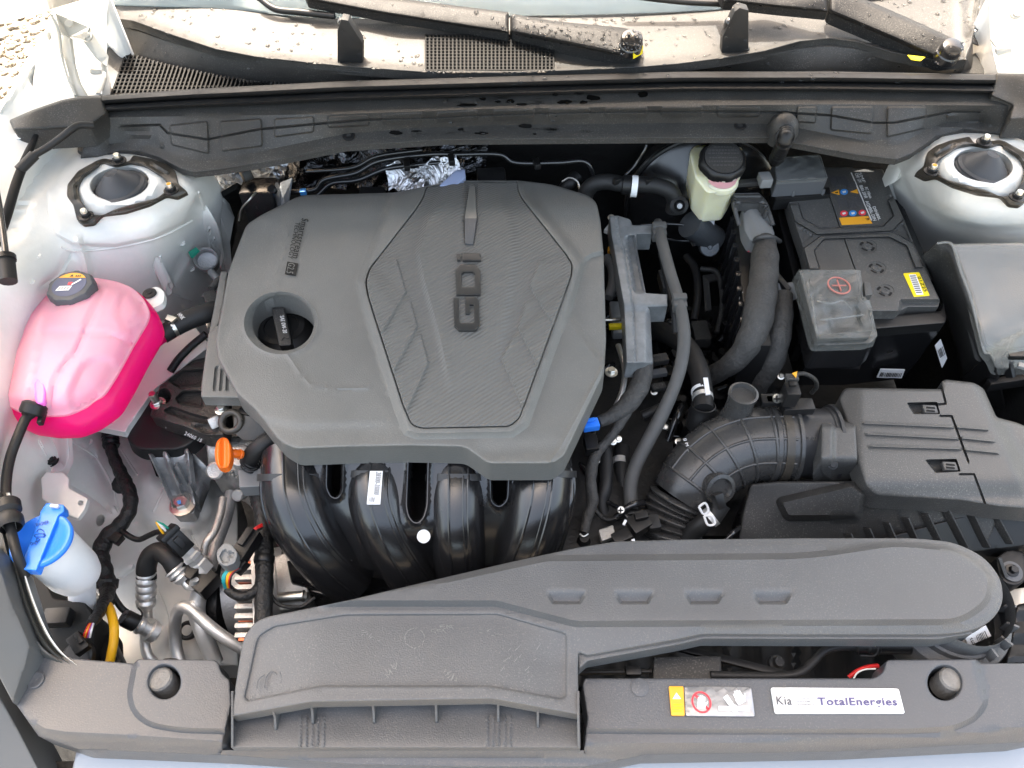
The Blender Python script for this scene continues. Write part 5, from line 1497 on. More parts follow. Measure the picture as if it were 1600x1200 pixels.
# ================================================================ engine mount
def engine_mount():
    root = thing('engine_mount', 'black cast iron engine mount arm over a flat rubber cover and an aluminium foot', 'engine mount', P(270, 700, .655))
    rub = relief('rubber_cover', rc([(196, 675, 14), (204, 640), (221, 614), (242, 594), (266, 576), (310, 566), (330, 620), (322, 668), (300, 695, 14), (276, 704, 8), (218, 704, 14), (202, 692)], 6),
                 lambda X, Y: .742 + .002 * ss(Y, 660, 600), RUBBER, root, step=8, rnd=5, depth=.018, draft=.003, angle=50)
    p1 = [(262, 594), (285, 580), (318, 578), (317, 601), (282, 606)]; p2 = [(275, 622), (286, 612), (317, 612), (316, 636), (279, 630)]; p3 = [(257, 642), (267, 636), (302, 648), (326, 654), (326, 661), (292, 656)]
    p4 = [(290, 572), (303, 563), (320, 561), (320, 570)]
    def z(X, Y):
        v = np.full(X.shape, .775) - .010 * ss(X, 262, 236)
        for p, d in ((p1, .011), (p2, .012), (p3, .009), (p4, .008)): v -= d * pad(rc(p, 3), X, Y, 4)
        v -= .006 * pad([(300, 664), (324, 664), (340, 676), (318, 676)], X, Y, 6)
        return v
    relief('mount_arm', rc([(234, 650), (237, 642), (250, 602), (262, 594), (285, 575), (302, 563), (330, 556), (352, 600), (356, 650), (350, 680), (319, 680), (292, 668), (256, 657)], 4), z, IRON, root, step=4, rnd=3, depth=.026, angle=50, creases=[l for p in (p1, p2, p3) for l in off2(rc(p, 3), 2, True)[:2]],
           holes=[ell(257, 619, 10, 12, 18)], hr=2.5)
    lathe('socket', (256, 622, .752), (0, 0, 1), [(14, 0), (0, 0)], WELL, root)
    b = bolt('mount_nut', (247, 631, .768), 8.5, ZINC, root, h=.9, flange=1.4)
    lathe('stud', (247, 631, .768), (0, 0, 1), [(6, 0), (6, 24), (5, 26.5), (0, 27)], ZINC, b, seg=16)
    plate('part_label', [(253, 656, .764), (270, 662, .764), (279, 673, .750), (259, 669, .750)], .0008, STW, root)
    plate('label_code', [(258, 659, .7645), (265, 661.5, .7645), (270, 667, .757), (263, 665.5, .757)], .0006, INKG, root) if False else None
    barcode_on([(257, 659.5, .7615), (264, 661.7, .7615), (270, 667.5, .755), (263, 666, .755)], 5, root, .0012, INKG)
    text('casting_number', '24060 15', (290, 677, .755), (316, 689, .751), (293, 672, .761), INKW, root, ext=.0003, lift=.003)
    # aluminium foot
    def fz(X, Y):
        v = .728 - .073 * ss(Y, 704, 790)
        for l in ([(234, 712), (268, 790)], [(258, 708), (282, 770)], [(293, 704), (303, 785)]): v = v + .012 * ss(dline(l, X, Y), 5, 2.5)
        v = v + .012 * ss(dline([(276, 728), (300, 770)], X, Y), 4, 2) + .010 * pad([(266, 776), (304, 772), (308, 786), (304, 804), (276, 806), (268, 798)], X, Y, 4)
        return v
    relief('mount_foot', rc([(230, 706), (294, 700), (304, 780), (307, 788), (305, 800), (300, 806), (276, 807), (268, 800), (267, 786)], 3), fz, CASTD, root, step=4, rnd=2, depth=.016, angle=40)
    loft('foot_side', [[(294, 700, .728), (304, 780, .665), (307, 792, .660)], [(332, 738, .70), (326, 764, .66), (312, 800, .640)]], 8, CASTD, root, thick=.003)
    bb = bolt('foot_bolt', (286, 789, .668), 12, ZINC, root, h=.9, flange=1.7)
    plate('paint_dab', [(276, 783, .683), (282, 781, .683), (283, 787, .681), (278, 788, .681)], .0004, STB, bb)
    plate('weld_plate', [(230, 706, .70), (250, 706, .70), (262, 750, .645), (244, 744, .645)], .004, MATTBLK, root)
engine_mount()

def timing_side():
    root = thing('timing_cover', 'bare cast aluminium end of the engine below the left of the cover', 'timing cover', P(370, 740, .64))
    def z(X, Y):
        v = .735 - .07 * ss(Y, 690, 790)
        v = v + .010 * ss(np.hypot((X - 366) / 1.0, Y - 742), 14, 9) + .008 * ss(dline([(380, 720), (400, 790)], X, Y), 6, 3) + .008 * ss(dline([(345, 730), (385, 760)], X, Y), 5, 2)
        return v
    relief('casting', rc([(322, 692), (345, 686), (400, 676), (440, 690), (440, 800), (395, 788), (372, 758), (336, 742), (326, 736)], 5), z, CAST, root, step=4, rnd=3, depth=.05, angle=45)
    lathe('tensioner_boss', (338, 735, .72), (-.1, -.6, .8), [(14, -8), (14, 6), (11, 8), (9, 7.5), (0, 7.5)], CAST, root, seg=20)
    lathe('tensioner_boss', (375, 772, .68), (-.2, -.7, .7), [(10, -8), (10, 8), (8, 10), (0, 10)], CAST, root, seg=20)
    lathe('dowel', (330, 640, .73), (0, 0, 1), [(7, 0), (7, 10), (5, 12), (0, 12)], ZINC, root, seg=14)
    relief('cover_bracket', rc([(372, 734), (412, 730), (416, 760), (374, 762)], 2), .757, PLATEG, root, rnd=2, depth=.02)
    box('valve_lobe', (332, 652, .79), (340, 668, .78), 18, 16, CAST, root, 3)
    bolt('casting_bolt', (347, 640, .80), 7, ZINC, root)
    r = thing('lifting_eye', 'black steel lifting eye tucked under the left edge of the engine cover', 'lifting eye', P(360, 658, .77))
    c = P(361, 659, .795); s = px(c); a = Vector((-.12, -.5, .85)).normalized()
    u = Vector((1, 0, .1)); u = (u - a * u.dot(a)).normalized(); v = a.cross(u)
    tubew('ring', [c + (u * math.cos(t) * 16 + v * math.sin(t) * 15) * s for t in [2 * math.pi * i / 28 for i in range(29)]], 5.5 * s, STEELB, r, seg=10, cap=False)
    plate('eye_arm', [(366, 642, .80), (405, 655, .80), (428, 672, .79), (420, 690, .78), (380, 688, .785), (364, 676, .79)], .008, STEELB, r, .002)
    box('eye_spacer', (372, 640, .802), (398, 645, .802), 12, 10, BLACK, r, 2)
    d = thing('dipstick', 'orange dipstick loop handle at the left front corner of the engine cover', 'dipstick', P(372, 712, .74))
    relief('handle', rc([(338, 690), (346, 683), (355, 684), (362, 696), (363, 716), (358, 730), (347, 734), (338, 727), (335, 708)], 6), lambda X, Y: .800 + .004 * ss(np.abs(X - 350), 1, 8) - .0 * Y, ORANGE, d, step=3, rnd=5.5, depth=.008, angle=70)
    tube('handle_neck', [(358, 708, .792), (368, 709, .788), (378, 710, .782)], 7, ORANGE, d, seg=14)
    lathew('neck_ring', P(374, 710, .785), P(380, 711, .78) - P(368, 709, .788), [(.0058, -.001), (.0066, 0), (.0058, .001)], ORANGE, d, seg=18)
    relief('tube_guide', rc([(362, 698), (384, 694), (394, 704), (392, 724), (370, 730), (360, 722)], 5), .765, CAST, d, rnd=3, depth=.03)
    h = tube('vent_hose', [(388, 722, .76), (396, 708, .775), (412, 694, .785), (436, 682, .785), (455, 670, .78)], 14, RUBBER, None, seg=16)
    tag(h, 'short fat black hose beside the orange dipstick handle', 'hose')
    for k in range(3): lathew('hose_band', P(390 + k * 2, 728 - k * 4, .758 + .003 * k), P(396, 708, .775) - P(388, 722, .76), [(.0105, -.0012), (.012, 0), (.0105, .0012)], RUBBER, h, seg=20)
timing_side()

# ================================================================ intake manifold
def manifold():
    root = thing('intake_manifold', 'satin black plastic intake manifold with four curved runners below the engine cover', 'intake manifold', P(650, 800, .68))
    runs = [([(457, 715, .776), (458, 745, .776), (463, 785, .770), (482, 830, .748), (512, 872, .715), (548, 905, .67)], [47, 48, 48, 47, 45, 42]),
            ([(592, 715, .776), (592, 740, .776), (591, 782, .770), (605, 828, .748), (628, 872, .715), (652, 905, .67)], [45, 46, 46, 44, 42, 40]),
            ([(715, 715, .776), (715, 745, .776), (714, 795, .766), (716, 845, .740), (718, 880, .70), (720, 910, .66)], [43, 44, 43, 42, 41, 40]),
            ([(846, 715, .776), (847, 740, .776), (843, 785, .768), (832, 830, .745), (818, 866, .715), (806, 900, .67)], [47, 48, 48, 47, 45, 42])]
    for pts, rr in runs:
        r = tube('runner', [(*p, q) for p, q in zip(pts, rr)], 40, GLOSSB, root, seg=28, sub=10, cap=False)
        for off in (-13, 9, 17):                                    # welded seams along each runner
            q = []
            for i, (p, rad) in enumerate(zip(pts, rr)):
                w = P(*p); s = px(w)
                t = (P(*pts[min(i + 1, 5)]) - P(*pts[max(i - 1, 0)])).normalized()
                view = (Vector(CAM) - w).normalized(); view = (view - t * view.dot(t)).normalized(); sd = view.cross(t)
                a = off / rad
                q.append(w + (view * math.cos(a) + sd * math.sin(a)) * rad * s * 1.0)
            c = curve([tuple(v) for v in q], 8)
            tubew('runner_seam', c, .0018 if off != 9 else .001, GLOSSB, r, seg=6, cap=False)
        # saddle flange at the head end
        w = P(pts[1][0], pts[1][1] - 4, pts[1][2]); s = px(w); rad = rr[0]
        bm = bmesh.new(); n = 22
        A = []; B = []
        for t in np.linspace(R(-8), R(188), n):
            d = Vector((math.cos(t), 0, 0)) + Vector((0, -.5, .85)) * math.sin(t)
            A.append((w + d * (rad + 7) * s, w + d * (rad - 2) * s)); 
        va = [(bm.verts.new(a), bm.verts.new(b), bm.verts.new(a + Vector((0, -.007, -.004))), bm.verts.new(b + Vector((0, -.007, -.004)))) for a, b in A]
        for p, q in zip(va, va[1:]):
            bm.faces.new((p[0], q[0], q[2], p[2])); bm.faces.new((p[2], q[2], q[3], p[3])); bm.faces.new((p[0], p[1], q[1], q[0]))
        from_bm('saddle_flange', bm, M('manifold_flange_plastic', (.035, .035, .036), .35), root)
    slots = [rc([(514, 715), (533, 715), (532, 766), (526, 776), (519, 774), (513, 762)], 6), rc([(641, 715), (666, 715), (664, 790), (659, 808), (650, 816), (641, 806), (638, 790)], 6), rc([(768, 715), (793, 715), (790, 780), (780, 790), (770, 782)], 6)]
    web = rbf([(405, 720, .790), (900, 720, .790), (650, 780, .790), (650, 840, .762), (420, 800, .767), (890, 800, .770), (470, 870, .705), (860, 860, .715), (650, 880, .715), (560, 890, .705)])
    def wz_(X, Y):
        v = web(X, Y)
        for s in slots: v = v + .004 * ss(np.abs(sdf(s, X, Y) + 4), 4, 1)
        return v
    relief('manifold_web', rc([(408, 760, 20), (414, 728, 12), (440, 716), (880, 716), (897, 735, 10), (897, 780), (880, 840), (868, 880), (600, 895), (470, 876), (446, 862), (420, 815)], 6), wz_, GLOSSB, root, step=5, rnd=4, depth=.02, holes=slots, angle=45, creases=[l for s in slots for l in off2(s, 4, True)[:2]])
    relief('web_floor', rc([(500, 712), (800, 712), (800, 835), (500, 800)], 6), .728, GLOSSB, root, rnd=2, depth=.02, step=20)
    tube('end_rim', [(440, 716, .79), (418, 728, .785), (409, 760, .775), (414, 800, .755), (428, 835, .73), (447, 862, .70)], 4, GLOSSB, root, seg=8)
    tube('end_rim', [(888, 728, .79), (896, 750, .782), (895, 785, .765), (884, 830, .735), (874, 862, .71)], 4, GLOSSB, root, seg=8)
    relief('lower_flange', rc([(448, 876), (470, 876), (478, 888), (540, 886), (570, 874), (590, 886), (640, 886), (660, 874), (690, 886), (745, 884), (770, 872), (800, 880), (800, 930), (560, 940), (455, 912)], 4), rbf([(448, 876, .69), (800, 880, .69), (600, 880, .68), (455, 912, .66), (560, 940, .63), (800, 930, .63)]), GLOSSB, root, step=8, rnd=3, depth=.03)
    relief('plenum_chamber', rc([(452, 905), (505, 908), (520, 918), (590, 915), (605, 925), (560, 945), (460, 918)], 4), .645, GLOSSB, root, rnd=3, depth=.05)
    for x, y in ((569, 867), (668, 872), (766, 868)):
        box('weld_tab', (x - 5, y + 4, .70), (x + 9, y + 4, .70), 4, 3, ALU, root, .6)
    # stuck-on label, running down the second runner
    w = [P(578, 736, .8160), P(598, 736, .8160), P(594, 788, .8095), P(573, 788, .8095)]
    lab = plate('part_label', w, .001, STW, root, .0, wpts=True)
    text('part_number', '28300-2S000', (588, 738, .8160), (584, 773, .8115), (596, 739, .8160), INKG, lab, ext=.0002, lift=.001)
    barcode_on([(578, 777, .8110), (586, 777.5, .8110), (585, 785, .8100), (577, 784.5, .8100)], 4, lab, .0012, INKG)
    lathe('paint_dot', (662, 838, .767), (0, -.55, .83), [(10.5, -1), (10.5, .8), (0, .9)], STW, root, seg=24)
manifold()

# ================================================================ air-conditioning pipes, sensors
def ac_lines():
    root = thing('air_conditioning_pipe', 'aluminium air conditioning pipe with a black bend and a capped service port', 'pipe', P(230, 960, .60))
    tube('hose_bend', [(229, 905, .672), (229, 885, .685), (236, 868, .695), (250, 862, .70), (265, 872, .70), (275, 888, .692), (282, 902, .685)], 15, RUBBER, root, seg=18)
    a, b = P(228, 894, .682), P(228, 950, .640); ax = (b - a); L_ = ax.length; s = px(a)
    prof = [(14.5 * s, 0)]
    for k in range(4):
        h = L_ * (.12 + k * .2)
        prof += [(15.5 * s, h - .004), (12.5 * s, h), (15.5 * s, h + .004)]
    prof += [(14 * s, L_ * .92), (9 * s, L_), (8 * s, L_ * 1.05)]
    lathew('crimped_collar', a, ax, prof, ALU, root, seg=24)
    tube('lower_pipe', [(229, 945, .642), (231, 968, .625), (228, 990, .612), (227, 1008, .605), (232, 1026, .60), (246, 1040, .59)], 8, ALU, root, seg=14)
    lathew('end_ring', P(278, 896, .690), P(300, 918, .675) - P(270, 886, .695), [(.0125, -.008), (.0135, -.006), (.011, -.003), (.0125, 0), (.010, .003), (.0115, .006), (.008, .012)], ALU, root, seg=22)
    tube('elbow_pipe', [(286, 906, .684), (294, 916, .68), (301, 915, .682), (304, 905, .69)], 6.5, ALU, root, seg=12)
    c = P(212, 974, .655); d = Vector((-.55, .15, .6)).normalized()
    lathew('port_body', c, d, [(.012, -.028), (.012, -.02), (.0085, -.018), (.0085, -.010), (.0105, -.008), (.0105, -.004), (.0085, -.002), (.009, 0)], ALU, root, seg=22)
    cap = lathew('port_cap', c, d, [(.0095, -.001), (.0105, 0), (.0105, .014), (.009, .0165), (0, .017)], BLACK, root, seg=22)
    lathew('cap_face', c + d * .017, d, [(.0085, -.0005), (.0085, .0012), (.0068, .0018), (0, .0012)], CAPG, cap, seg=22)
    tube('cap_mark', [(193, 962, .676), (199, 959, .676), (206, 961, .675)], .8, INKB, cap, seg=5)
    tube('cap_mark', [(199, 959, .676), (200, 966, .676)], .8, INKB, cap, seg=5, sub=2)
    tube('cap_strap', [(216, 950, .66), (222, 958, .665), (220, 968, .66)], 1.4, BLACK, root, seg=6)
    lathew('port_flange', P(234, 985, .628), (-.3, -.3, .9), [(.0145, -.003), (.0145, .002), (.008, .003), (.007, .006), (0, .006)], ALU, root, seg=22)
    r2 = thing('pipe_block', 'black block joining two aluminium air conditioning pipes, a sensor on top', 'pipe block', P(314, 905, .62))
    boxw('block', P(314, 906, .675), (.016, -.010, 0), (.008, .012, 0), (0, 0, .012), BLACK, r2, .0015)
    boxw('block_side', P(300, 896, .685), (.008, -.004, 0), (.004, .008, 0), (0, 0, .010), BLACK, r2, .0015)
    tube('thick_pipe', [(316, 912, .67), (309, 938, .655), (308, 960, .645), (316, 985, .635), (326, 1010, .62), (336, 1036, .605)], 13, ALU, r2, seg=16)
    tube('loop_pipe', [(281, 1036, .60), (275, 1010, .61), (273, 985, .625), (275, 962, .645), (282, 950, .657), (292, 949, .66), (304, 957, .66), (326, 977, .655), (352, 997, .645), (384, 1016, .63)], 9.5, ALU, r2, seg=16)
    lathe('pipe_grommet', (293, 985, .615), (0, -.3, 1), [(14, -8), (15, 0), (12, 3), (8, 3)], RUBBER, r2)
    tube('thin_pipe', [(349, 778, .69), (344, 805, .69), (334, 832, .69), (322, 848, .688), (318, 868, .68)], 6, CAST, r2, seg=12)
    tube('dark_pipe', [(362, 770, .66), (352, 810, .66), (338, 850, .66), (328, 890, .66)], 10, CASTD, r2, seg=12)
    s = thing('pressure_sensor', 'pressure sensor with a black plug and yellow wires on the pipe block', 'sensor', P(300, 870, .66))
    c = P(312, 880, .69); d = (P(272, 842, .725) - c).normalized()
    lathew('sensor_body', c, d, [(.012, -.012), (.012, .002), (.0105, .004), (.0105, .009), (.012, .011), (.012, .016), (.0095, .018), (.0095, .026)], ALU, s, seg=6, angle=20)
    e = c + d * .038
    sx = d.cross(Vector((0, 0, 1))).normalized(); up = sx.cross(d)
    boxw('plug', e, d * .014, sx * .0105, up * .010, BLACK, s, .002)
    boxw('plug_latch', e + up * .011 + d * .002, d * .008, sx * .004, up * .003, BLACK, s, .001)
    boxw('plug_end', e + d * .017, d * .004, sx * .0125, up * .011, BLACK, s, .002)
    for k, m in enumerate((YELLOW, STW, GREEN)):
        tubew('wire', [e + d * .02 + sx * (.004 * (k - 1)), e + d * .03 + sx * (.003 * (k - 1)) + up * .003, e + d * .038 + up * .002], .0014, m, s, seg=6)
ac_lines()

# ================================================================ harness, yellow tube, headlamp back
def left_harness():
    h = tube('wiring_harness', [(172, 672, .70, 9), (171, 690, .70, 9), (178, 715, .695, 9), (190, 742, .69, 10), (203, 772, .69, 11), (202, 798, .688, 11), (187, 821, .685, 12), (167, 840, .682, 13), (157, 864, .68, 13), (161, 889, .678, 14), (168, 914, .675, 13), (165, 938, .70, 10), (153, 960, .73, 9), (142, 975, .742, 8)],
             11, TAPEB, None, seg=12, mod=corr(.017, .06))
    tag(h, 'black taped wiring harness running down the white inner wing', 'wiring harness')
    tube('ribbed_sleeve', [(172, 650, .705), (172, 675, .70), (174, 698, .697)], 12, BLACK, h, seg=14, sub=14, mod=corr(.0045, .09))
    lathe('harness_clip', (192, 757, .686), (.2, -.3, .9), [(15, 0), (16, 3), (10, 6), (0, 6)], BLACK, h, seg=10)
    box('harness_clip', (168, 832, .690), (186, 842, .690), 16, 14, BLACK, h, 2)
    tube('harness_branch', [(186, 826, .685), (202, 838, .685), (217, 843, .684), (234, 836, .69), (248, 831, .697), (262, 836, .71)], 4.5, TAPEB, h, seg=9)
    tube('harness_branch', [(170, 912, .675), (178, 932, .668), (190, 950, .66), (200, 958, .655)], 5, TAPEB, h, seg=9)
    lathe('harness_band', (168, 912, .676), (0, .8, .3), [(14, -8), (16, -6), (16, 6), (14, 8)], TAPEB, h, seg=14)
    lathe('harness_band', (166, 940, .67), (0, .8, .3), [(11, -5), (14, -3), (13, 4), (11, 5)], TAPEB, h, seg=14)
    y = tube('yellow_tube', [(167, 944, .70), (173, 956, .715), (178, 978, .72), (178, 1000, .715), (174, 1022, .71), (170, 1042, .70)], 7, YELLOW, None, seg=12)
    tag(y, 'bright yellow tube leaving the harness beside the headlamp housing', 'tube')
    r = thing('headlamp_housing', 'dusty black back of the headlamp with a plug and coloured wires', 'headlamp', P(100, 985, .60))
    relief('housing', rc([(44, 898), (66, 900), (84, 936), (134, 942), (148, 966), (150, 1046), (90, 1046), (52, 985)], 5), rbf([(44, 898, .725), (114, 939, .735), (142, 966, .735), (90, 1046, .70), (150, 1046, .70), (80, 980, .725)]), MATTBLK, r, step=8, rnd=4, depth=.08)
    box('bulb_cover', (66, 962, .748), (106, 960, .748), 26, 22, BLACK, r, 3)
    lathe('lamp_socket', (122, 1026, .722), (0, -.3, 1), [(24, -8), (24, 4), (21, 7), (0, 7)], BLACK, r, seg=24)
    box('adjuster', (158, 996, .700), (178, 1040, .700), 24, 30, BLACK, r, 3)
    box('plug', (112, 992, .752), (128, 1016, .748), 22, 20, BLACK, r, 2)
    box('plug_latch', (118, 988, .758), (126, 1004, .756), 8, 5, BLACK, r, 1.2)
    for k, m in enumerate((RED, STO, RED, PURPLE, STW)):
        tube('wire', [(140 + k * 1.5, 974, .742), (134 + k * 2.2, 985, .752), (130 + k * 2.6, 996, .745)], 1.6, m, r, seg=6)
left_harness()

# ================================================================ alternator and its plugs
def alternator():
    root = thing('alternator', 'finned aluminium alternator half hidden by the air duct on the left', 'alternator', P(400, 930, .55))
    c0 = P(395, 930, .60); s = px(c0)
    tubew('stator_core', [P(362, 930, .60), P(452, 915, .60)], 62 * s, CASTD, root, seg=28)
    for k in range(9):
        y = 872 + k * 15
        f = box('housing_fin', (366, y, .690 - .004 * abs(k - 4)), (402, y - 1, .692 - .004 * abs(k - 4)), 8.5, 18, CAST, root, 2)
        if k % 2 == 0: box('winding', (372, y + 7, .674), (398, y + 6, .674), 5, 6, COPPER, root, 1)
    box('housing_bar', (398, 862, .700), (404, 1000, .690), 16, 18, CAST, root, 4)
    relief('end_bracket', rc([(428, 870), (450, 862), (478, 905), (486, 935), (470, 952), (436, 955)], 5), rbf([(428, 870, .66), (478, 905, .655), (436, 955, .65), (486, 935, .645)]), CAST, root, step=6, rnd=3, depth=.04)
    tube('through_bolt', [(434, 934, .672), (474, 931, .672)], 8, ZINC, root, seg=12, sub=2)
    bolt('adjuster_bolt', (474, 931, .672), 6, ZINC, root, axis=(1, 0, .1))
    lathe('pulley', (352, 940, .60), (1, .05, 0), [(56, -14), (58, -10), (58, 6), (54, 8), (0, 8)], DARK, root, seg=32)
    # harness on the engine's end
    h = tube('wiring_harness', [(404, 770, .725), (411, 800, .72), (413, 850, .715), (413, 900, .712), (412, 950, .705), (412, 990, .70)], 14, TAPEB, None, seg=14, mod=corr(.02, .04))
    tag(h, 'black taped harness hanging straight down left of the intake manifold', 'wiring harness')
    lathe('harness_band', (413, 874, .715), (0, .9, .1), [(15, -6), (16, -4), (16, 4), (15, 6)], BLACK, h, seg=16)
    tube('harness_branch', [(405, 916, .712), (396, 926, .712), (380, 932, .712), (366, 928, .712), (356, 920, .712)], 8, TAPEB, h, seg=10)
    tube('harness_branch', [(418, 900, .712), (424, 930, .705), (440, 946, .70), (470, 948, .695), (492, 934, .695)], 3, TAPEB, h, seg=8)
    tube('ribbed_sleeve', [(392, 752, .725), (398, 770, .72), (402, 790, .718)], 9, BLACK, h, seg=12, sub=14, mod=corr(.004, .1))
    p = thing('plug_connector', 'black and pale grey plug pair with teal and red wires beside the alternator', 'connector', P(370, 865, .68))
    d0, d1 = P(352, 866, .745), P(392, 832, .745)
    box('black_plug', (366, 872, .745), (396, 826, .745), 24, 24, BLACK, p, 2)
    box('plug_latch', (374, 850, .750), (392, 824, .750), 10, 8, BLACK, p, 1.5)
    box('plug_tail', (362, 890, .735), (378, 872, .738), 20, 20, BLACK, p, 2)
    g = relief('grey_plug', rc([(338, 862), (350, 848), (362, 850), (372, 864), (368, 880), (352, 886), (340, 878)], 5), lambda X, Y: .756 - .004 * pad(rc([(343, 868), (352, 858), (356, 866), (358, 878), (348, 880)], 3), X, Y, 2) - .004 * pad(rc([(358, 862), (367, 864), (364, 872), (356, 868)], 2), X, Y, 2), PLATEG, p, step=2.5, rnd=2, depth=.014)
    for k, (m, x) in enumerate(((TEAL, 0), (TEAL, 2), (TEAL, 4), (YELLOW, 9), (YELLOW, 11), (RED, 14), (INKB, 17))):
        tube('wire', [(360 + x, 888, .735), (350 + x * .8, 897, .735), (348 + x * .7, 908, .73), (352 + x * .5, 920, .715)], 1.7, m, p, seg=6)
    for k in range(3): tube('wire', [(394, 829 + k * 3, .738), (402, 823 + k * 3, .738), (410, 819 + k * 3, .735)], 1.6, RED if k < 2 else INKB, p, seg=6)
alternator()

# ================================================================ battery
BATTOP = None
def vents(root, ros, Z):
    for cx, cy in ros:
        c = P(cx, cy, Z - .0006); s = px(c)
        for k in range(4):
            a0 = R(20 + 90 * k); bm = bmesh.new(); A = []
            for t in np.linspace(a0, a0 + R(58), 8):
                d = Vector((math.cos(t), math.sin(t), 0))
                A.append((bm.verts.new(c + d * 8 * s), bm.verts.new(c + d * 11.5 * s)))
            for p, q in zip(A, A[1:]): bm.faces.new((p[0], q[0], q[1], p[1]))
            from_bm('vent_slot', bm, MATTBLK, root)
        lathew('vent_hub', c, (0, 0, 1), [(6.5 * s, -.001), (6.5 * s, .0009), (5.5 * s, .0013), (3 * s, .0013), (2.5 * s, .0006), (0, .0006)], AIRBOX, root, seg=20)

def battery():
    def b(X, Y): return (1200 + X / 5.714, 230 + Y / 5.714)
    Z = .82
    root = thing('battery', 'black car battery with printed warning label and yellow barcode sticker', 'battery', P(1360, 430, .66))
    out = rc([(1226, 264), (1291, 261), (1330, 261), (1334, 263), (1379, 264, 4), (1396, 307), (1412, 342), (1428, 381), (1454, 438), (1469, 470, 4), (1466, 480), (1418, 480), (1408, 486), (1282, 487), (1262, 418), (1255, 388), (1240, 344), (1232, 318)], 2)
    f1 = rc([b(*p) for p in ((190, 510), (268, 500), (312, 640), (460, 722), (1030, 706), (1122, 610), (1068, 470), (1150, 468), (1212, 640), (1110, 748), (440, 782), (240, 662))], 2)
    f2 = rc([b(*p) for p in ((318, 905), (480, 788), (1120, 760), (1295, 862), (1385, 1072), (1318, 1080), (1240, 882), (1080, 802), (500, 822), (410, 925), (462, 1090), (370, 1090))], 2)
    g1 = [b(545, 425), b(640, 716)]; g2 = [b(680, 822), b(775, 1085)]
    tri1 = [b(*p) for p in ((280, 715), (395, 785), (320, 870))]; tri2 = [b(*p) for p in ((1120, 750), (1205, 680), (1270, 830))]
    ros = [(b(885, 885)), (b(967, 1082)), (1382, 455)]
    def z(X, Y):
        v = np.full(X.shape, Z)
        v += .0035 * pad(f1, X, Y, 1.6) + .0035 * pad(f2, X, Y, 1.6)
        v -= .003 * ss(np.abs(sdf(f1, X, Y)), 1.2, .2) + .003 * ss(np.abs(sdf(f2, X, Y)), 1.2, .2)
        for g in (g1, g2): v -= .003 * ridge(g, X, Y, 1.3)
        for t in (tri1, tri2): v -= .003 * pad(t, X, Y, 2)
        for cx, cy in ros:
            v -= .0008 * ss(np.hypot(X - cx, (Y - cy) / .7), 15.5, 14.5)
        v -= .004 * pad([b(1055, 445), b(1120, 440), b(1125, 462), b(1065, 466)], X, Y, 1.5)
        v -= .010 * pad(rc([(1408, 470), (1418, 470), (1480, 470), (1480, 500), (1404, 500)], 1), X, Y, 6)
        return v
    relief('lid', out, z, AIRBOX, root, step=3.2, rnd=2, depth=.020, creases=off2(f1, 1.2, True) + off2(f2, 1.2, True) + off2(g1, 1.2) + off2(g2, 1.2) + [ell(cx, cy, r_, r_ * .7, 30) + [(cx + r_, cy)] for cx, cy in ros for r_ in (14.5, 15.5)], angle=40)
    vents(root, ros, Z)
    relief('lid_rim', rc([(1270, 488), (1410, 492), (1470, 486), (1474, 470), (1479, 498, 4), (1476, 505), (1370, 514), (1280, 514)], 2), .803, BLACK, root, step=8, rnd=2, depth=.016)
    relief('case', rc([(1268, 300), (1400, 296), (1446, 400), (1479, 505, 4), (1370, 516), (1282, 516), (1262, 450)], 3), .787, GLOSSB, root, step=14, rnd=3, depth=.13, draft=-.006)
    lathe('lid_plug', (1391, 491, .800), (0, -.8, .6), [(5, 0), (5, 2), (3, 2.4), (2.4, 1), (0, 1)], BLACK, root, seg=18)
    zt = Z + .0004
    def q(X, Y, l=0.): return (*b(X, Y), zt + l)
    plate('label_line', [q(738, 225), q(748, 225), q(930, 652), q(920, 652)], .0004, INKW, root)
    plate('warning_triangle', [q(566, 405), q(632, 378), q(640, 424)], .0004, STO, root)
    plate('warning_triangle', [q(735, 398), q(796, 372), q(808, 412)], .0004, STO, root)
    for (x, y), m in (((680, 398), STB), ((678, 590), STR), ((758, 588), STB), ((843, 583), STR)):
        plate('safety_symbol', [q(x + 34 * math.cos(t), y + 25 * math.sin(t)) for t in [2 * math.pi * k / 20 for k in range(20)]], .0004, m, root)
        plate('symbol_mark', [q(x - 16, y - 4, .0003), q(x + 14, y - 12, .0003), q(x + 18, y + 4, .0003), q(x - 8, y + 12, .0003)], .0004, INKW, root)
    plate('mark_bar', [q(600, 403, .0003), q(625, 398, .0003), q(625, 408, .0003), q(603, 410, .0003)], .0003, INKB, root)
    plate('orange_panel', [q(634, 630), q(896, 614), q(932, 680), q(660, 694)], .0004, STO, root)
    text('panel_print', 'Pb', q(868, 640, .0004), q(882, 655, .0004), q(900, 634, .0004), INKB, root, ext=.0002)
    rnd = random.Random(8)
    for x0, y0, x1, n, l in ((545, 258, 600, 9, 115), (600, 250, 690, 10, 120), (690, 300, 770, 9, 70), (612, 450, 690, 8, 100), (690, 470, 760, 8, 90), (750, 440, 840, 9, 110)):
        for k in range(n):
            t = k / (n - 1); x = x0 + (x1 - x0) * t; L = l * rnd.uniform(.55, 1)
            y = y0 + rnd.uniform(0, 10)
            plate('small_print', [q(x, y), q(x + 4, y), q(x + 4 + L * .38, y + L), q(x + L * .38, y + L)], .0003, INKG, root)
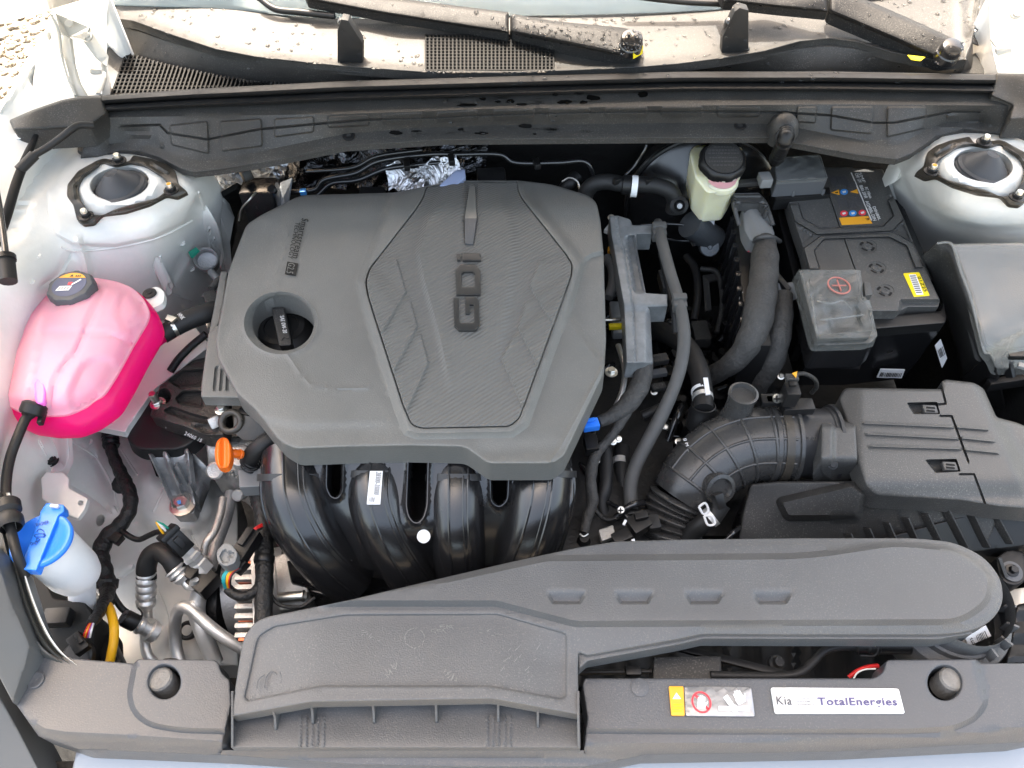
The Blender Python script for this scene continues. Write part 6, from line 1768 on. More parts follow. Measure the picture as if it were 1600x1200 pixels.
    for s_, a, c, t in (('CMF 12V', (772, 238), (810, 320), (800, 232)), ('80Ah 20HR', (812, 345), (862, 458), (842, 340)), ('AGM80L-DIN', (866, 485), (940, 658), (896, 480)),
                        ('SMF', (806, 232), (846, 318), (832, 228)), ('RC 150min', (862, 362), (905, 458), (888, 358)), ('DIN80L', (932, 535), (985, 655), (958, 530))):
        text('lettering', s_, q(*a), q(*c), q(*t), INKW, root, ext=.0002)
    y = relief('yellow_sticker', rc([(1411, 427), (1436, 425), (1453, 462), (1428, 464)], 2), Z + .0008, STY, root, step=20, rnd=.6, depth=.0008)
    w = plate('sticker_field', [(1420, 429, Z + .0012), (1431, 428.5, Z + .0012), (1443, 460, Z + .0012), (1432, 460.5, Z + .0012)], .0003, STW, y)
    for k in range(9):
        yy = 430.5 + k * 3.2
        plate('sticker_bar', [(1421.5 + k * 1.2, yy, Z + .0015), (1430.5 + k * 1.2, yy - .4, Z + .0015), (1431.0 + k * 1.2, yy + 1.2, Z + .0015), (1422.1 + k * 1.2, yy + 1.6, Z + .0015)], .0002, INKG, y)
    text('sticker_code', '01Z25', (1433, 433, Z + .001), (1444, 456, Z + .001), (1438, 432.5, Z + .001), INKB, y, ext=.0002)
    # barcode strip on the case front
    w = P(1392, 584, .71); yv = P(1390, 516, .787).y + .004
    qs = [PY(1376, 577, yv), PY(1414, 578, yv), PY(1409, 591, yv), PY(1370, 590, yv)]
    cs = plate('case_sticker', qs, .0015, STW, root, wpts=True)
    a_, b_, c_, d_ = qs; rn = random.Random(2)
    bm = bmesh.new()
    for k in range(14):
        t0 = .06 + k * .064; t1 = t0 + rn.uniform(.015, .045)
        tp = lambda t, f: (a_.lerp(b_, t)).lerp(d_.lerp(c_, t), f) + Vector((0, -.0008, .0004))
        bm.faces.new([bm.verts.new(p) for p in (tp(t0, .35), tp(t1, .35), tp(t1, .85), tp(t0, .85))])
    tag(from_bm('barcode', bm, INKB, cs), None, None, None, 'stuff')
    # taped cover over the positive terminal
    t = thing('terminal_cover', 'taped clear cover with a red plus mark over the battery terminal', 'terminal cover', P(1310, 490, .80))
    oc = rc([(1247, 421, 3), (1345, 421, 3), (1349, 463), (1360, 470), (1371, 523, 3), (1352, 528), (1276, 530, 3)], 2)
    relief('taped_top', oc, lambda X, Y: .844 - .006 * ss(Y, 430, 528) + .0022 * np.sin(X / 9. + Y / 14.) * np.sin(Y / 8.) - .006 * pad([(1290, 480), (1340, 480), (1345, 515), (1300, 518)], X, Y, 10), FILM, t, step=3.5, rnd=2, depth=.020, draft=.003, angle=60)
    relief('inner_block', rc([(1276, 540), (1360, 537), (1372, 525), (1350, 470), (1260, 470)], 3), .812, GLOSSB, t, step=10, rnd=2, depth=.045, draft=.002)
    relief('black_shield', rc([(1252, 426), (1340, 426), (1344, 466), (1354, 474), (1364, 518), (1280, 524)], 3), lambda X, Y: .834 - .006 * ss(Y, 430, 528) - .006 * pad([(1292, 470), (1338, 470), (1344, 512), (1300, 514)], X, Y, 5) + .004 * pad([(1266, 440), (1280, 440), (1284, 462), (1270, 462)], X, Y, 3), BLACKD, t, step=6, rnd=2, depth=.02)
    c = P(1311, 446, .8450); s = px(c)
    rg = [c + Vector((math.cos(k) * 16.5 * s, math.sin(k) * 19 * s, -.001 * math.sin(k))) for k in [2 * math.pi * i / 26 for i in range(27)]]
    pm = M('faded_red_mark', (.50, .17, .14), .5)
    tubew('plus_ring', rg, .0011, pm, t, seg=6, cap=False)
    tubew('plus_bar', [c + Vector((-11 * s, 0, 0)), c + Vector((11 * s, 0, 0))], .0010, pm, t, seg=6)
    tubew('plus_bar', [c + Vector((0, 12 * s, 0)), c + Vector((0, -12 * s, 0))], .0010, pm, t, seg=6)
    for q_ in ([(1277, 470), (1300, 474), (1318, 470), (1330, 484)], [(1282, 500), (1310, 497), (1350, 492)], [(1262, 440), (1270, 470), (1276, 520)]):
        tube('tape_fold', [(a, e, .842 - .006 * (e - 430) / 98) for a, e in q_], 1.4, FILM, t, seg=6)
    plate('side_clip', [(1350, 440, .838), (1360, 441, .838), (1364, 460, .836), (1352, 462, .836)], .012, AIRBOX, t, .0015)
    plate('tape_flap', [(1268, 534, .80), (1356, 532, .80), (1343, 577, .757), (1262, 573, .757)], .002, GLOSSB, t)
    plate('tape_glint', [(1332, 562, .772), (1342, 564, .772), (1338, 574, .762), (1330, 571, .762)], .001, FILM, t)
    n = thing('terminal_sensor', 'dark box with wrinkled tape on its lid at the back corner of the battery', 'battery sensor', P(1250, 290, .82))
    relief('taped_lid', rc([(1210, 246, 2), (1281, 241, 3), (1293, 278, 3), (1214, 283, 3)], 2), lambda X, Y: .862 + .0018 * np.sin(X / 5. + np.sin(Y / 6.) * 2) * np.sin(Y / 5.), FILM, n, step=2.6, rnd=1.6, depth=.006, angle=60)
    relief('sensor_body', rc([(1209, 247, 2), (1282, 242, 3), (1294, 279, 3), (1213, 284, 3)], 2), .857, CAPG, n, step=10, rnd=1, depth=.028)
    relief('base_plate', rc([(1206, 300), (1296, 292), (1298, 304), (1212, 312)], 2), .828, BLACK, n, step=10, rnd=1, depth=.02)
    for x in (1238, 1284): lathe('clip_post', (x, 307 - (x - 1238) * .06, .826), (0, 0, 1), [(3, 0), (3, 8), (2, 11), (0, 11)], CAPG, n, seg=12)
    box('grey_plug', (1188, 275, .862), (1206, 274, .862), 22, 16, PLATEG, n, 2)
    box('plug_lead', (1150, 284, .85), (1186, 281, .85), 11, 8, BLACKD, n, 2)
    boxw('tray_wall', P(1225, 425, .74), (P(1252, 545, .74) - P(1200, 330, .76)) / 2, (.006, 0, 0), (0, 0, .04), BLACK, n, .002)
battery()

# ================================================================ brake fluid reservoir, booster
def brakes():
    root = thing('brake_reservoir', 'cream brake fluid reservoir with a round black cap', 'brake reservoir', P(1115, 320, .79))
    relief('tank', rc([(1077, 240, 4), (1085, 228, 4), (1128, 226), (1159, 230, 4), (1163, 262, 6), (1151, 286, 6), (1142, 300, 6), (1104, 303, 8), (1086, 280)], 5),
           lambda X, Y: .864 - .012 * ss(Y, 270, 302) + .0 * X, CREAM, root, step=5, rnd=4, depth=.056, draft=-.004, angle=50)
    lathe('neck', (1127, 277, .860), (0, -.25, .97), [(29, -8), (27, 0), (24, 2), (24, 20)], CREAM, root, seg=32)
    c = P(1127, 277, .860); s = px(c)
    bm = bmesh.new(); ax = Vector((0, -.25, .97)).normalized(); u = Vector((1, 0, 0)); v = ax.cross(u)
    A = []
    for t in np.linspace(R(205), R(322), 14):
        d = u * math.cos(t) + v * math.sin(t)
        A.append((bm.verts.new(c + d * 24.6 * s + ax * 3 * s), bm.verts.new(c + d * 24.6 * s + ax * 18 * s)))
    for a, b in zip(A, A[1:]): bm.faces.new((a[0], b[0], b[1], a[1]))
    from_bm('fluid_window', bm, PINKF, root)
    cap = lathe('cap', (1127.5, 255, .880), (0, -.28, .96), [(33, -4), (35.5, -2), (36, 6), (35, 10), (33, 13), (31, 14), (30, 13), (0, 13.4)], BLACK, root, seg=72, mod=lambda t, j: 1 + (.035 if 1 <= j <= 3 and math.sin(t * 8) > .2 else 0))
    ca = P(1127.5, 255, .880); aa = Vector((0, -.28, .96)).normalized()
    tp = lathew('cap_face', ca + aa * 13.3 * s, aa, [(29 * s, 0), (29 * s, .0006), (0, .0009)], CAPT, cap, seg=40)
    v2 = aa.cross(Vector((1, 0, 0)))
    for k in range(6):
        w = (14, 21, 24, 22, 24, 18)[k]
        yy = (18, 12, 6, -2, -9, -16)[k]
        o = ca + aa * (13.3 * s + .0012) + v2 * yy * s
        rr = random.Random(k); x = -w
        bm = bmesh.new()
        while x < w:
            l = rr.uniform(2, 5)
            pp = [o + Vector((x * s, 0, 0)), o + Vector((min(x + l, w) * s, 0, 0)), o + Vector((min(x + l, w) * s, 0, 0)) + v2 * 2.6 * s, o + Vector((x * s, 0, 0)) + v2 * 2.6 * s]
            bm.faces.new([bm.verts.new(p) for p in pp]); x += l + 1.2
        tag(from_bm('cap_print', bm, M('raised_cap_print', (.07, .07, .07), .5) if k == 0 else MATS['raised_cap_print'], cap), None, None, None, 'stuff')
    plate('tank_tail', [(1108, 332, .80), (1119, 327, .80), (1116, 352, .775), (1112, 369, .76), (1107, 350, .776)], .004, NATURAL, root)
    m = thing('brake_master_cylinder', 'dull dark metal brake master cylinder under the cream reservoir', 'brake cylinder', P(1110, 370, .72))
    GM = M('dull_blue_grey_metal', (.10, .11, .12), .45, .5, bump=.3, bs=300)
    tubew('cylinder_body', [P(1078, 350, .78), P(1115, 375, .74)], .022, GM, m, seg=20)
    lathew('end_plug', P(1109, 386, .745), (-.1, -.75, .6), [(.0155, -.02), (.0155, 0), (.014, .002), (.004, .002), (.003, .004), (0, .004)], GM, m, seg=26)
    tube('pipe_port', [(1082, 376, .75), (1100, 372, .75)], 9, GM, m, seg=14, sub=2)
    tube('pipe_port', [(1074, 352, .77), (1090, 352, .77)], 8, GM, m, seg=14, sub=2)
    tube('brake_pipe', [(1084, 376, .75), (1060, 376, .75), (1030, 372, .76), (990, 372, .765)], 2.2, GLOSSB, m, seg=8)
    tube('brake_pipe', [(1076, 352, .77), (1040, 350, .775), (1000, 352, .78)], 2.2, GLOSSB, m, seg=8)
    lathe('mount_ear', (1061, 321, .81), (-.1, -.8, .6), [(14, -4), (14, 4), (9, 6), (6, 3), (5, 5), (0, 5)], DARK, m, seg=22)
    bolt('ear_bolt', (1062, 322, .815), 2.6, CASTD, m, axis=(-.1, -.8, .6))
    bo = thing('brake_booster', 'large black domed brake booster behind the cream reservoir', 'brake booster', P(1080, 300, .74))
    c = PY(1092, 318, .47)
    lathew('booster_shell', c, (-.05, -1, .12), [(.125, -.02), (.125, .0), (.120, .006), (.112, .010), (.085, .028), (.05, .042), (.035, .045), (0, .045)], GLOSSB, bo, seg=56)
    for a in (60, 75): pass
    tubew('booster_rim', [c + (Vector((math.cos(t), 0, 0)) * .123 + Vector((0, .12, .99)) * math.sin(t) * .123) + Vector((0, -.004, 0)) for t in np.linspace(R(20), R(190), 40)], .0025, BLACK, bo, seg=6)
    v = thing('vacuum_hose', 'black vacuum hose with a white check valve band in front of the booster', 'hose', P(985, 295, .80))
    tube('hose_run', [(912, 322, .79), (916, 300, .81), (930, 287, .825), (950, 284, .83), (975, 288, .83), (1000, 288, .83), (1025, 290, .83), (1046, 298, .825), (1054, 312, .81), (1052, 330, .79)], 12.5, RUBBER, v, seg=16)
    a, b = P(984, 289, .83), P(998, 290, .83)
    lathew('valve_band', P(991, 291, .83), (b - a), [(.0125, -.0045), (.0165, -.0045), (.0165, .0045), (.0125, .0045)], STW, v, seg=24)
    lathew('valve_body', P(979, 289, .83), (b - a), [(.0125, -.007), (.015, -.006), (.015, .006), (.0125, .007)], BLACK, v, seg=24)
    for x in (962, 1012): box('hose_clip', (x, 277, .845), (x + 4, 281, .845), 12, 10, BLACK, v, 1.5)
brakes()

# ================================================================ engine control plug and harness
def control_plug():
    root = thing('control_unit_plug', 'large grey plug with its locking lever beside the battery', 'plug', P(1180, 345, .78))
    relief('plug_shell', rc([(1158, 326), (1178, 318), (1196, 322), (1211, 368, 6), (1204, 375), (1172, 378), (1162, 360)], 6), lambda X, Y: .815 + .006 * ss(np.abs(X - 1184 - (Y - 345) * .3), 20, 4), PLATEG, root, step=4, rnd=5, depth=.045, angle=50)
    lever = M('dark_grey_lever_plastic', (.055, .055, .055), .5, bump=.3, bs=900)
    relief('lock_lever', rc([(1144, 302), (1186, 301), (1198, 314), (1202, 330), (1196, 330), (1188, 318), (1158, 318), (1149, 322)], 4), lambda X, Y: .835 + .0015 * np.sin(Y * 1.3), lever, root, step=3, rnd=2, depth=.014)
    tube('lever_arm', [(1147, 316, .832), (1150, 334, .822), (1155, 352, .812)], 3.5, lever, root, seg=8)
    tube('lever_arm', [(1196, 318, .832), (1202, 334, .826), (1208, 352, .818)], 3.5, lever, root, seg=8)
    for x in (1163, 1170, 1184): box('plug_latch', (x, 318, .822), (x + 2, 331, .818), 3, 5, lever, root, .8)
    tube('plug_cuff', [(1174, 380, .80), (1186, 371, .825), (1204, 370, .825), (1218, 377, .80)], 4, lever, root, seg=10)
    tube('pink_seal', [(1171, 394, .79), (1174, 386, .79)], 3, STR, root, seg=8, sub=2)
    fb = thing('control_unit', 'tall finned black control unit standing beside the battery', 'control unit', P(1160, 450, .70))
    a, b2 = P(1146, 330, .79), P(1168, 540, .79)
    d = (b2 - a) / 2
    boxw('unit_case', (a + b2) / 2 + Vector((.016, 0, -.06)), d, (.016, 0, 0), (0, 0, .06), BLACK, fb, .002)
    for k in range(9):
        boxw('cooling_fin', a.lerp(b2, .06 + k * .11) + Vector((-.002, 0, -.045)), d * .035, (.004, 0, 0), (0, 0, .045), GLOSSB, fb, .001)
    plate('unit_label', [(1154, 460, .775), (1160, 456, .79), (1163, 486, .785), (1158, 492, .77)], .002, STW, fb)
    h = tube('wiring_harness', [(1196, 376, .81, 15), (1195, 402, .81, 21), (1193, 436, .81, 22), (1188, 474, .805, 24), (1181, 510, .795, 23), (1165, 544, .775, 20), (1143, 568, .75, 17), (1118, 584, .72, 15), (1100, 596, .69, 14)], 20, TAPE, None, seg=20, sub=9, mod=corr(.037, .03))
    tag(h, 'thick cloth-taped harness curving down from the large grey plug', 'wiring harness')
    h2 = tube('wiring_harness', [(1224, 462, .79, 14), (1223, 485, .788, 16), (1221, 505, .785, 17), (1215, 536, .77, 18), (1206, 566, .745, 18), (1190, 594, .71, 16), (1180, 612, .68, 15)], 17, TAPE, None, seg=18, sub=9, mod=corr(.034, .03))
    tag(h2, 'shorter cloth-taped harness branch between the first harness and the battery', 'wiring harness')
    c = thing('harness_clamp', 'grey plastic clamp block right of the thick taped harness', 'clamp', P(1230, 458, .77))
    plate('clamp_plate', [(1216, 442, .80), (1240, 441, .80), (1247, 466, .785), (1240, 470, .783), (1216, 464, .785)], .012, PLATEG, c, .002)
    box('clamp_foot', (1214, 428, .805), (1234, 452, .80), 10, 10, BLACK, c, 2)
    tube('clamp_band', [(1212, 470, .79), (1224, 474, .795), (1238, 478, .785)], 3.2, BLACK, c, seg=8)
control_plug()

# ================================================================ film-covered box on the right
def side_box():
    root = thing('fuse_box', 'large black box on the right side under shiny clear protective film', 'fuse box', P(1540, 480, .70))
    top = rbf([(1487, 381, .865), (1640, 378, .875), (1640, 480, .83), (1537, 546, .80), (1556, 577, .775), (1640, 570, .775), (1515, 460, .835), (1580, 540, .80), (1570, 440, .842)])
    relief('film_top', rc([(1487, 381), (1660, 378), (1660, 575), (1584, 577, 4), (1556, 577, 5), (1546, 556, 5), (1537, 546, 4), (1515, 458)], 3),
           lambda X, Y: top(X, Y) + .0025 * np.sin(X / 22. + Y / 40.) * ss(Y, 480, 520) + .004 * ridge([(1560, 530), (1600, 512), (1660, 506)], X, Y, 9), CLEARG, root, step=6, rnd=3, depth=.012, angle=60)
    loft('box_side', [[(1440, 401, .83), (1464, 380, .862), (1487, 381, .866)], [(1452, 424, .80), (1476, 402, .84), (1492, 402, .856)], [(1480, 500, .72), (1505, 500, .78), (1525, 500, .818)], [(1497, 552, .68), (1518, 560, .73), (1536, 546, .80)], [(1502, 590, .65), (1516, 588, .69), (1548, 560, .785)]], 10, BLACKD, root, angle=60, thick=.003)
    relief('box_lid', rc([(1490, 385), (1660, 382), (1660, 540), (1560, 548), (1540, 540), (1520, 460)], 5), lambda X, Y: top(X, Y) - .012 - .004 * pad(rc([(1530, 410), (1660, 405), (1660, 500), (1556, 508)], 8), X, Y, 6), AIRBOX, root, step=10, rnd=4, depth=.03)
    tube('film_edge', [(1464, 380, .864), (1487, 382, .868), (1500, 420, .853), (1518, 470, .833), (1536, 544, .803), (1546, 552, .795)], 2.2, CLEARG, root, seg=8)
    plate('box_front', [(1548, 552, .79), (1556, 578, .772), (1570, 640, .66), (1500, 620, .66), (1504, 590, .70)], .004, BLACK, root)
    s = thing('support_bracket', 'black ribbed support bracket at the right edge below the film-covered box', 'bracket', P(1590, 580, .72))
    box('bracket_top', (1576, 552, .79), (1660, 552, .79), 12, 10, BLACK, s, 2)
    box('bracket_post', (1578, 556, .785), (1586, 590, .765), 8, 14, BLACK, s, 2)
    box('bracket_foot', (1546, 596, .745), (1660, 580, .75), 12, 20, BLACK, s, 2)
    box('bracket_clip', (1592, 568, .785), (1604, 572, .785), 10, 6, PLATEG, s, 1)
    plate('side_sticker', [(1461, 540, .74), (1470, 530, .75), (1480, 560, .72), (1472, 575, .71)], .001, STW, root)
    barcode_on([(1464, 546, .7362), (1472, 539, .7442), (1476, 552, .730), (1468, 558, .723)], 5, root, .0025)
    boxw('side_wall', (.73, .02, .60), (.01, 0, 0), (0, .48, 0), (0, 0, .17), WELL, body, 0)
side_box()

# ================================================================ air filter box
def air_box():
    Z = .80
    root = thing('air_filter_box', 'dark grey air filter box lid with three ribs and two clips', 'air filter box', P(1430, 720, .70))
    lid = rc([(1310, 622, 10), (1320, 606, 8), (1472, 608), (1470, 597, 3), (1478, 593, 3), (1522, 598, 8), (1537, 607, 6), (1557, 652, 5), (1588, 660, 6), (1660, 690), (1660, 800), (1560, 792), (1500, 782), (1366, 775, 10), (1352, 760)], 4)
    gap = [(1471, 604), (1478, 631), (1466, 632)]; gap2 = [(1470, 650), (1487, 650), (1513, 721)]; gap3 = [(1500, 741), (1522, 741), (1541, 792)]
    ribs = [[(1350, 661), (1487, 667)], [(1356, 678), (1494, 685)], [(1361, 697), (1500, 701)], [(1496, 667), (1544, 671)], [(1503, 684), (1551, 689)], [(1509, 702), (1558, 707)]]
    lat = [[(1418, 630), (1463, 629), (1468, 646), (1428, 646)], [(1447, 719), (1494, 718), (1500, 736), (1462, 738)]]
    def z(X, Y):
        v = np.full(X.shape, Z)
        v -= .014 * ss(Y, 735, 780) ** 2
        v -= .010 * ss(X, 1350, 1312)
        v -= .012 * ss(X - (Y - 650) * .45, 1540, 1575)
        for g in (gap, gap2, gap3): v -= .005 * ss(dline(g, X, Y), 2.0, .8)
        for r_ in ribs: v += .0030 * ss(dline(r_, X, Y), 2.6, .8)
        for l in lat: v -= .014 * pad(l, X, Y, 2.5)
        return v
    relief('lid', lid, z, AIRBOX, root, step=5, rnd=6, depth=.028, creases=[l for g in (gap, gap2, gap3) for l in off2(g, .8)[:2] + off2(g, 2.0)[:2]] + [l for r_ in ribs for l in off2(r_, .8)[:2] + off2(r_, 2.6)[:2] + off2(r_, 4.2)[:2]] + [l_ for l in lat for l_ in off2(l, 1.25, True)[:2]], angle=42)
    for l in lat:
        x1, y1 = l[1]; 
        box('lid_clip', (x1 - 20, y1 + 9, Z - .001), (x1 + 2, y1 + 10, Z - .001), 15, 9, AIRBOX, root, 2)
        for k in range(2): box('clip_slot', (x1 - 15, y1 + 7 + k * 5, Z), (x1 - 2, y1 + 8 + k * 5, Z), 2.6, 2, MATTBLK, root, .4)
    text('moulded_mark', '>PP<', (1584, 745, Z - .010), (1594, 712, Z - .010), (1580, 742, Z - .010), AIRBOX, root, ext=.0005)
    lower = rbf([(1170, 770, .735), (1345, 770, .765), (1540, 792, .755), (1170, 850, .70), (1350, 850, .70), (1540, 850, .72), (1250, 800, .74)])
    step = rc([(1216, 782, 6), (1330, 756), (1352, 770), (1341, 809, 6), (1229, 810, 8)], 6)
    relief('lower_case', rc([(1172, 756), (1215, 752), (1345, 752), (1420, 772), (1545, 780), (1562, 800), (1540, 862), (1150, 862), (1160, 800)], 6), lambda X, Y: lower(X, Y) + .022 * pad(step, X, Y, 10), BLACKD, root, step=6, rnd=4, depth=.08, angle=45, creases=off2(step, 5, True)[:2])
    slope = rbf([(1360, 846, .715), (1480, 812, .74), (1555, 795, .75), (1660, 800, .75), (1660, 870, .715), (1560, 862, .715), (1480, 860, .71)])
    relief('ribbed_skirt', rc([(1355, 848), (1470, 816), (1545, 796), (1570, 797), (1660, 804), (1660, 846), (1530, 862), (1490, 864)], 3), slope, BLACK, root, step=7, rnd=2.5, depth=.04, angle=45)
    for a, c in (((1330, 834), (1338, 848)), ((1360, 826), (1368, 845)), ((1390, 817), (1403, 846)), ((1420, 809), (1436, 846)), ((1451, 803), (1475, 852)), ((1483, 795), (1514, 856)), ((1515, 787), (1548, 856)), ((1560, 806), (1584, 850))):
        z0 = float(slope(np.array([a[0]]), np.array([a[1]]))[0]); z1 = float(slope(np.array([c[0]]), np.array([c[1]]))[0])
        box('skirt_rib', (a[0], a[1], z0 + .009), (c[0], c[1], z1 + .007), 3.2, 14, BLACKD, root, .8)
    e = thing('mounting_ear', 'black mounting ear with a washer and bolt at the right edge by the duct', 'mounting', P(1580, 895, .68))
    relief('ear_plate', rc([(1556, 872), (1574, 858), (1600, 862), (1606, 905), (1590, 916), (1570, 912), (1560, 898)], 8), .712, RUBBER, e, rnd=3, depth=.02)
    lathe('washer', (1581, 893, .715), (0, -.2, 1), [(16, 0), (16, 1.5), (9, 2.5), (8, 1.8), (0, 1.8)], CAPG, e, seg=24)
    bolt('ear_bolt', (1581, 891, .718), 6.5, BLACK, e, axis=(0, -.2, 1), h=1.3)
    plate('ear_fin', [(1560, 872, .735), (1565, 871, .735), (1576, 902, .722), (1571, 903, .722)], .004, BLACKD, e)
    sh = relief('side_casting', rc([(1560, 925), (1600, 918), (1660, 918), (1660, 1010), (1600, 1000), (1585, 960)], 6), lambda X, Y: .66 + .006 * np.sin(X / 9.), WHITED, body, rnd=4, depth=.03)
    relief('dark_grille_side', rc([(1588, 945), (1660, 930), (1660, 1040), (1570, 1040), (1580, 1000)], 5), lambda X, Y: .70 + .004 * np.sin(Y / 6.), BLACK, body, rnd=4, depth=.04)
    # air meter tube with its flange
    ax = Vector((1, -.02, 0))
    c = P(1262, 693, .755); s = px(c)
    mt = thing('air_meter_tube', 'round black air meter tube between rubber hose and filter box, sensor on top', 'air meter', P(1262, 693, .71))
    lathew('tube_body', c, ax, [(55 * s, -40 * s), (55 * s, 24 * s), (57 * s, 26 * s), (57 * s, 30 * s), (61 * s, 31 * s), (61 * s, 36 * s)], M('smooth_meter_plastic', (.028, .029, .032), .35, bump=.15, bs=900, dust=.1, rvar=.05), mt, seg=48)
    fl = P(1312, 693, .752)
    bm = bmesh.new()
    relief('flange', rc([(1284, 642, 12), (1292, 631, 8), (1318, 633, 8), (1336, 652, 10), (1341, 735, 6), (1336, 748, 8), (1300, 752, 8), (1282, 740, 10)], 6), lambda X, Y: .802 - .055 * ss(np.abs(Y - 692), 20, 64) ** 1.0 + .006 * ss(X, 1304, 1300), AIRBOX, mt, step=4, rnd=3, depth=.03, angle=45)
    bolt('flange_bolt', (1301, 726, .792), 5, BLACK, mt, axis=(-.2, -.6, .8))
    text('moulded_mark', 'OP 03', (1258, 688, .797), (1276, 688, .797), (1258, 682, .797), AIRBOX, mt, ext=.0003)
    se = thing('air_sensor', 'black air flow sensor plug standing on the meter tube', 'sensor', P(1240, 620, .80))
    box('sensor_base', (1224, 632, .815), (1272, 630, .815), 22, 16, BLACK, se, 2)
    box('sensor_plate', (1190, 622, .812), (1228, 622, .812), 18, 12, BLACK, se, 2)
    box('plug', (1228, 606, .845), (1250, 606, .845), 26, 34, BLACK, se, 2.5)
    box('plug_top', (1228, 588, .858), (1248, 588, .858), 12, 8, BLACKD, se, 1.5)
    box('plug_latch', (1233, 597, .856), (1244, 597, .856), 12, 6, BLACK, se, 1.2)
    tube('sensor_lead', [(1240, 586, .856), (1256, 584, .855), (1272, 592, .845), (1276, 604, .83), (1268, 614, .815)], 3.5, TAPEB, se, seg=9)
    plate('lead_mark', [(1238, 583, .86), (1246, 580, .86), (1244, 590, .86)], .001, STO, se)
air_box()

# ================================================================ rubber intake elbow with bellows
def elbow():
    root = thing('intake_elbow', 'black ribbed rubber intake elbow with bellows and a capped nipple', 'intake hose', P(1110, 720, .66))
    path = [(1226, 693, .755, 58), (1196, 693, .755, 58), (1160, 698, .752, 58), (1128, 712, .745, 58), (1100, 734, .735, 57), (1080, 757, .725, 54), (1066, 778, .713, 49)]
    tube('elbow_bend', path, 58, ELBOW, root, seg=36, sub=8, cap=False)
    # bellows
    q = [(1066, 778, .713), (1057, 797, .702), (1048, 822, .690), (1042, 850, .676), (1040, 880, .655)]
    w = [P(*p) for p in q]; c = curve([tuple(p) for p in w], 44)
    L_ = 0; rr = []; pts = []
    for i, p in enumerate(c):
        if i: L_ += float(np.linalg.norm(c[i] - c[i - 1]))
        s = px(p); ph = (L_ / .0092) % 1
        rr.append((43.5 + 8 * (1 - abs(2 * ph - 1) ** 1.6)) * s); pts.append(p)
    tubew('bellows', pts, rr, ELBOW, root, seg=40, cap=False)
    # raised ribs on the bend
    def onbend(i, a, lift=1.0):
        n = len(path); p = P(*path[i][:3]); s = px(p); rad = path[i][3] * s
        t = (P(*path[min(i + 1, n - 1)][:3]) - P(*path[max(i - 1, 0)][:3])).normalized()
        view = (Vector(CAM) - p).normalized(); view = (view - t * view.dot(t)).normalized(); sd = view.cross(t)
        return p + (view * math.cos(a) + sd * math.sin(a)) * rad * lift
    for i in (1, 2, 3, 4, 5):
        tubew('hoop_rib', curve([tuple(onbend(i, a)) for a in np.linspace(-1.5, 1.5, 13)], 3), .0021, ELBOW, root, seg=8)
    for a in (-.75, -.1, .55):
        tubew('long_rib', curve([tuple(onbend(i, a)) for i in range(0, 6)], 6), .0020, ELBOW, root, seg=8)
    for i, (w0, m) in ((0, (6, ELBOW)),): pass
    c0 = P(1226, 693, .755); s = px(c0)
    ax = Vector((1, -.02, 0))
    lathew('end_cuff', P(1222, 693, .755), ax, [(58 * s, -26 * s), (61 * s, -24 * s), (61.5 * s, -18 * s), (59 * s, -16 * s), (59 * s, 8 * s), (63 * s, 9 * s), (63 * s, 14 * s), (56 * s, 16 * s)], ELBOW, root, seg=48)
    cl = thing('hose_clamp', 'dark worm-drive clamp with a bright screw on the rubber elbow end', 'hose clamp', P(1215, 640, .80))
    lathew('clamp_band', P(1216, 693, .755), ax, [(59.5 * s, -6 * s), (61.5 * s, -6 * s), (61.5 * s, 6 * s), (59.5 * s, 6 * s)], STEELB, cl, seg=48)
    box('screw_housing', (1197, 623, .812), (1228, 623, .812), 15, 10, ZINC, cl, 2)
    lathe('clamp_screw', (1214, 623, .814), (0, -.5, .85), [(7.5, 0), (7.5, 3), (6, 5), (0, 5)], ZINC, cl, seg=20)
    for r_ in (0, 1): box('screw_slot', (1209 + r_ * 5, 623 - r_ * 5, .8205), (1219 - r_ * 5, 623 + r_ * 5, .8205), 2.4, 1, INKB, cl, .3)
    box('band_end', (1219, 648, .803), (1221, 662, .803), 7, 3, STEELB, cl, 1)
    # capped stub on top
    st = P(1153, 640, .795); s2 = px(st)
    lathew('stub', st, (0, .05, 1), [(25 * s2, -22 * s2), (22 * s2, -6 * s2), (20.5 * s2, 2 * s2), (20.5 * s2, 34 * s2), (22.5 * s2, 35 * s2), (22.5 * s2, 40 * s2), (19 * s2, 41 * s2), (17 * s2, 34 * s2), (0, 33 * s2)], ELBOW, root, seg=32)
    lathew('side_joint', P(1098, 640, .765), (0, .25, .9), [(23 * s2, -34 * s2), (22 * s2, -4 * s2), (20 * s2, 0), (20 * s2, 9 * s2), (18 * s2, 10 * s2)], BLACK, root, seg=28)
    text('print', 'II M 2D', (1066, 688, .772), (1076, 712, .768), (1071, 687, .772), INKW, root, ext=.0003, lift=.004)
    rh = thing('breather_hose', 'black curved hose with a silver spring clamp above the rubber elbow', 'hose', P(1080, 580, .74))
    tube('hose_run', [(998, 512, .70), (1020, 515, .715), (1050, 525, .735), (1075, 545, .75), (1090, 575, .765), (1097, 605, .772), (1099, 640, .772)], 16, RUBBER, rh, seg=18)
    a, b = P(1098, 622, .773), P(1093, 588, .769)
    for f, w_ in ((0, .0032), (.28, .0026)):
        lathew('spring_clamp', a.lerp(b, f), b - a, [(.0125, -w_), (.0137, -w_), (.0137, w_), (.0125, w_)], STW if f else ALU, rh, seg=26)
    plate('clamp_tail', [(1099, 590, .79), (1106, 590, .79), (1110, 616, .787), (1103, 617, .787)], .002, STW, rh)
    vt = thing('elbow_valve', 'small black valve with a pale spring clamp on the elbow underside', 'valve', P(1125, 780, .70))
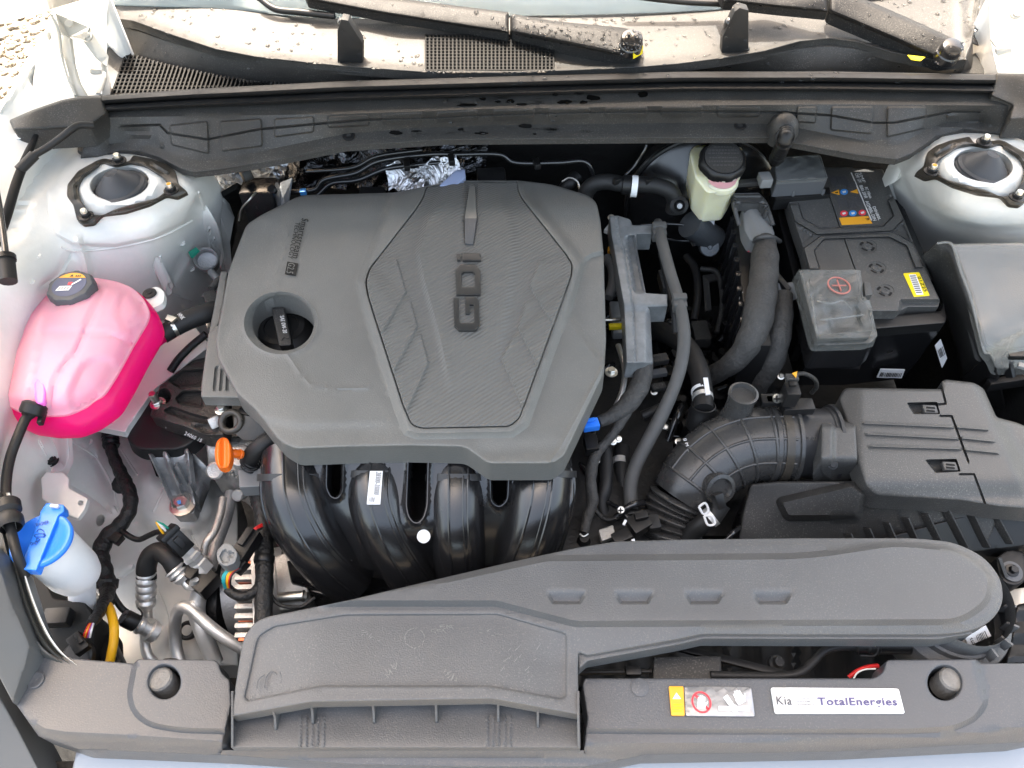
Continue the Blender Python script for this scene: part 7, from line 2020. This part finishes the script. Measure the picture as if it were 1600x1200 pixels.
    lathe('valve_boss', (1122, 762, .762), (.25, -.75, .6), [(24, -18), (23, -4), (23, 2), (25, 3), (25, 9), (19, 10), (16, 4), (0, 4)], ELBOW, vt, seg=28)
    box('valve_knob', (1124, 772, .782), (1130, 796, .768), 16, 16, BLACK, vt, 4)
    tube('valve_hose', [(1128, 786, .752), (1114, 806, .742), (1098, 818, .735), (1082, 832, .72), (1070, 856, .70)], 15, RUBBER, vt, seg=16)
    a, b = P(1116, 804, .744), P(1100, 816, .737)
    lathew('spring_clamp', a.lerp(b, .3), b - a, [(.0118, -.0035), (.0126, -.0035), (.0126, .0035), (.0118, .0035)], ALU, vt, seg=24)
    tube('clamp_ear', [(1092, 792, .757), (1102, 786, .760), (1107, 798, .755), (1099, 803, .752), (1092, 792, .757)], 2, STW, vt, seg=8, sub=4)
    tube('clamp_ear', [(1100, 806, .754), (1112, 806, .756), (1117, 818, .750), (1106, 820, .748), (1100, 806, .754)], 2, STW, vt, seg=8, sub=4)
elbow()

# ================================================================ behind and beside the engine cover
def bulkhead_foil():
    root = thing('heat_shield', 'crumpled silver foil insulation below the left half of the plenum cover', 'heat shield', (-.25, .50, .80))
    rnd = random.Random(6)
    def sheet(name, pts, mat, n, m, amp, seed):
        # pts: four corners in world, top-left, top-right, bottom-right, bottom-left
        a, b, c, d = pts; bm = bmesh.new(); V = []
        from mathutils import noise
        for j in range(m + 1):
            row = []
            for i in range(n + 1):
                p = a.lerp(b, i / n).lerp(d.lerp(c, i / n), j / m)
                q = noise.noise(p * 22 + Vector((seed, 0, 0))) * amp + abs(noise.noise(p * 45 + Vector((0, seed, 0)))) * amp * .8
                row.append(bm.verts.new(p + Vector((q * .3, q, q * .5))))
            V.append(row)
        for j in range(m):
            for i in range(n): bm.faces.new((V[j][i], V[j][i + 1], V[j + 1][i + 1], V[j + 1][i]))
        return from_bm(name, bm, mat, root, 25)
    y = .47
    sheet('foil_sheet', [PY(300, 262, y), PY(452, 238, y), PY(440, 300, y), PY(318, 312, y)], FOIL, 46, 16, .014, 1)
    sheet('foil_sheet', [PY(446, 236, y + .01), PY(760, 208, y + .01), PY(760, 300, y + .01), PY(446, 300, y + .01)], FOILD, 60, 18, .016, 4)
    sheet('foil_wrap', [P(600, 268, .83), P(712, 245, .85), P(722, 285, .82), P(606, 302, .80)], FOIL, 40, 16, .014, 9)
    box('shield_clip', (384, 266, .86), (392, 282, .845), 16, 14, BLACK, root, 3)
    lb = relief('foil_tag', rc([(686, 290), (712, 266), (726, 264), (728, 278), (712, 292)], 3), .85, M('pale_blue_tag', (.35, .42, .62), .35, coat=.4), None, rnd=2, depth=.006)
    tag(lb, 'small pale blue tag behind the top edge of the engine cover', 'label')
    sheet_l = relief('inner_gusset', rc([(345, 300), (352, 320), (352, 420), (372, 330), (395, 300), (370, 285)], 3), rbf([(345, 300, .83), (352, 420, .66), (395, 300, .80), (372, 330, .76)]), DARK, body, rnd=2, depth=.01)
bulkhead_foil()

def rear_pipes():
    root = thing('coolant_pipes', 'bundle of thin glossy black pipes running behind the engine cover', 'pipes', (0, .42, .80))
    tube('pipe', [(452, 300, .80), (492, 296, .805), (508, 280, .82), (556, 270, .825), (594, 251, .842), (670, 241, .85), (716, 241, .85), (780, 241, .85), (806, 254, .838), (872, 254, .838), (912, 252, .838), (926, 270, .82), (930, 300, .79)], 4.2, GLOSSB, root, seg=10)
    tube('pipe', [(490, 312, .79), (502, 300, .80), (520, 286, .812), (560, 281, .815), (606, 263, .83), (668, 256, .838), (712, 252, .84)], 4.2, GLOSSB, root, seg=10)
    tube('pipe', [(478, 268, .83), (550, 262, .832), (590, 244, .848), (660, 234, .856)], 3.2, GLOSSB, root, seg=10)
    tube('pipe', [(975, 275, .84), (992, 258, .85), (1005, 238, .87), (1010, 226, .88)], 2.6, GLOSSB, root, seg=8)
    for x, y in ((630, 254), (700, 246), (834, 252)): box('pipe_clip', (x, y, .854), (x + 10, y - 1, .854), 20, 10, BLACK, root, 2)
    box('blue_pipe_end', (468, 297, .808), (478, 296, .808), 9, 8, STB, root, 1.5)
    c = thing('rear_outlet', 'black coolant outlet with a wire clamp behind the engine cover', 'coolant outlet', P(895, 290, .79))
    tube('outlet_stub', [(880, 300, .79), (892, 286, .805), (902, 276, .81)], 12, BLACK, c, seg=16)
    tube('wire_clamp', [(878, 284, .82), (890, 278, .825), (902, 284, .82), (906, 296, .812)], 1.6, ZINC, c, seg=6)
    box('relay_box', (745, 272, .83), (790, 270, .83), 34, 30, BLACK, c, 4)
    box('relay_box', (560, 300, .80), (600, 300, .80), 30, 20, BLACK, c, 4)
    u = thing('engine_room_unit', 'glossy black unit between the foil shield and the engine cover corner', 'engine part', P(410, 310, .76))
    boxw('unit_body', P(412, 318, .80), (.026, 0, 0), (0, .02, 0), (0, 0, .035), GLOSSB, u, .004)
    plate('unit_flange', [(438, 285, .82), (456, 278, .83), (448, 330, .79), (432, 336, .785)], .003, CASTD, u)
    tube('unit_lead', [(400, 300, .84), (390, 312, .835), (378, 326, .82), (374, 345, .80)], 1.8, ZINC, u, seg=6)
    lathe('unit_cap', (425, 296, .835), (0, -.5, .8), [(7, -6), (7, 2), (5, 4), (0, 4)], BLACK, u, seg=16)
    # open black pipe mouth at the left edge of the cover, green paint mark
    m = thing('pipe_mouth', 'open dark pipe mouth with a green mark left of the engine cover', 'pipe', P(320, 405, .76))
    pm = P(322, 404, .77); s = px(pm)
    lathew('mouth_ring', pm, (.25, -.5, .8), [(17 * s, -30 * s), (19 * s, 0), (17.5 * s, 2 * s), (15 * s, 0), (15 * s, -20 * s), (0, -22 * s)], CASTD, m, seg=28)
    plate('green_mark', [(294, 394, .785), (306, 386, .79), (310, 390, .79), (298, 402, .785)], .004, GREEN, m)
    tube('mouth_lead', [(330, 425, .76), (340, 436, .76), (352, 444, .755)], 6, CASTD, m, seg=10)
    j = thing('side_plug', 'small dark plug with bright pins tucked beside the left edge of the engine cover', 'plug', P(330, 465, .77))
    box('plug_body', (326, 454, .80), (340, 500, .80), 20, 20, BLACKD, j, 3)
    for k in range(3): box('plug_pin', (323, 476 + k * 9, .804), (331, 476 + k * 9, .804), 5, 4, CAST, j, .8)
    tube('plug_lead', [(330, 452, .80), (340, 440, .80), (350, 434, .795)], 6, TAPE, j, seg=10)
    box('plug_tail', (324, 498, .79), (332, 516, .785), 11, 10, ZINC, j, 2)
    tube('plug_lead', [(322, 522, .78), (300, 540, .77), (280, 560, .765), (266, 580, .76)], 6, TAPEB, j, seg=10)
rear_pipes()

def harness_tray():
    root = thing('harness_tray', 'long grey plastic wiring tray along the right side of the engine cover', 'wiring tray', P(985, 450, .75))
    TR = M('tray_plastic', (.19, .20, .205), .30, bump=.3, bs=800, var=.25, vs_=50)
    ol = rc([(952, 337), (966, 337), (985, 343, 4), (988, 352), (1019, 352), (1019, 366), (994, 366), (996, 392), (1009, 458), (1043, 460), (1043, 479), (1012, 480), (1016, 486), (1020, 567), (979, 567), (975, 478), (955, 366)], 1.5)
    mid = [(965, 337), (968, 366), (977, 400), (990, 478), (994, 567)]
    inner = rc([(978, 372), (990, 368), (1006, 456), (992, 456)], 3)
    def z(X, Y):
        v = np.full(X.shape, .815)
        v -= .004 * ss(Y, 474, 488)
        xm = np.interp(Y, [p[1] for p in mid], [p[0] for p in mid])
        v += .004 * ss(X, xm + 2, xm - 2)
        v -= .012 * pad(inner, X, Y, 5)
        v -= .003 * ss(np.abs(X - xm), 1.4, .3)
        v -= .010 * ss(X, 1006, 1020) * ss(Y, 482, 492)
        return v
    relief('tray_channel', ol, z, TR, root, step=3.2, rnd=1.8, depth=.03, creases=[mid], angle=40)
    for a in ((1019, 359), (1043, 470)):
        pass
    for (x, y) in ((1030, 357), (1062, 469)):
        box('pipe_clip', (x - 10, y - 8, .83), (x + 12, y - 8, .83), 12, 20, HOSEG, root, 3)
        box('clip_block', (x - 9, y + 4, .826), (x + 12, y + 4, .826), 12, 18, HOSEG, root, 2)
    p = tube('sleeved_pipe', [(1028, 348, .80, 7), (1030, 360, .82, 8.5), (1036, 385, .822, 9), (1047, 425, .82, 9), (1058, 460, .82, 9), (1066, 495, .818, 9.5), (1069, 530, .812, 10), (1064, 570, .80, 10), (1052, 608, .785, 10), (1034, 648, .765, 11), (1012, 690, .745, 11), (993, 728, .725, 11), (985, 760, .712, 11), (986, 795, .70, 11)],
             9, HOSEG, None, seg=14)
    tag(p, 'long pale grey sleeved pipe curving down beside the wiring tray', 'pipe')
    q = tube('sleeved_pipe', [(1034, 396, .80), (1040, 425, .80), (1047, 455, .80), (1054, 490, .795), (1056, 520, .78)], 6, RUBBER, None, seg=12)
    tag(q, 'thinner dark pipe just left of the long pale grey pipe', 'pipe')
    h = tube('wiring_harness', [(1006, 562, .79, 15), (1005, 585, .787, 15), (996, 610, .782, 16), (978, 634, .776, 15), (956, 650, .772, 11), (936, 659, .77, 9)], 14, TAPE, None, seg=16, sub=8, mod=corr(.022, .03))
    tag(h, 'cloth-taped harness leaving the foot of the tray towards the blue plug', 'wiring harness')
    h2 = tube('wiring_harness', [(988, 628, .775, 7), (975, 652, .768, 8), (955, 682, .755, 7), (936, 704, .745, 8), (926, 726, .738, 9), (923, 755, .732, 9), (926, 782, .725, 9), (918, 808, .718, 8), (913, 832, .712, 7)], 8, TAPE, None, seg=12, sub=8, mod=corr(.018, .05))
    tag(h2, 'thin taped harness branch hanging down right of the intake manifold', 'wiring harness')
    h3 = tube('wiring_harness', [(926, 786, .722), (934, 802, .716), (948, 812, .714), (966, 808, .716), (985, 802, .718), (1005, 802, .718)], 3.8, TAPEB, None, seg=10)
    tag(h3, 'thin black lead looping to the plug below the intake manifold end', 'wire')
    b = thing('blue_plug', 'bright blue wiring plug at the lower right edge of the engine cover', 'plug', P(925, 660, .75))
    box('plug_body', (911, 662, .782), (936, 658, .782), 17, 14, BLUE, b, 2)
    box('plug_latch', (916, 656, .787), (930, 654, .787), 6, 4, BLUE, b, 1)
    box('plug_base', (914, 690, .755), (934, 688, .755), 30, 20, BLACK, b, 2)
    d = tube('coolant_hose', [(944, 690, .72), (947, 725, .715), (946, 760, .71), (940, 785, .70), (946, 810, .69)], 11, RUBBER, None, seg=14)
    tag(d, 'black coolant hose hanging behind the thin taped harness branch', 'hose')
    e = tube('coolant_hose', [(972, 700, .70), (972, 730, .70), (976, 765, .69), (980, 800, .68)], 13, RUBBER, None, seg=14)
    tag(e, 'black coolant hose with a dull silver band below the taped harness', 'hose')
    lathew('hose_band', P(969, 722, .702), P(972, 735, .70) - P(972, 700, .70), [(.0095, -.0045), (.0108, -.0045), (.0108, .0045), (.0095, .0045)], ALU, e, seg=22)
    f = tube('fuel_pipe', [(966, 540, .74), (974, 566, .75), (976, 590, .755), (971, 615, .75), (960, 640, .74)], 4.5, ALU, None, seg=12)
    tag(f, 'curved bright metal pipe between the engine cover and the taped harness', 'pipe')
    g = bolt('cover_bolt', (955, 582, .80), 6.5, ZINC, None, h=1.2)
    tag(g, 'bright zinc bolt standing at the lower right corner of the engine cover', 'bolt')
    o = thing('crank_sensor_plug', 'black plug lying between the manifold end and the elbow bellows', 'plug', P(1000, 825, .68))
    box('plug_body', (985, 822, .742), (1012, 806, .745), 30, 22, BLACK, o, 3)
    box('plug_latch', (992, 806, .752), (1012, 802, .752), 12, 8, BLACK, o, 1.5)
    box('plug_boot', (1012, 815, .742), (1032, 812, .742), 26, 18, RUBBER, o, 5)
    box('plug_tail', (958, 842, .735), (985, 830, .738), 20, 18, BLACK, o, 3)
    lathe('screw_head', (970, 797, .745), (0, -.4, .9), [(6, 0), (6, 2), (5, 3), (0, 3)], ZINC, o, seg=16)
    for r_ in (0, 1): box('screw_slot', (966 + r_ * 4, 797 - r_ * 4, .7495), (974 - r_ * 4, 797 + r_ * 4, .7495), 2, 1, INKB, o, .2)
    box('pale_tab', (974, 820, .752), (978, 812, .754), 4, 6, STW, o, .8)
    box('pale_tab', (989, 842, .750), (992, 850, .748), 5, 5, STW, o, .8)
    lathe('injector_plug', (912, 846, .70), (0, -.1, 1), [(11, -20), (11, 0), (9, 3), (7, 14), (0, 14)], BLACK, o, seg=16)
    tube('injector_ring', [(906, 834, .715), (912, 838, .715), (919, 834, .715)], 1.4, ZINC, o, seg=6)
    relief('metal_tongue', rc([(935, 828), (958, 820), (962, 838), (940, 846)], 3), .722, CAST, o, rnd=1.5, depth=.006)
harness_tray()

def engine_block():
    root = thing('engine_block', 'grimy black engine block glimpsed in the gaps around the engine cover', 'engine', (0, 0, .42))
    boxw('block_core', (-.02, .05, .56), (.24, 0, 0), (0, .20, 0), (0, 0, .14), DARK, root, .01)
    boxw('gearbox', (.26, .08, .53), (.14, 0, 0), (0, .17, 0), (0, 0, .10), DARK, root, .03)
    rnd = random.Random(21)
    bm = bmesh.new()
    for i in range(420):                               # bosses, brackets and pipe ends lost in the dark
        x, y, z = rnd.uniform(.10, .40), rnd.uniform(.02, .30), rnd.uniform(.58, .67)
        sx, sy, sz = rnd.uniform(.003, .012), rnd.uniform(.003, .014), rnd.uniform(.005, .02)
        mt = Matrix.Translation((x, y, z)) @ Matrix.Rotation(rnd.uniform(-.6, .6), 4, 'Z') @ Matrix.Rotation(rnd.uniform(-.3, .3), 4, 'X') @ Matrix.Diagonal((sx, sy, sz, 1))
        bmesh.ops.create_cone(bm, cap_ends=True, segments=rnd.choice((4, 6, 12)), radius1=1.2, radius2=rnd.uniform(.7, 1.1), depth=2, matrix=mt)
    tag(from_bm('castings', bm, DARK, root), None, None, None, 'stuff')
    bm = bmesh.new()
    for i in range(46):
        x, y, z = rnd.uniform(.10, .36), rnd.uniform(-.16, .28), rnd.uniform(.64, .72)
        a = rnd.uniform(0, 3.1); l = rnd.uniform(.03, .08)
        p = Vector((x, y, z)); d = Vector((math.cos(a), math.sin(a), rnd.uniform(-.3, .3))) * l
        tubew('', curve([tuple(p), tuple(p + d * .5 + Vector((0, 0, .012))), tuple(p + d)], 5), rnd.uniform(.002, .006), None, bm=bm, seg=8)
    tag(from_bm('pipe_ends', bm, GLOSSB, root, 50), None, None, None, 'stuff')
    for x, y, z in ((932, 720, .73), (958, 690, .735), (966, 686, .735), (1022, 612, .72), (1032, 650, .71), (1040, 668, .70), (1010, 372, .75), (1022, 560, .73), (1060, 690, .70), (955, 340, .80), (1220, 588, .72)):
        bolt('block_bolt', (x, y, z), 3.6, ZINC, root, axis=(0, -.4, .9))
    # parts dimly seen between the tray and the control unit
    tube('selector_cable', [(1095, 420, .70), (1118, 424, .705), (1126, 445, .70), (1128, 480, .69), (1120, 520, .68)], 4, BLACKD, root, seg=10)
    plate('gear_bracket', [(1098, 430, .70), (1122, 426, .70), (1126, 436, .70), (1108, 440, .70), (1112, 484, .68), (1102, 486, .68)], .004, BLACKD, root)
    tube('breather_pipe', [(1072, 400, .70), (1086, 420, .70), (1090, 460, .695), (1084, 500, .68)], 6, RUBBER, root, seg=10)
    box('solenoid', (1040, 420, .72), (1048, 450, .72), 24, 20, BLACKD, root, 3)
    box('solenoid', (1092, 500, .69), (1100, 530, .69), 26, 22, BLACKD, root, 3)
    box('plug_socket', (1020, 560, .74), (1044, 556, .74), 16, 12, BLACKD, root, 2)
    box('plug_socket', (1016, 582, .735), (1042, 578, .735), 12, 10, CAPG, root, 2)
    box('plug_socket', (1018, 604, .73), (1040, 600, .73), 12, 10, BLACKD, root, 2)
    tube('side_pipe', [(1004, 650, .74), (1022, 642, .745), (1040, 634, .745)], 8, RUBBER, root, seg=12)
    box('valve_block', (960, 470, .73), (966, 520, .73), 16, 16, CASTD, root, 3)
    box('coil_plug', (950, 388, .79), (958, 388, .79), 9, 10, STO, root, 1.5)
    tube('coil_lead', [(948, 402, .79), (957, 420, .788), (957, 445, .785), (950, 465, .78)], 8, HOSEG, root, seg=12)
    tube('rail_pipe', [(946, 500, .76), (960, 500, .76), (978, 498, .76)], 3, ZINC, root, seg=8)
    box('rail_plug', (952, 508, .765), (972, 507, .765), 8, 8, STY, root, 1)
    box('rail_plug', (948, 360, .79), (956, 350, .79), 10, 8, STW, root, 1.5)
    r = thing('fan_shroud', 'black radiator fan shroud in the gap below the air duct', 'fan shroud', P(1200, 1030, .62))
    relief('shroud_top', rc([(900, 960), (1560, 960), (1560, 1075), (900, 1075)], 4), lambda X, Y: .69 + .012 * ss(np.abs(X - 1190), 60, 50) + .003 * np.sin(X / 11.), BLACK, r, step=8, rnd=3, depth=.1)
    relief('shroud_plate', rc([(1022, 1027), (1126, 1025), (1128, 1070), (1020, 1070)], 2), .775, BLACKD, r, rnd=1.5, depth=.03)
    lathe('shroud_stud', (1213, 1036, .735), (0, -.2, 1), [(12, -8), (12, 4), (8, 6), (7, 18), (0, 18)], BLACKD, r, seg=18)
    tube('thin_pipe', [(905, 1050, .765), (960, 1050, .765), (1018, 1049, .765)], 4.5, BLACK, r, seg=12, sub=2)
    box('pipe_clip', (978, 1046, .775), (1002, 1046, .775), 16, 12, BLACK, r, 3)
    box('shroud_brace', (1060, 1010, .755), (1240, 1056, .755), 12, 10, BLACK, r, 3)
    v = thing('vent_pipe', 'thin black bent pipe below the air duct with a clipped end', 'pipe', P(1260, 1035, .74))
    tube('pipe_run', [(1110, 1055, .775), (1170, 1056, .775), (1225, 1056, .775), (1252, 1050, .775), (1270, 1034, .775), (1286, 1018, .775), (1308, 1011, .775), (1345, 1010, .775)], 6.5, RUBBER, v, seg=14)
    lathew('pipe_end', P(1352, 1009, .775), (1, 0, 0), [(.0055, -.012), (.008, -.010), (.008, .0), (.0095, .002), (.0095, .012), (.0085, .013), (.0085, .045), (0, .045)], BLACK, v, seg=22)
    tube('end_clip', [(1338, 998, .785), (1350, 994, .788), (1366, 998, .785), (1372, 1012, .783), (1366, 1024, .778), (1344, 1024, .778)], 1.8, BLACK, v, seg=6)
    lathe('yellow_dot', (1367, 1007, .7862), (0, -.3, 1), [(3, 0), (3, 1), (0, 1)], STY, v, seg=14)
    w = thing('red_wire', 'red wire with a white stripe beside the clipped pipe end', 'wire', P(1345, 1048, .75))
    tube('red_sheath', [(1326, 1058, .765), (1340, 1048, .77), (1356, 1042, .772), (1372, 1040, .77)], 3.2, RED, w, seg=10)
    tube('white_core', [(1334, 1060, .773), (1340, 1051, .776), (1352, 1046, .777), (1368, 1045, .776)], 1.3, STW, w, seg=6)
engine_block()

rain()
